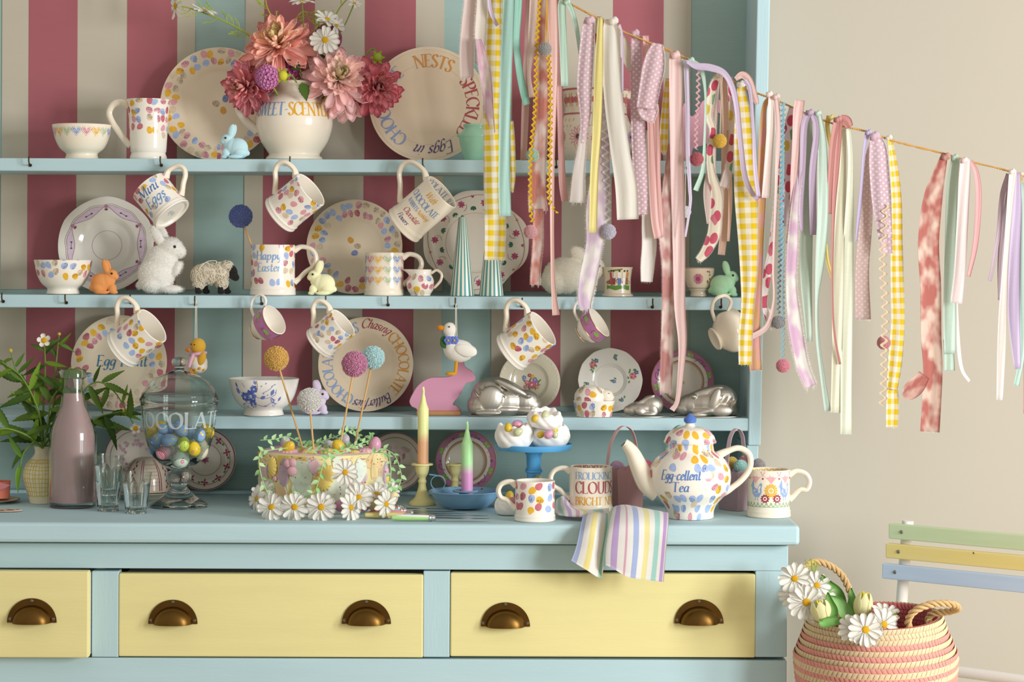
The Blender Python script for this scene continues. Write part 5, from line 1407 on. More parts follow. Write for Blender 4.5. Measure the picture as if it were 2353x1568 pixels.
def pick(label, tip, end, d0, d1, rpx, col):
    """yarn pompom on a wooden skewer"""
    a = P(*end, d1); t = thing('pompom_pick', label, 'pompom pick', T(a), 'pompom picks')
    b = P(*tip, d0) - a
    MB().tube([(0, 0, 0), tuple(b * .5), tuple(b)], .0017, 8).build('skewer', wood_s, t)
    bpy.context.view_layer.update()
    pompom(tip[0], tip[1], d0, rpx, col, t)
pick('deep blue pompom on a skewer standing in the Happy Easter mug', (553, 497), (612, 655), 4.021, 4.016, 27, '#7488c8')
pick('golden pompom on a skewer, the leftmost standing in the cake', (635, 824), (702, 1052), 3.868, 3.868, 28.5, '#e8bd62')
pick('palest pink pompom on the shortest skewer in the cake', (711, 920), (722, 1050), 3.85, 3.85, 28.5, '#f6dcd8')
pick('lavender pompom on a skewer in the cake, in front of the icy blue one', (815, 837), (778, 1045), 3.86, 3.86, 30, '#cf8fae')
pick('icy blue pompom on a skewer in the cake', (857, 822), (812, 1040), 3.91, 3.92, 27, '#c5e2df')
# ------------------------------------------------------------------ flowers
def petal_mesh(L=1.0, wd=.30, cup=.10, curl=.12, tip=.15, n=7, m=3, th=.012, base=.25):
    """a petal along +x, face +z, thin but solid"""
    rows = []
    for i in range(n + 1):
        u = i / n; w_ = wd * (base + (1 - base) * sin(pi * min(1, u * .62 + .02)) ** .8) * (1 if u < .8 else sqrt(max(tip * tip, 1 - ((u - .8) / .2) ** 2 * (1 - tip * tip))))
        rows.append([(u * L, w_ * .5 * v, curl * u * u - cup * (1 - v * v) * wd + cup * wd + .02 * cos(v * 6.28) * wd) for v in [-1 + 2 * j / m for j in range(m + 1)]])
    return MB().sheet(rows, th).mesh('petal', True, 170)
PET_DAISY = [petal_mesh(1, .40, .12, c_, .45) for c_ in (-.12, .10, -.30)]
PET_DAHL = [petal_mesh(1, .32, .30, c_, .10, 9, 4, .012, .35) for c_ in (.05, -.22, .25)]
white_p, pet_o, yel_c = petal('#f6f3ea', .3), petal('obj', .35), matte('#e0ab1e', .85, .3, 900, .6)
green_l = petal('obj', .25); stem_m = matte('#7d9440', .6, .15, 80)
def along(o, dirn, face):
    """matrix with local x along dirn and local z towards face"""
    x = Vector(dirn).normalized(); z = Vector(face); z = (z - x * z.dot(x)).normalized(); y = z.cross(x)
    return Matrix(((x.x, y.x, z.x, o[0]), (x.y, y.y, z.y, o[1]), (x.z, y.z, z.z, o[2]), (0, 0, 0, 1)))
DISC = MB().lathe([(1.0, -.25), (1.02, .0), (.9, .28), (.6, .48), (.25, .52), (.0001, .5)], 20).mesh('disc')
def daisy(label, ctr, nrm, rad, n=14, g=None, cup=.0, flat=1.0, group=None, petals=None, disc=.235):
    g = g or R; nrm = Vector(nrm).normalized(); a = nrm.cross(Vector((.13, .2, .97))).normalized(); b = nrm.cross(a)
    t = thing('daisy', label, 'flower', T(ctr), group)
    for k in range(n):
        if petals and k not in petals: continue
        an = 2 * pi * k / n + g.uniform(-.08, .08); rd = a * cos(an) + b * sin(an); el = cup + g.uniform(-.10, .16)
        d_ = rd * cos(el) + nrm * sin(el)
        M = along(rd * rad * .10 - nrm * (rad * .02 * (k % 2)), d_, nrm * cos(el) - rd * sin(el)) @ Matrix.Diagonal((rad * g.uniform(.84, .98), rad * g.uniform(.85, 1.05), rad, 1))
        shared('petal', PET_DAISY[g.choice((0, 0, 1, 2))], white_p, t, M)
    shared('disc', DISC, yel_c, t, frame((0, 0, 0), nrm, a) @ Matrix.Scale(rad * disc, 4))
    return t
def dahlia(label, ctr, nrm, rad, n, cols, squash=1.0, seed=1, spread=105, stem_to=None):
    g = random.Random(seed); nrm = Vector(nrm).normalized(); a = nrm.cross(Vector((.1, .3, .9))).normalized(); b = nrm.cross(a)
    t = thing('dahlia', label, 'flower', T(ctr), 'dahlias in the cream jug')
    for k in range(n):
        u = (k + .5) / n; ph = k * 2.39996 + g.uniform(-.2, .2); th = radians(8 + spread * u ** .8 + g.uniform(-8, 8))
        rd = a * cos(ph) + b * sin(ph); d_ = nrm * cos(th) + rd * sin(th); fc = nrm * sin(th) - rd * cos(th)
        L = rad * (.50 + .55 * u) * g.uniform(.88, 1.1)
        M = along(nrm * (rad * (.12 - .30 * u)) + rd * rad * .05, d_, fc) @ RX(g.uniform(-18, 18)) @ Matrix.Diagonal((L, L * g.uniform(.8, 1.1), L, 1))
        c0, c1, c2 = cols; q_ = hx(c0) if u < .12 else None
        k1 = min(1, u * 1.6); lo, hi = hx(c1), hx(c2); v = g.uniform(1.1, 1.35)
        col = q_ or tuple((lo[i] + (hi[i] - lo[i]) * k1) * v for i in range(3))
        shared('petal', PET_DAHL[g.randrange(3)], pet_o, t, M, col)
    if stem_to is not None:
        e = Vector(stem_to) - Vector(ctr)
        MB().tube([tuple(-nrm * rad * .2), tuple(e * .5 - nrm * rad * .4), tuple(e)], .0025, 7).build('stem', stem_m, t)
    return t
def pompon(label, ctr, nrm, rad, col, n=110, stem_to=None):
    """ball dahlia: tight small cupped florets"""
    nrm = Vector(nrm).normalized(); t = thing('pompon_dahlia', label, 'flower', T(ctr), 'dahlias in the cream jug'); mb = MB(); mb.ball((0, 0, 0), rad * .72, None, 14, 10)
    for k in range(n):
        z = 1 - 1.75 * (k + .5) / n; an = k * 2.39996; s_ = sqrt(1 - z * z); a = nrm.cross(Vector((.1, .3, .9))).normalized(); b = nrm.cross(a)
        v = (nrm * z + a * (s_ * cos(an)) + b * (s_ * sin(an))); w_ = v.cross(nrm); w_ = w_.normalized() if w_.length > .01 else a; h = v.cross(w_); r_ = rad * .17
        ring = [v * rad * .68 + (w_ * cos(q_) + h * sin(q_)) * r_ * .55 for q_ in (0, 1.05, 2.09, 3.14, 4.19, 5.24)]; top = [v * rad * (1.02 - .06 * (sin(q_) > .5)) + (w_ * cos(q_) + h * sin(q_)) * r_ for q_ in (0, 1.05, 2.09, 3.14, 4.19, 5.24)]
        mb.grid([ring, top], None, True); mb.add([v * rad * .84] + top, [[0, 1 + j, 1 + (j + 1) % 6] for j in range(6)])
    mb.build('florets', pet_o, t, None, True, 30, col)
    if stem_to is not None: MB().tube([(0, 0, 0), tuple(Vector(stem_to) - Vector(ctr))], .002, 7).build('stem', stem_m, t)
jug_mouth = P(676, 195, 4.039)
def jm(dx=0, dy=0): return jug_mouth + Vector((dx, dy, -.05))
dahlia('peach and pink dahlia topmost in the jug, facing up', P(640, 105, 4.016), (-.15, -.75, .55), S(84, 4.016), 112, ('#f4e0a0', '#f6dcc0', '#f2c6bc'), 1, 2, 112, jm(-.01))
dahlia('deep rose dahlia hanging low on the left of the jug', P(566, 200, 4.007), (-.45, -.85, .0), S(66, 4.007), 92, ('#ecb0a4', '#ecb4b0', '#e29ca6'), 1, 3, 112, jm(-.02))
dahlia('palest blush dahlia over the right shoulder of the jug', P(778, 185, 4.007), (.2, -.85, .35), S(86, 4.007), 120, ('#f6e8c0', '#f8e6da', '#f5dada'), 1, 4, 118, jm(.015))
dahlia('deep rose dahlia drooping at the far right of the jug', P(866, 200, 4.021), (.35, -.9, -.05), S(66, 4.021), 94, ('#e8a2a2', '#e8a8aa', '#de8e9a'), 1, 5, 112, jm(.02))
pompon('bright mauve pompon dahlia in front at the jug mouth', P(614, 178, 3.975), (-.1, -1, .1), S(28, 3.975), '#e6a2d0', 120, jm(-.01, -.02))
pompon('dark magenta pompon dahlia between the jug and the top dahlia', P(667, 158, 4.021), (.2, -.9, .4), S(26, 4.021), '#cf70a4', 100, jm())
pompon('magenta pompon dahlia behind the central daisy', P(752, 88, 4.058), (.1, -.8, .5), S(33, 4.058), '#d582b4', 110, jm(.01, .02))
g6 = random.Random(11)
for lab, (x, y), d, n_, r, k, st in (
    ('open daisy facing front above the blush dahlia', (747, 92), 3.998, (.05, -1, .1), 34, 14, (745, 175)),
    ('daisy seen from the side above the open daisy', (752, 45), 4.021, (.35, -.55, .75), 31, 12, (744, 160)),
    ('small half closed daisy right of the open daisies', (772, 58), 4.035, (.6, -.6, .3), 24, 11, (745, 170)),
    ('white daisy cut by the top edge above the dahlias', (694, 2), 4.021, (.0, -.35, 1), 30, 12, (690, 170)),
    ('daisy at the tip of the long stem reaching far left', (404, 14), 4.021, (-.9, -.55, -.1), 33, 10, None),
    ('white daisy seen from behind on the left stem', (470, 24), 4.026, (.2, -.2, .9), 30, 11, None),
    ('small white daisy bud at the top right of the bunch', (814, 8), 4.039, (.4, -.5, .6), 20, 8, (750, 120)),
    ('white daisy bud half hidden behind the pompon dahlia', (712, 112), 4.053, (-.2, -.7, .9), 25, 9, (700, 180))):
    t = daisy(lab, P(*(x, y), d), n_, S(r, d), k, g6, .25 if 'half' in lab or 'side' in lab or 'bud' in lab else 0, 1, 'daisies in the cream jug')
    if st:
        a = P(*st, 4.030) - P(x, y, d); MB().tube(catmull([(0, 0, 0), tuple(a * .5 + Vector((.004, .01, 0))), tuple(a)], 4), .0013, 6).build('stem', stem_m, t)
def fern(label, pts, d, n, ln, seed):
    """feathery daisy foliage: a stem with thread-like forked leaflets"""
    g = random.Random(seed); pp = [P(x, y, d) for x, y in pts]; o = pp[0]; t = thing('feathery_sprig', label, 'stem', T(o), 'feathery stems in the cream jug')
    cp = [Vector(p) for p in catmull([tuple(p - o) for p in pp], 8)]
    MB().tube(cp, [.0018 - .0008 * i / len(cp) for i in range(len(cp))], 7).build('stem', matte('#9aa63a', .6, .1), t)
    mb = MB()
    for i in range(n):
        k = g.randrange(max(1, len(cp) // 6), len(cp) - 1); dr = (cp[k + 1] - cp[k]).normalized(); sd = dr.cross(Vector((0, 1, 0))) * g.choice((-1, 1)); L = S(ln, d) * g.uniform(.6, 1)
        tip = cp[k] + (dr * .75 + sd * .6 + Vector((0, g.uniform(-.4, .4), 0))) * L; mid = cp[k] + (dr * .3 + sd * .45) * L * .8
        mb.tube([cp[k], mid, tip], .0007, 5)
        for q_ in (.4, .7): 
            b_ = cp[k].lerp(tip, q_); mb.tube([b_, b_ + (dr * .5 + sd * g.uniform(-.2, .9)) * L * .35], .0006, 5)
    mb.build('leaflets', green_l, t, None, True, 40, '#b4c84a')
fern('long feathery stem reaching left from the dahlias with two white daisies', [(590, 95), (556, 70), (500, 42), (440, 20), (412, 14)], 4.026, 16, 42, 1)
fern('feathery stem rising at the top edge behind the peach dahlia', [(640, 60), (615, 20), (608, -20)], 4.030, 12, 34, 2)
fern('feathery stem between the peach dahlia and the open daisy', [(700, 190), (672, 90), (690, 30), (725, 38), (735, 62)], 4.039, 16, 40, 3)
fern('thin stem rising to the right behind the side-on daisy', [(744, 160), (770, 40), (800, -6)], 4.049, 4, 20, 4)
# leaves
def leaf_mesh(L=1.0, wd=.28, teeth=0, curl=-.25, n=12, fold=.12):
    rows = []
    for i in range(n + 1):
        u = i / n; w_ = wd * .5 * (sin(pi * u ** .8) * (1 - .35 * u) * 1.25) + .012; w_ *= 1 + (teeth * (.5 - (i * 1.0 % 2)) if 0 < i < n else 0)
        rows.append([(u * L, w_ * v, curl * u * u * L + fold * abs(v) * w_) for v in (-1, -.5, 0, .5, 1)])
    return MB().sheet(rows, .006).mesh('leaf', True, 170)
LEAF = [leaf_mesh(1, .19, .2, c_, 18) for c_ in (-.12, -.5, .12)]; LEAFW = leaf_mesh(1, .5, .12, -.2)
def bud(label, x, y, d, r, col, st, g=None):
    t = thing('flower_bud', label, 'flower', T(P(x, y, d))); k = S(r, d)
    MB().ball((0, 0, 0), k * .6, None, 12, 8).build('bud', matte(col, .6), t)
    for j in range(6): shared('sepal', LEAFW, green_l, t, along((0, 0, 0), (cos(j * 1.05), -.4, sin(j * 1.05)), (0, -1, 0)) @ Matrix.Scale(k, 4), '#a8bc3c')
    a = [P(px, py, d + .01) - P(x, y, d) for px, py in st]; MB().tube(catmull([(0, 0, 0)] + [tuple(q_) for q_ in a], 5), .0016, 7).build('stem', stem_m, t)
bud('green starry bud on the jug rim under the magenta dahlia', 650, 174, 3.975, 20, '#c8c43a', [(668, 172), (682, 190)])
bud('nodding green bud on an arched stem above the right dahlia', 868, 132, 4.026, 18, '#9aa83a', [(858, 112), (842, 125), (835, 150), (815, 170)])
for lab, x, y, d, dr, ln, m_, c_ in (('broad dark green leaf hanging over the jug rim', 694, 190, 3.975, (.35, -.5, -1), 46, 1, '#4f6b2c'), ('dark dahlia leaf left of the blush dahlia', 690, 160, 4.003, (-.6, -.4, .5), 40, 1, '#3f5a26'), ('dark leaf under the open daisy', 740, 118, 4.021, (.4, -.6, -.5), 36, 1, '#42602a'), ('yellow green leaf tip under the blush dahlia', 762, 225, 3.998, (-.6, -.7, -.3), 26, 1, '#b9b832')):
    k = S(ln, d); t = thing('dahlia_leaf', lab, 'leaf', T(P(x, y, d)))
    shared('blade', LEAFW, green_l, t, along((0, 0, 0), dr, (0.3, -1, .3)) @ Matrix.Scale(k, 4), c_)
    e = P(700, 200, 4.030) - P(x, y, d); MB().tube([(0, 0, 0), tuple(e)], .0012, 6).build('stalk', stem_m, t)
# --- the leafy plant in the yellow vase
VX, VD = 95, 3.955
def vase():
    r = S(45, VD); h = S(130, VD); t = thing('yellow_vase', 'cream vase painted with a yellow grid, behind the pink carafe', 'vase', std(VX + 3, VD, Z_W))
    o = [(.0001, .002), (r * .58, .002), (r * .64, 0)] + catmull([(r * .66, .003), (r * .80, h * .2), (r * .97, h * .42), (r * .98, h * .54), (r * .86, h * .68), (r * .56, h * .80), (r * .42, h * .87), (r * .40, h * .93), (r * .45, h)], 3) + [(r * .40, h), (r * .34, h * .9), (.0001, h * .88)]
    MB().lathe(o, 48).build('body', glaze('#efe2c2', .2), t)
    f = on_lathe(o, .0004, 0, r); mb = MB()
    for k in range(-9, 10): line(mb, f, [(k * .0062 + R.uniform(-.0012, .0012), h * v) for v in (.12, .3, .5, .68, .78)], .0011, '#dcc43e')
    for v in (.14, .22, .30, .37, .45, .53, .60, .66, .72, .77): line(mb, f, [(-.056 + .008 * j, h * (v + R.uniform(-.008, .008))) for j in range(15)], .0011, '#dcc43e')
    mb.build('grid_print', ink(), t)
    return h
vh = vase()
gl = random.Random(21)
def spray(label, pts, d0, d1, leaves, top=None, col=('#5c7a30', '#78992f', '#456226')):
    n = len(pts); pp = [P(x, y, d0 + (d1 - d0) * i / (n - 1)) for i, (x, y) in enumerate(pts)]; o = pp[0]
    t = thing('leafy_sprig', label, 'plant', T(o), 'leafy stems in the yellow vase')
    cp = [Vector(p) for p in catmull([tuple(p - o) for p in pp], 8)]; m = len(cp)
    MB().tube(cp, [.0022 - .0013 * i / m for i in range(m)], 7).build('stem', matte('#6f8a3a', .6, .12), t)
    for u, ang, ln in leaves:
        k = min(m - 2, int(u * (m - 1))); dr = (Vector((cos(radians(ang)), gl.uniform(-.35, .25), sin(radians(ang)))))
        M = along(cp[k], dr, (gl.uniform(-.5, .5), -1, .55)) @ Matrix.Scale(S(ln, d0), 4)
        shared('leaf', LEAF[gl.randrange(3)], green_l, t, M, gl.choice(col))
    if top:
        kind, r = top; c = cp[-1]
        if kind == 'flower':
            for j in range(5): shared('petal', PET_DAISY[0], white_p, t, along(c, (cos(j * 1.256 + .5), -.5, sin(j * 1.256 + .5)), (0, -1, .2)) @ Matrix.Diagonal((S(r, d0), S(r, d0) * 1.7, S(r, d0), 1)))
            shared('disc', DISC, matte('#d48f24', .8, .2, 600), t, frame(c + Vector((0, -.002, 0)), (0, -1, .2), (1, 0, 0)) @ Matrix.Scale(S(r * .4, d0), 4))
        else: MB().ball(c, S(r, d0), None, 10, 8).build('bud', matte('#b8a846', .7), t)
b0 = (VX + 3, 1030)
spray('leafy stem with a white flower, tallest over the carafe', [b0, (100, 930), (104, 850), (102, 782)], VD - .02, VD - .07, [(.35, 160, 80), (.45, 20, 85), (.55, 200, 90), (.6, 330, 95), (.72, 200, 60), (.78, -15, 60), (.85, 60, 55), (.9, 150, 40), (.95, 30, 45)], ('flower', 17))
spray('straight leafy stem with a brown bud right of the white flower', [b0, (125, 920), (128, 850), (136, 768)], VD - .015, VD - .04, [(.3, 40, 70), (.5, 150, 60), (.62, 10, 80), (.8, 130, 50), (.88, 45, 45), (.94, -20, 40)], ('bud', 4))
spray('arching leafy stem reaching to the upper left edge', [b0, (90, 950), (52, 870), (5, 832)], VD - .02, VD - .10, [(.3, 170, 70), (.4, 95, 75), (.5, 200, 80), (.58, 70, 70), (.66, 140, 70), (.78, 40, 55), (.86, 200, 60), (.95, 150, 50)], None)
spray('thin budded stem leaning left above the carafe plant', [b0, (80, 940), (40, 860), (24, 806)], VD - .02, VD - .06, [(.4, 110, 75), (.6, 160, 70), (.75, 60, 40), (.9, 190, 40)], ('bud', 5))
spray('drooping leafy stem hanging down beside the vase', [b0, (78, 1020), (55, 1040), (46, 1075)], VD - .03, VD - .07, [(.4, 80, 70), (.6, 220, 60), (.8, 120, 60), (.95, 255, 62)], None, ('#7fa83a', '#5f8434'))
spray('low leafy stem spreading to the left edge', [b0, (60, 1000), (10, 985), (-20, 1000)], VD - .03, VD - .12, [(.2, 150, 90), (.35, 30, 70), (.5, 190, 85), (.6, 120, 75), (.75, 240, 60), (.85, 160, 70)], None)
spray('leafy stem curving right behind the carafe neck towards the glass jar', [b0, (170, 930), (215, 880), (262, 900), (312, 985)], VD + .002, VD - .03, [(.3, 20, 80), (.45, 300, 75), (.5, 70, 45), (.6, 30, 60), (.64, 340, 70), (.7, 250, 60), (.85, 70, 45), (.95, 90, 70)], ('flower', 14))
spray('low leafy stem reaching right under the shelf, behind the carafe', [b0, (170, 1000), (225, 960), (285, 945)], VD + .002, VD - .02, [(.3, -30, 95), (.5, 20, 80), (.6, -10, 90), (.75, 300, 80), (.85, 10, 70), (.97, -20, 50)], ('bud', 4))
spray('short bushy stem filling the middle of the vase', [b0, (110, 980), (118, 920), (150, 880)], VD - .02, VD - .06, [(.15, 170, 95), (.2, 20, 95), (.3, 130, 100), (.4, 50, 90), (.5, 190, 90), (.55, 0, 80), (.65, 110, 80), (.8, 60, 70), (.9, 150, 60)], None)
# ------------------------------------------------------------------ things on the worktop
def prof(lst, cx_y0, d, close=None):
    """[(radius px, y px)] from the foot up -> metres above the foot"""
    k = S(1, d); y0 = lst[0][1]
    return [(max(r * k, .0001), (y0 - y) * k) for r, y in lst]
GL = glass()
def carafe():
    d = 3.895; k = S(1, d); t = thing('carafe', 'glass carafe of cloudy pink lemonade with a pouring lip', 'carafe', std(167, d, Z_W))
    o = [(0, 1178), (48, 1178), (53, 1175), (54, 1165), (54, 1060), (53.5, 1012), (49, 993), (40, 968), (30, 945), (26.5, 925), (25.5, 905), (25, 884), (29, 881), (29.5, 866), (27, 862)]
    a = [(r * k, (1178 - y) * k) for r, y in o]; a = a[:4] + catmull(a[4:12], 3) + a[12:]
    inn = [(max(r * k - .0032, .0001), max((1178 - y) * k, .009)) for r, y in reversed(o[3:13])]
    def wob(an, i):
        z = (a + inn)[i][1] if i < len(a) + len(inn) else 0
        return 1 + .30 * max(0, (z / k - 300) / 16) * max(0, -sin(an)) ** 14 if z / k > 300 else 1
    full = a + [(23.5 * k, 316 * k)] + inn + [(.0001, .009)]
    MB().lathe(full, 56, wob=lambda an, i: 1 + (.28 * max(0, -sin(an)) ** 12 if full[i][1] > 303 * k and i < len(a) + 2 else 0)).build('glass', GL, t)
    liq = [(.0001, .0095), (50 * k, .0095)] + [(r * k - .0036, (1178 - y) * k) for r, y in o[4:10]] + [(25.5 * k - .0036, (1178 - 917) * k), (.0001, (1178 - 917) * k)]
    m = NT('cloudy drink'); m.base(hx('#d3abab')); m.rough(.25); m.set(Subsurface_Weight=.4, Subsurface_Scale=.01)
    MB().lathe(liq, 48).build('drink', m.m, t)
carafe()
def tumbler(label, px, d, z, rt, rb, hpx, seed):
    k = S(1, d); h = hpx * k; t = thing('tumbler', label, 'glass', T(XZ(px, d, z)), 'fluted glass tumblers')
    o = [(.0001, .002), (rb * .9, .002), (rb, 0), (rb * 1.02, h * .06)] + [(rb + (rt - rb) * q_, h * q_) for q_ in (.1, .2, .35, .5, .62, .70, .74, .8, .9, 1.0)]
    full = o + [(rt - .0012, h + .0006), (rt - .0024, h)] + [(rb + (rt - rb) * q_ - .0032, h * q_) for q_ in (.9, .6, .3, .16)] + [(.0001, h * .13)]
    def wob(a, i):
        if i >= len(o): return 1
        z = full[i][1] / h; return 1 - (.055 * abs(sin(4.5 * a)) if .04 < z < .64 else (.03 * abs(sin(4.5 * a)) if .64 <= z < .71 else 0))
    MB().lathe([(r_ * (k if r_ > .0002 else 1), z_) for r_, z_ in full], 90, wob=wob).build('glass', GL, t)
tumbler('lower fluted tumbler of the stacked pair beside the carafe', 249, 3.837, Z_W, 34, 24, 92, 1)
tumbler('upper fluted tumbler standing inside the lower one', 249, 3.837, Z_W + .0275, 35.5, 25, 92, 2)
tumbler('single fluted tumbler in front of the glass egg jar', 313, 3.805, Z_W, 35, 24, 92, 3)
def jar():
    d = 3.903; k = S(1, d); M = std(411, d, Z_W)
    t = thing('egg_jar', 'footed glass jar with a domed lid, etched Chocolate, holding painted eggs', 'jar', M)
    o = [(0, 1174), (62, 1176), (66, 1177), (66.5, 1173), (52, 1163), (32, 1148), (20, 1134), (17, 1129), (19.5, 1126), (19, 1122), (26, 1118), (29, 1108), (25, 1098), (19, 1094), (21, 1091), (40, 1080), (62, 1058), (74, 1030), (81, 1000), (85, 965), (87.5, 942), (89, 938), (87, 935)]
    a = [(max(r * k, .0001), (1177 - y) * k) for r, y in o]; a = a[:4] + catmull(a[4:21], 3) + a[21:]
    inn = [(84.5, 937), (84, 945), (81.5, 968), (77, 1000), (69, 1032), (56, 1056), (30, 1073), (0, 1077)]
    MB().lathe(a + [(max(r * k, .0001), (1177 - y) * k) for r, y in inn], 64).build('bowl', GL, t)
    l = [(83, 941), (84, 938), (90, 936), (91, 930), (88, 924), (80, 908), (66, 889), (48, 877), (26, 869), (13, 862), (10, 857), (14, 853), (18, 846), (16, 838), (9, 834), (0, 833)]
    b = [(max(r * k, .0001), (1177 - y) * k) for r, y in l]; b = b[:4] + catmull(b[4:15], 3) + [b[15]]
    inn = [(0, 866), (20, 871), (46, 880), (63, 892), (77, 910), (84, 925), (81, 941)]
    MB().lathe(list(reversed([(max(r * k, .0001), (1177 - y) * k) for r, y in reversed(inn)])) [::1] + b[::1], 64).build('lid', GL, t)
    f = on_lathe(a, .0004, 0, 83 * k); mb = MB()
    lettering(mb, 'CHOCOLATE', f, 36 * k, -.004, (1177 - 992) * k, '#e8ecea', .2, .07, squeeze=.95, gap=.12)
    fr = NT('frosted etching'); fr.base(hx('#eef2f0')); fr.rough(.7); fr.set(Alpha=.4)
    mb.build('etching', fr.m, t)
jar()
ec = {'b': '#8fb4de', 'y': '#e6c72e', 'p': '#e3a9b4', 'g': '#b7cc4e', 'm': '#d5e2cf', 'c': '#e9e2c4'}
def painted_egg(label, px, py, dd, r, c, rot, name='painted_egg', group='painted eggs in the glass jar', d0=3.903, deco=1):
    d = d0 + dd; k = S(r, d); t = thing(name, label, 'egg', T(P(px, py, d)) @ RY(rot) @ RX(8))
    MB().ball((0, 0, 0), (k * .8, k * .8, k), None, 20, 14, egg=.13).build('shell', matte('obj', .35, .08, 90, 0, 0, .4), t, None, True, 60, ec.get(c, c))
    if deco:
        f = lambda u, v: Vector((k * .806 * sin(u) * cos(v) * (1 - .13 * sin(v)), -k * .806 * cos(u) * cos(v) * (1 - .13 * sin(v)), k * 1.006 * sin(v))); mb = MB(); g = random.Random(int(px * 7 + py))
        if c == 'p':
            for v in (-.3, -.1, .12, .3): mb.grid([[f(2 * pi * j / 24, v + e) for j in range(25)] for e in (0, .09 if v < .1 else .04)], '#c9525c')
        else:
            for j in range(6):
                u, v = g.uniform(-1, 1), g.uniform(-.7, .7); cc = {'b': '#e6b93a', 'y': '#d98a5a', 'g': '#f0ece0', 'm': '#e08aa0', 'c': '#d9d2b4'}[c]
                if j < 2: flower5(mb, f, u, v, .26, [cc], 5, '#f3ead2')
                else: blot(mb, f, drop(.07, .2), u, v, 1, g.random() * 6, ['#6f9a4a', '#c8606c', '#4f7ac0'][j % 3])
        mb.build('painted_motif', ink(), t)
for a in (('pale mint goose egg lowest in the jar, front', 415, 1052, -.030, 24, 'm', 0), ('cream goose egg at the right of the jar', 460, 1034, -.008, 24, 'c', 20), ('pink egg with red stripes at the jar front', 377, 1040, -.036, 19, 'p', 60), ('blue egg with a daisy lying across the jar front', 391, 1012, -.046, 18.5, 'b', 85),
          ('blue egg left of the daisy egg in the jar', 362, 1011, -.034, 17.5, 'b', 50), ('lime green egg upright at the jar front', 422, 1021, -.048, 18, 'g', 5), ('yellow egg with a butterfly at the jar front', 446, 1031, -.044, 18, 'y', -10), ('blue egg low at the left jar wall', 355, 1033, -.012, 15, 'b', 70),
          ('blue egg high at the right jar front', 459, 1000, -.036, 17, 'b', 15), ('yellow egg at the left jar wall', 347, 998, -.006, 17, 'y', 40), ('yellow egg topmost at the left of the jar', 367, 981, .010, 15, 'y', 70), ('small blue egg at the top left of the jar heap', 374, 987, -.028, 14, 'b', -30),
          ('small blue egg at the top middle of the jar heap', 393, 987, -.014, 15, 'b', 75), ('blue egg above the lime green one', 416, 990, -.030, 18, 'b', -40), ('blue egg behind the tall highlight on the jar', 438, 997, -.014, 15, 'b', 10), ('yellow egg topmost at the right of the jar', 476, 991, -.004, 18, 'y', -35),
          ('yellow egg deep in the middle of the jar', 402, 1012, .0, 18, 'y', 30), ('pale egg deep at the back of the jar', 400, 1040, .03, 22, 'm', 0), ('blue egg at the back right of the jar', 440, 1018, .03, 18, 'b', 0), ('pink egg at the back left of the jar', 372, 1010, .03, 17, 'p', 20), ('blue egg at the very back of the jar', 410, 985, .035, 17, 'b', 0)):
    painted_egg(a[0], *a[1:])
# ---------------- cake
CD = 3.922; ck = S(1, CD); CB = XZ(742, CD, Z_W); CR = S(147, CD); CH = S(112, CD); BT = .012
def on_cake(px, zfrac, off=0):
    """(angle, height) for a column of the cake wall seen at px"""
    s_ = max(-.99, min(.99, (P(px, 1100, CD - .08).x - CB.x) / CR)); return math.asin(s_), BT + CH * zfrac
t_cake = thing('cake', 'round buttercream cake with palette knife petals of pastel icing, on a silver board', 'cake', T(CB))
MB().lathe([(.0001, .0), (S(166, CD), .0), (S(166, CD), BT - .001), (S(165, CD), BT), (.0001, BT)], 64).build('cake_board', metal('#d8d6d0', .45, .1, 60), t_cake)
cz = matte('#efe0a6', .55, .08, 40, .15, .2)
o = [(.0001, BT), (CR, BT), (CR * 1.0, BT + CH * .5), (CR * .995, BT + CH * .96), (CR * .985, BT + CH), (CR * .95, BT + CH + .001), (.0001, BT + CH - .001)]
MB().lathe(o, 72).build('buttercream', cz, t_cake)
MB().lathe([(.0001, BT + CH), (CR * .93, BT + CH), (CR * .9, BT + CH + .003), (.0001, BT + CH + .002)], 48, wob=lambda a, i: 1 + .03 * sin(5 * a) + .02 * sin(11 * a)).build('pink_top_icing', matte('#e0b6bc', .6, .1, 50, .3, .2), t_cake)
gc = random.Random(4); mb = MB()
def smear(a, z, wa, hz, col, lift_=.0022, n=24):
    p1, p2, p3 = gc.random() * 6, gc.random() * 6, gc.uniform(.06, .2); pts = [(cos(q_) * wa * (1 + p3 * sin(2 * q_ + p1)), sin(q_) * hz * (1 + p3 * sin(3 * q_ + p2))) for q_ in [2 * pi * j / n for j in range(n)]]
    F_ = lambda u, v, o_: Vector(((CR + o_) * sin(u), -(CR + o_) * cos(u), max(BT + .001, min(BT + CH - .001, v))))
    r0 = [F_(a + x, z + y, .0) for x, y in pts]; r1 = [F_(a + x * .93, z + y * .93, lift_) for x, y in pts]; r2 = [F_(a + x * .5, z + y * .5, lift_ * .8) for x, y in pts]
    mb.grid([r0, r1, r2], col, True); mb.add([F_(a, z, lift_ * .6)] + r2, [[0, 1 + j, 1 + (j + 1) % n] for j in range(n)], col)
pal = ['#cfdcc0', '#e7c3c8', '#b9a0ab', '#f0cd9c', '#e3c86a', '#e6ebd3', '#f3e3a4', '#dccbd2']
for i in range(64): 
    a = gc.uniform(-pi, pi); smear(a, BT + CH * gc.uniform(.1, .92), gc.uniform(.08, .17), CH * gc.uniform(.14, .26), pal[gc.randrange(8)], gc.uniform(.0006, .0016))
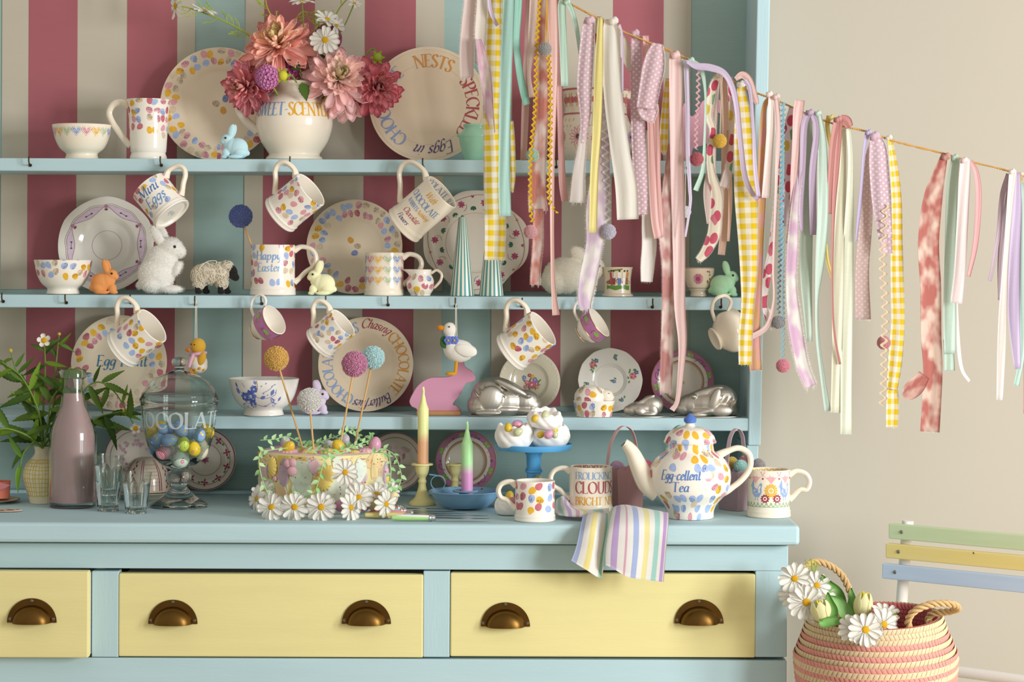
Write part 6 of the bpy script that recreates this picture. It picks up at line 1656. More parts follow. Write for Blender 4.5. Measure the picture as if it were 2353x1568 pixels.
for px, zf, wa, hz, c_ in ((625, .72, .07, .22, '#e3c86a'), (655, .66, .10, .3, '#b9a0ab'), (695, .62, .17, .34, '#cfdcc0'), (697, .30, .15, .26, '#d3dfc6'), (650, .22, .12, .2, '#f0cd9c'), (620, .25, .12, .26, '#d6dfc0'), (726, .78, .10, .16, '#e7c3c8'), (740, .50, .10, .15, '#e3c86a'), (770, .30, .16, .28, '#e6ebd3'), (828, .70, .12, .24, '#e2e9d8'), (858, .72, .10, .26, '#f2d79c'), (800, .84, .10, .10, '#f3e3a4'), (716, .10, .10, .12, '#efc4b0'), (604, .5, .1, .3, '#e7c3c8'), (882, .5, .1, .3, '#dccbd2')):
    a, z = on_cake(px, zf); smear(a, z, wa, CH * hz, c_, .0024)
mb.build('icing_petals', matte('att', .5, .06, 60, .2, .25), t_cake)
def shell_mesh():
    mb = MB(); n = 78
    rows = [[(r_ * (1 + .07 * cos(13 * a + 2 * z_)) * cos(a), r_ * (1 + .07 * cos(13 * a + 2 * z_)) * sin(a), z_) for a in [2 * pi * j / n for j in range(n)]] for r_, z_ in ((1.0, 0), (1.05, .2), (.9, .5), (.6, .75), (.25, .85), (.02, .88))]
    return mb.grid(rows, None, True).mesh('rosette')
ROS = shell_mesh(); yic, pic = '#f0d478', '#eab9c0'; icing_m = matte('obj', .55, .06, 60, 0, .25)
def deco(px, zf, r, mat, el=1.0, name='rosette', out=.001):
    a, z = on_cake(px, zf); nrm = Vector((sin(a), -cos(a), 0)); p = Vector(((CR + out) * sin(a), -(CR + out) * cos(a), z))
    shared(name, ROS, icing_m, t_cake, frame(p, nrm, (0, 0, 1)) @ Matrix.Diagonal((r * ck * el, r * ck, r * ck * .8, 1)), mat)
for px, zf, r, el in ((629, .76, 13, 1.6), (755, .64, 19, 1.05), (747, .48, 17, 1.1), (893, .45, 10, 1.4)): deco(px, zf, r, yic, el)
for px, zf, r in ((665, .84, 9), (677, .86, 9), (676, .69, 11), (634, .52, 6), (886, .6, 8), (806, .48, 7), (808, .32, 9), (730, .7, 6)): deco(px, zf, r, pic, 1, 'dollop')
for x, y, r, el, m_ in ((-22, -106, 13, 1.2, yic), (22, -106, 15, 1.3, yic), (78, -92, 10, 1.2, yic), (40, -20, 11, 1, yic), (-50, -60, 10, 1, yic), (110, -20, 12, 1.2, yic), (-90, -50, 13, 1, pic), (-10, -80, 16, 1.8, pic), (-66, -95, 12, 1.6, pic), (60, -85, 12, 1.4, pic), (-20, 0, 15, 1, yic), (105, -60, 12, 1.8, pic)):
    shared('rosette', ROS, icing_m, t_cake, T(x * ck, y * ck, BT + CH + .001) @ Matrix.Diagonal((r * ck * el, r * ck, r * ck, 1)), m_)
mb = MB()
for i in range(150):
    a = gc.uniform(-1.5, 1.5); z = BT + CH * gc.choice((gc.uniform(.75, 1), gc.uniform(.2, .98))); mb.ball(((CR + .002) * sin(a), -(CR + .002) * cos(a), z), gc.uniform(.0006, .0013), gc.choice(('#b8485c', '#d98a96', '#e3b24a', '#8a4a62')), 6, 4)
o = mb.build('sprinkles', matte('att', .4), t_cake); o['kind'] = 'stuff'
def choc_egg(label, p, r, c, rot=(0, 0, 0), group='chocolate eggs on the cake', speck=True, name='chocolate_egg'):
    t = thing(name, label, 'egg', T(p) @ Euler([radians(q_) for q_ in rot]).to_matrix().to_4x4(), group)
    MB().ball((0, 0, 0), (r * .8, r * .8, r), None, 18, 12, egg=.12).build('shell', speckle if speck else matte('obj', .4, .1, 50, 0, .2), t, None, True, 60, c)
def _speckle():
    t = NT('speckled sugar shell'); v = t.n('ShaderNodeTexVoronoi'); t.l(t.obj(), v.inputs['Vector']); v.inputs['Scale'].default_value = 420; n = t.noise(t.obj(), 220, 2)
    m = t.math('MULTIPLY', t.math('LESS_THAN', v.outputs['Distance'], .28), t.math('GREATER_THAN', n.outputs[0], .54))
    t.base(t.mix(t.math('MULTIPLY', m, .6), col_source(t, 'obj'), hx('#6d5a3a'))); t.rough(.38); return t.m
speckle = _speckle()
YE, PE, LE, GE, WE = '#e2bc38', '#d99bb4', '#cfc4d0', '#cdd0a4', '#f0d9a8'
ct = Z_W + BT + CH
for lab, px, dy, dz, r, c, rot in (('yellow speckled egg on the cake top, left of the golden pick', 664, -.075, .013, 17, YE, (30, 40, 0)), ('yellow speckled egg on the cake top, in front of the lavender pick', 778, -.07, .014, 18, YE, (20, -30, 0)), ('pink speckled egg standing at the right edge of the cake top', 862, -.045, .016, 18, PE, (5, 10, 0)),
        ('lavender grey egg at the back left of the cake top', 656, .02, .014, 15, LE, (20, 0, 0)), ('lavender grey egg at the back of the cake top under the blue pick', 790, .03, .016, 16, LE, (0, 40, 0)), ('lavender egg in the greenery in the middle of the cake top', 755, -.01, .012, 14, LE, (60, 20, 0))):
    choc_egg(lab, Vector((P(px, 1000, CD + dy).x, CD + dy, ct + dz)), S(r, CD + dy), c, rot)
for lab, px, py, d, r, c, rot in (('yellow egg at the left foot of the cake', 607, 1160, 3.801, 17, YE, (10, 10, 0)), ('pink egg at the cake foot between two left daisies', 640, 1152, 3.770, 15, PE, (0, 70, 0)), ('ivory egg at the cake foot right of the second daisy', 696, 1159, 3.743, 17, WE, (0, 20, 0)), ('pink egg at the cake foot behind the middle daisy', 723, 1162, 3.741, 16, PE, (0, 60, 0)),
        ('ivory egg at the cake foot behind the middle daisy, right', 757, 1158, 3.741, 15, WE, (0, 10, 0)), ('mauve egg at the cake foot between the middle and right daisies', 786, 1162, 3.745, 18, '#c98fa8', (0, 80, 0)), ('ivory egg beneath the upper right daisies of the cake', 860, 1157, 3.765, 19, WE, (0, 70, 0)), ('ivory egg at the far right foot of the cake', 903, 1144, 3.794, 15, WE, (0, 20, 0)), ('mauve egg beneath the tilted daisies right of the cake', 838, 1163, 3.750, 15, '#c98fa8', (0, 50, 0))):
    choc_egg(lab, P(px, py, d), S(r, d), c, rot)
gd = random.Random(8)
for lab, (x, y), d, n_, r, k, cp in (
    ('white daisy lying at the far left foot of the cake', (590, 1154), 3.774, (-.8, -.6, .1), 35, 12, .1), ('white daisy standing behind the far left one', (606, 1132), 3.794, (-.5, -.5, .6), 34, 11, .3),
    ('white daisy at the cake foot, third from the left', (624, 1173), 3.720, (-.25, -.85, .35), 38, 14, 0), ('large white daisy at the cake foot under the green tendril', (677, 1173), 3.711, (-.05, -1, .2), 38, 15, 0),
    ('white daisy at the centre front of the cake foot', (738, 1173), 3.708, (.05, -1, .25), 40, 15, 0), ('daisy pressed into the cake side beside a yellow rosette', (793, 1086), 3.757, (.25, -1, .1), 34, 13, 0),
    ('daisy tilted right low at the front of the cake', (806, 1174), 3.716, (.75, -.7, .1), 38, 13, .1), ('daisy on the cake side above the tilted one', (824, 1144), 3.730, (.1, -.9, .4), 38, 14, .1),
    ('daisy opening upwards on the right of the cake', (866, 1136), 3.754, (.2, -.5, .85), 38, 13, .35), ('daisy facing right at the right foot of the cake', (887, 1166), 3.734, (.7, -.7, .1), 36, 13, .05), ('small daisy behind the rightmost cake daisies', (900, 1128), 3.821, (.6, -.6, .5), 26, 10, .2)):
    daisy(lab, P(x, y - (7 if y > 1150 else 0), d), n_, S(r * .88, d), k, gd, cp, 1, 'daisies round the cake')
def vine(label, pts, every=3, ln=13, seed=1, start=0):
    """thin pale green tendril with small oval leaves; pts = (px, py, depth)"""
    g = random.Random(seed); pp = [P(x, y, d) for x, y, d in pts]; o = pp[0]; t = thing('leafy_tendril', label, 'tendril', T(o), 'paper leaf tendrils on the cake')
    cp = [Vector(p) for p in catmull([tuple(p - o) for p in pp], 7)]
    MB().tube(cp, .0008, 6).build('tendril', petal('#bfe6a6', .2), t); s_ = 1
    for i in range(2, len(cp) - 1, every):
        dr = (cp[i + 1] - cp[i - 1]).normalized(); sd = dr.cross(Vector((0, 1, 0))) * s_; s_ = -s_
        shared('leaf', LEAFW, green_l, t, along(cp[i], dr * .8 + sd + Vector((0, g.uniform(-.6, .3), g.uniform(-.1, .3))), (g.uniform(-.4, .4), -1, .6)) @ Matrix.Scale(S(ln, 3.821) * g.uniform(.85, 1.2), 4), g.choice(('#bfe8a8', '#d0f0ba', '#a6d890')))
f_, m_, b_ = CD - .125, CD, CD + .06
vine('tendril hanging down the left side of the cake', [(660, 1030, 3.821), (620, 1035, 3.781), (598, 1040, 3.774), (596, 1070, 3.767), (605, 1110, 3.754), (620, 1145, 3.741)], 3, 15, 1)
vine('tendril crossing the cake front from the top to the foot', [(800, 1038, 3.794), (770, 1045, 3.754), (745, 1062, 3.735), (735, 1095, 3.733), (722, 1130, 3.733), (690, 1142, 3.733), (650, 1150, 3.727)], 3, 16, 2)
vine('tendril hanging free at the right of the cake with two strands', [(850, 1045, 3.794), (878, 1032, 3.808), (905, 1045, 3.808), (918, 1075, 3.808), (922, 1100, 3.808), (912, 1125, 3.794), (902, 1130, 3.794)], 3, 14, 3)
vine('inner tendril hanging at the right cake edge', [(860, 1040, 3.781), (890, 1045, 3.767), (898, 1075, 3.761), (898, 1105, 3.754), (905, 1130, 3.754)], 3, 13, 4)
vine('tendril arching highest over the back of the cake', [(700, 1035, 3.928), (740, 1015, 3.955), (780, 1000, 3.968), (805, 990, 3.968), (822, 996, 3.968), (828, 1012, 3.955)], 2, 14, 5)
vine('tendril looping over the left of the cake top', [(598, 1012, 3.861), (630, 1010, 3.861), (660, 1004, 3.888), (690, 1018, 3.915), (720, 1022, 3.928), (750, 1010, 3.942)], 2, 15, 6)
vine('tendril tangled in the middle of the cake top', [(680, 1035, 3.861), (710, 1022, 3.888), (745, 1030, 3.861), (775, 1016, 3.901), (800, 1026, 3.888), (765, 1000, 3.955)], 2, 14, 7)
vine('tendril on the right of the cake top', [(790, 1030, 3.848), (820, 1022, 3.848), (850, 1012, 3.875), (856, 1000, 3.888), (838, 1018, 3.915)], 2, 14, 8)
vine('tendril lying along the front of the cake top', [(700, 1040, 3.808), (735, 1034, 3.821), (765, 1040, 3.808), (800, 1030, 3.834), (840, 1022, 3.861)], 2, 13, 9)
# ---------------- candles
def taper(label, px, d, ytop, ybot, rpx, c0, c1, split, base_z):
    k = S(1, d); t = thing('dip_dyed_candle', label, 'candle', T(XZ(px, d, base_z)), 'dip dyed candles'); h = (ybot - ytop) * k; r = rpx * k
    m = NT('dip dyed wax'); s_ = m.n('ShaderNodeSeparateXYZ'); m.l(m.obj(), s_.inputs[0]); rp = m.n('ShaderNodeMapRange'); m.l(s_.outputs[2], rp.inputs[0]); rp.inputs[1].default_value = (ybot - split - 12) * k; rp.inputs[2].default_value = (ybot - split + 12) * k
    m.base(m.mix(rp.outputs[0], hx(c1), hx(c0))); m.rough(.45); m.set(Subsurface_Weight=.35, Subsurface_Scale=.008)
    o = [(.0001, 0), (r, 0), (r, h * .5), (r, h - 55 * k), (r * .97, h - 50 * k)] + catmull([(r * .94, h - 49 * k), (r * .62, h - 38 * k), (r * .38, h - 24 * k), (r * .26, h - 18 * k)], 4) + [(.0001, h - 17 * k)]
    MB().lathe(o, 32).build('wax', m.m, t)
    MB().tube([(0, 0, h - 20 * k), (.0005, 0, h - 10 * k), (-.0006, 0, h)], [3.2 * k, 2.6 * k, 2.8 * k], 8).build('wick', matte(c0, .7), t)
cream_y = matte('#e6dc9c', .5, .1, 30, .1)
def stick(label, px, d, ybase, ytop, rb, rc, rk):
    k = S(1, d); t = thing('candlestick', label, 'candlestick', std(px, d, Z_W), 'cream yellow candlesticks'); h = (ybase - ytop) * k
    o = [(.0001, .001), (rb * k, 0), (rb * k, .002), (rb * .96 * k, .004)] + catmull([(rb * .9 * k, .006), (rb * .55 * k, h * .18), (rb * .33 * k, h * .38), (rb * .27 * k, h * .5), (rb * .32 * k, h * .56), (rb * .26 * k, h * .62), (rb * .30 * k, h * .68), (rk * .85 * k, h * .76), (rk * k, h * .9), (rk * k, h * .95)], 3) + [(rc * k, h * .96), (rc * k, h * .985), (rc * .95 * k, h), (rk * .9 * k, h), (rk * .85 * k, h * .85), (.0001, h * .84)]
    MB().lathe(o, 40).build('body', cream_y, t); return h
h1 = stick('cream yellow candlestick holding the tall yellow and peach candle', 970, 3.948, 1165, 1070, 31, 25, 16)
taper('tall taper candle fading from yellow to peach', 972, 3.948, 885, 1075, 12.6, '#eff0a6', '#eab488', 1000, Z_W + h1 * .85)
stick('cream yellow candlestick behind the green candle, without a candle', 1045, 4.002, 1152, 1065, 28, 20, 14)
enamel = matte('#7ba4c4', .35, .12, 25, .05)
def chamberstick():
    d = 3.895; k = S(1, d); t = thing('chamberstick', 'blue enamel chamberstick with chipped rim and ring handle', 'candlestick', std(1069, d, Z_W))
    o = [(0, 2), (40, 1), (52, 4), (66, 16), (76, 30), (82, 38), (84, 39.5), (83, 41), (78, 38.5), (70, 28), (60, 17), (46, 8), (0, 6)]
    o = [(max(r * k, .0001), z * k) for r, z in o]
    t_ = NT('chipped enamel'); n = t_.noise(t_.obj(), 60, 3); n2 = t_.noise(t_.obj(), 9, 2)
    s_ = t_.n('ShaderNodeSeparateXYZ'); t_.l(t_.obj(), s_.inputs[0])
    chip = t_.math('MULTIPLY', t_.math('GREATER_THAN', n.outputs[0], .66), t_.math('GREATER_THAN', s_.outputs[2], 35 * k))
    t_.base(t_.mix(chip, t_.mix(n2.outputs[0], hx('#6f9cc0'), hx('#8bb2cf')), hx('#4a3424'))); t_.rough(.3)
    MB().lathe(o, 64).build('dish', t_.m, t)
    s2 = [(14, 8), (14, 34), (16, 36), (29, 38), (30, 40), (28, 41.5), (14, 40), (12, 37), (12, 12)]
    MB().lathe([(r * k, z * k) for r, z in s2], 40).build('socket', enamel, t)
    mb = MB(); n_ = 24; c = Vector((-62 * k, -.012, 60 * k))
    mb.grid([[c + Vector((17 * k * cos(a), w_ , 17 * k * sin(a))) for a in [2 * pi * j / n_ for j in range(n_)]] for w_ in (-.007, .007)], None, True)
    mb.grid([[c + Vector((15.8 * k * cos(a), w_ , 15.8 * k * sin(a))) for a in [2 * pi * j / n_ for j in range(n_)]] for w_ in (.007, -.007)], None, True)
    mb.grid([[c + Vector((q_ * k * cos(a), -.007, q_ * k * sin(a))) for a in [2 * pi * j / n_ for j in range(n_)]] for q_ in (15.8, 17)], None, True)
    mb.sheet([[c + Vector((x * k, y, 17 * k + z)) for y in (-.006, .006)] for x, z in ((4, -.001), (-8, .001), (-20, .002))], .0012)
    mb.build('ring_handle', enamel, t)
    return 12 * k
taper('shorter taper candle fading from mint green to pink', 1073, 3.895, 948, 1135, 13.4, '#b5e6a4', '#dc9bc8', 1056, Z_W + S(12, 3.895))
chamberstick()
# ---------------- cake stand with meringues
def stand():
    d = 3.891; k = S(1, d); t = thing('cake_stand', 'sky blue glass cake stand holding three meringue nests', 'cake stand', std(1226, d, Z_W))
    zt = P(1226, 1026, d).z - Z_W
    o = [(60, 0), (62, 2), (56, 8), (30, 20), (18, 32), (16, 50), (16, 88), (19, 91), (17, 94)]; h = zt / k
    o = [(r * k, z * k) for r, z in o]; o = [(.0001, .001)] + o + [(16 * k, (h - 62) * k), (20 * k, (h - 60) * k), (20 * k, (h - 56) * k), (16 * k, (h - 53) * k), (17.5 * k, (h - 22) * k), (22 * k, (h - 14) * k), (70 * k, (h - 10) * k), (84 * k, (h - 8) * k), (88.5 * k, (h - 2) * k), (88.5 * k, (h + 5) * k), (86 * k, (h + 5.5) * k), (84 * k, (h - .5) * k), (.0001, (h - 2) * k)]
    m = NT('milk glass'); m.base(hx('#5aa9dc')); m.rough(.12); m.set(Subsurface_Weight=.3, Subsurface_Scale=.004)
    MB().lathe(o, 64).build('body', m.m, t); return Z_W + (h - 1.5) * k
zs_ = stand()
mer = matte('#f8f3ec', .6, .03, 60, .05, .3)
def meringue(label, ctr, r, hgt, tilt=(0, 0, 0), seed=1, nest=True):
    """piped swirl nest: soft twisted ridges round a hollow"""
    t = thing('meringue_nest', label, 'meringue', T(ctr) @ Euler([radians(q_) for q_ in tilt]).to_matrix().to_4x4(), 'meringue nests'); g = random.Random(seed)
    pf = [(.0001, 0), (.62, 0), (.80, .06), (.96, .30), (1.0, .48), (.97, .66), (.90, .85), (.80, .98), (.70, 1.0), (.60, .88), (.5, .7), (.0001, .6)] if nest else [(.0001, 0), (.7, 0), (.98, .2), (1, .4), (.8, .7), (.5, .9), (.0001, 1.0)]
    pf = [pf[0]] + catmull(pf[1:], 3); ph = g.random() * 6; n = 72
    rows = []
    for i, (q_, z) in enumerate(pf):
        w_ = min(1, z * 3) * (1 if q_ > .3 else q_ * 3)
        rows.append([((r * q_ * (1 + w_ * (.10 * abs(sin(4.5 * (a + ph) + z * 5)) ** .6 + .03 * sin(3 * a + ph) - .06))) * cos(a), (r * q_ * (1 + w_ * (.10 * abs(sin(4.5 * (a + ph) + z * 5)) ** .6 - .06))) * sin(a), hgt * z * (1 + .05 * w_ * sin(9 * a + 2 * ph) * (z > .7) + .06 * sin(2 * a + ph))) for a in [2 * pi * j / n for j in range(n)]])
    MB().grid(rows, None, True).build('meringue', mer, t, None, True, 80); return t
d = 3.891
meringue('left meringue nest on the cake stand, with three mini eggs', Vector((P(1180, 1026, 3.864).x, 3.864, zs_ + .0005)), S(43, d), S(52, d), (0, 0, 0), 3)
meringue('right meringue nest on the cake stand, under the topmost one', Vector((P(1262, 1026, 3.891).x, 3.891, zs_ + .0005)), S(46, d), S(48, d), (0, 0, 30), 5)
zz = zs_ + S(48, d)
meringue('topmost meringue nest tilted on the two below', Vector((P(1250, 1026, 3.871).x, 3.871, zz + .001)), S(41, d), S(36, d), (12, -7, 60), 8)
for lab, x, y, dd, r, c, rot in (('yellow mini egg in the left nest on the stand', 1168, 983, 3.837, 11, YE, (0, 0, 0)), ('pink mini egg behind the yellow one in the left nest', 1189, 976, 3.864, 13, PE, (0, 70, 0)), ('green mini egg at the front of the left nest', 1191, 993, 3.828, 12, GE, (0, 60, 0)), ('yellow mini egg half hidden in the left nest', 1203, 985, 3.857, 9, YE, (0, 0, 0)),
        ('yellow mini egg in the topmost nest', 1230, 962, 3.844, 10, YE, (0, 40, 0)), ('green speckled mini egg standing in the topmost nest', 1252, 955, 3.844, 12, GE, (0, 20, 0)), ('pink mini egg peeping from the topmost nest', 1242, 955, 3.873, 9, PE, (0, 0, 0)),
        ('yellow mini egg in the right nest under the topmost meringue', 1243, 999, 3.841, 10, YE, (0, 60, 0)), ('pink mini egg in the right nest on the stand', 1261, 998, 3.830, 12, PE, (0, 50, 0)), ('yellow mini egg at the right of the right nest', 1273, 989, 3.857, 10, YE, (0, 80, 0)), ('green mini egg right of the pink one in the right nest', 1275, 999, 3.844, 9, GE, (0, 0, 0))):
    choc_egg(lab, P(x, y, dd), S(r, dd), c, rot, 'mini eggs in the meringues')
meringue('meringue nest half hidden behind the small egg mug handle', XZ(1172, 3.801, Z_W), S(36, 3.801), S(36, 3.801), (0, 0, 10), 9)
meringue('meringue nest hidden behind the small egg mug, only its eggs showing', XZ(1228, 3.875, Z_W), S(36, 3.875), S(60, 3.875), (0, 0, 40), 12)
for lab, x, y, dd, r, c, rot in (('yellow mini egg inside the curl of the egg mug handle', 1171, 1140, 3.801, 12, YE, (0, 10, 0)), ('pink mini egg beneath the yellow one behind the mug handle', 1180, 1153, 3.783, 13, '#c98296', (0, 80, 0)), ('green speckled mini egg standing above the small egg mug', 1236, 1103, 3.875, 12, '#b5ad78', (0, 10, 0)), ('mauve mini egg above the small egg mug rim', 1209, 1113, 3.855, 11, '#c98fa8', (0, 80, 0)), ('yellow mini egg above the small egg mug rim', 1233, 1114, 3.845, 12, YE, (0, 80, 0))):
    choc_egg(lab, P(x, y, dd), S(r, dd), c, rot, 'mini eggs in the meringues')
# ---------------- teapot
def teapot():
    d = 3.767; k = S(1, d); t = thing('teapot', 'egg print teapot lettered Egg-cellent Tea with a blue knobbed lid', 'teapot', std(1585, d, Z_W)); y0 = 1200
    o = [(0, 1198), (50, 1198), (53, 1200), (55, 1197), (55, 1190), (56, 1182), (62, 1169), (75, 1154), (87, 1140), (93, 1119), (94, 1100), (90, 1080), (78, 1063), (63, 1052), (56, 1046), (54, 1038), (54, 1030), (55, 1026)]
    a = [(max(r * k, .0001), (y0 - y) * k) for r, y in o]; a = a[:4] + catmull(a[4:], 3) + [(50 * k, 175 * k), (50 * k, 160 * k), (.0001, 150 * k)]
    mt = egg_print(.0175, .004, 172 * k, -.078, .020, 62 * k, 118 * k, 41, '#f3ebdd', .35, .45, .75)
    MB().lathe(a, 72, Rref=88 * k).build('body', mt, t)
    l = [(54, 1029), (60, 1028), (61, 1025), (59, 1022), (55, 1012), (44, 1000), (28, 993), (14, 990), (10, 986), (11, 983)]
    b = [(r * k, (y0 - y) * k) for r, y in l]; b = b[:4] + catmull(b[4:], 3) + [(.0001, 217 * k)]
    lid = MB().lathe(b, 64, Rref=50 * k).build('lid', egg_print(.0165, 173 * k, 206 * k, 9, 9, 9, 9, 43), t)
    MB().lathe([(.0001, 216 * k), (9 * k, 216 * k), (14 * k, 220 * k), (15 * k, 226 * k), (11 * k, 231 * k), (5 * k, 236 * k), (2 * k, 239 * k), (.0001, 240 * k)], 32).build('knob', glaze('#4f74c2', .15), lid)
    sp = catmull([(-72, 62), (-98, 80), (-118, 118), (-132, 148), (-146, 166), (-151, 170)], 5); n = len(sp)
    MB().tube([(x * k, 0, z * k) for x, z in sp], [k * (36 - 22 * min(1, i / (n - 1) * 1.15)) for i in range(n)], 20, flat=.8).build('spout', cream_g, t)
    MB().tube([((-151) * k, 0, 170 * k), (-151.5 * k, 0, 170.6 * k)], k * 11, 16).build('spout_mouth', matte('#7d7466', .6), t)
    hp = catmull([(60, 140), (84, 152), (112, 160), (136, 146), (138, 116), (120, 88), (92, 66), (74, 58)], 6); n = len(hp)
    MB().tube([(x * k, 0, z * k) for x, z in hp], [k * (8.2 + 5 * max(0, 1 - i / 8) + 5 * max(0, 1 - (n - 1 - i) / 8)) for i in range(n)], 12, flat=.85).build('handle', cream_g, t)
    f = on_lathe(a, .0003, 0, 90 * k); mb = MB()
    lettering(mb, 'Egg-cellent', lambda u, v: f(u, v + u * .02), 22 * k, -.0225, 95 * k, '#5f83c4', .16, .06, .14, squeeze=.80, gap=.04); lettering(mb, 'Tea', lambda u, v: f(u, v + u * .02), 22 * k, -.0225, 68 * k, '#5f83c4', .16, .06, .14)
    mb.build('lettering', ink(), t)
teapot()
# ---------------- crepe paper baskets
def paper_basket(label, px, d, top, bot, hpx, rot, col, hand, dy=0):
    k = S(1, d); t = thing('paper_basket', label, 'basket', std(px, d, Z_W) @ RZ(rot), 'crepe paper baskets'); g = random.Random(px); n = 40; h = hpx * k
    def sq(a, r): 
        m = max(abs(cos(a)), abs(sin(a))) ** .9; return Vector((r * cos(a) / m, r * sin(a) / m, 0))
    jit = [g.uniform(-1, 1) for _ in range(n)]
    rows = []
    for i in range(7):
        u = i / 6; r = (bot + (top - bot) * u) * k
        rows.append([sq(2 * pi * j / n, r * (1 + .012 * jit[j] + .02 * sin(j * 2.1) * u)) + Vector((0, 0, h * u + (jit[j] * 3.5 * k if i == 6 else 0))) for j in range(n)])
    inn = [[p * 1.0 - Vector((p.x, p.y, 0)) * .03 for p in r] for r in reversed(rows)]
    m = NT('crepe paper'); nn = m.noise(m.mapped(m.obj(), (500, 500, 12)), 1, 3); m.base(m.mix(nn.outputs[0], hx(col), tuple(c * .82 for c in hx(col)[:3]) + (1,))); m.rough(.85); two_sided(m, m.b.inputs[0].links[0].from_socket, .35); m.bump(nn.outputs[0], .35, .001); two_sided(m, nn.outputs[0], 0) if False else None
    mb = MB().grid(rows + inn, None, True); b0 = len(mb.v); mb.add([(0, 0, .001)] + [tuple(p) for p in rows[0]], [[0, 1 + (j + 1) % n, 1 + j] for j in range(n)])
    mb.build('basket', m.m, t, None, True, 30)
    arc = catmull(hand, 6)
    MB().sheet([[Vector((x * k, y * k, z * k)) for y in (-6, 6)] for x, z in arc], .0008).build('handle', matte(col, .7, .05), t)
    return t
HN = [(-38, 70), (-42, 100), (-32, 150), (-12, 180), (8, 184), (26, 166), (36, 120), (38, 72)]
paper_basket('pink crepe paper basket between the lettered mug and the teapot', 1432, 3.924, 40, 33, 92, 28, '#e9b6b4', HN)
paper_basket('teal crepe paper basket hidden behind the teapot, handle showing', 1562, 3.939, 36, 30, 80, 20, '#8cc4b8', HN)
paper_basket('lilac crepe paper basket between the teapot and the hen mug', 1694, 3.895, 36, 31, 90, 40, '#d9bfc9', [(-28, 70), (-34, 110), (-24, 165), (-4, 185), (14, 170), (22, 130), (34, 105), (34, 70)])
for lab, x, y, d, r, c in (('pale lilac pompom in the pink paper basket', 1418, 1076, 3.911, 17, '#dcc4d8'), ('blush pompom in the pink paper basket, right', 1455, 1080, 3.918, 15, '#e0bcb8'), ('hot pink pompom peeping over the teapot spout', 1486, 1072, 3.948, 14, '#e0668c'), ('yellow pompom in the lilac paper basket', 1682, 1064, 3.915, 14, '#e6cc70'), ('pale teal pompom at the front of the lilac basket', 1702, 1074, 3.884, 17, '#b4d8d2'), ('pink pompom behind the teal one in the lilac basket', 1712, 1060, 3.922, 14, '#d9a0b0'), ('grey pompom above the hen mug rim', 1743, 1070, 3.877, 16, '#b4aeae')):
    pompom(x, y, d, r, c, None, 'pompom', lab, 'pompoms in the paper baskets')
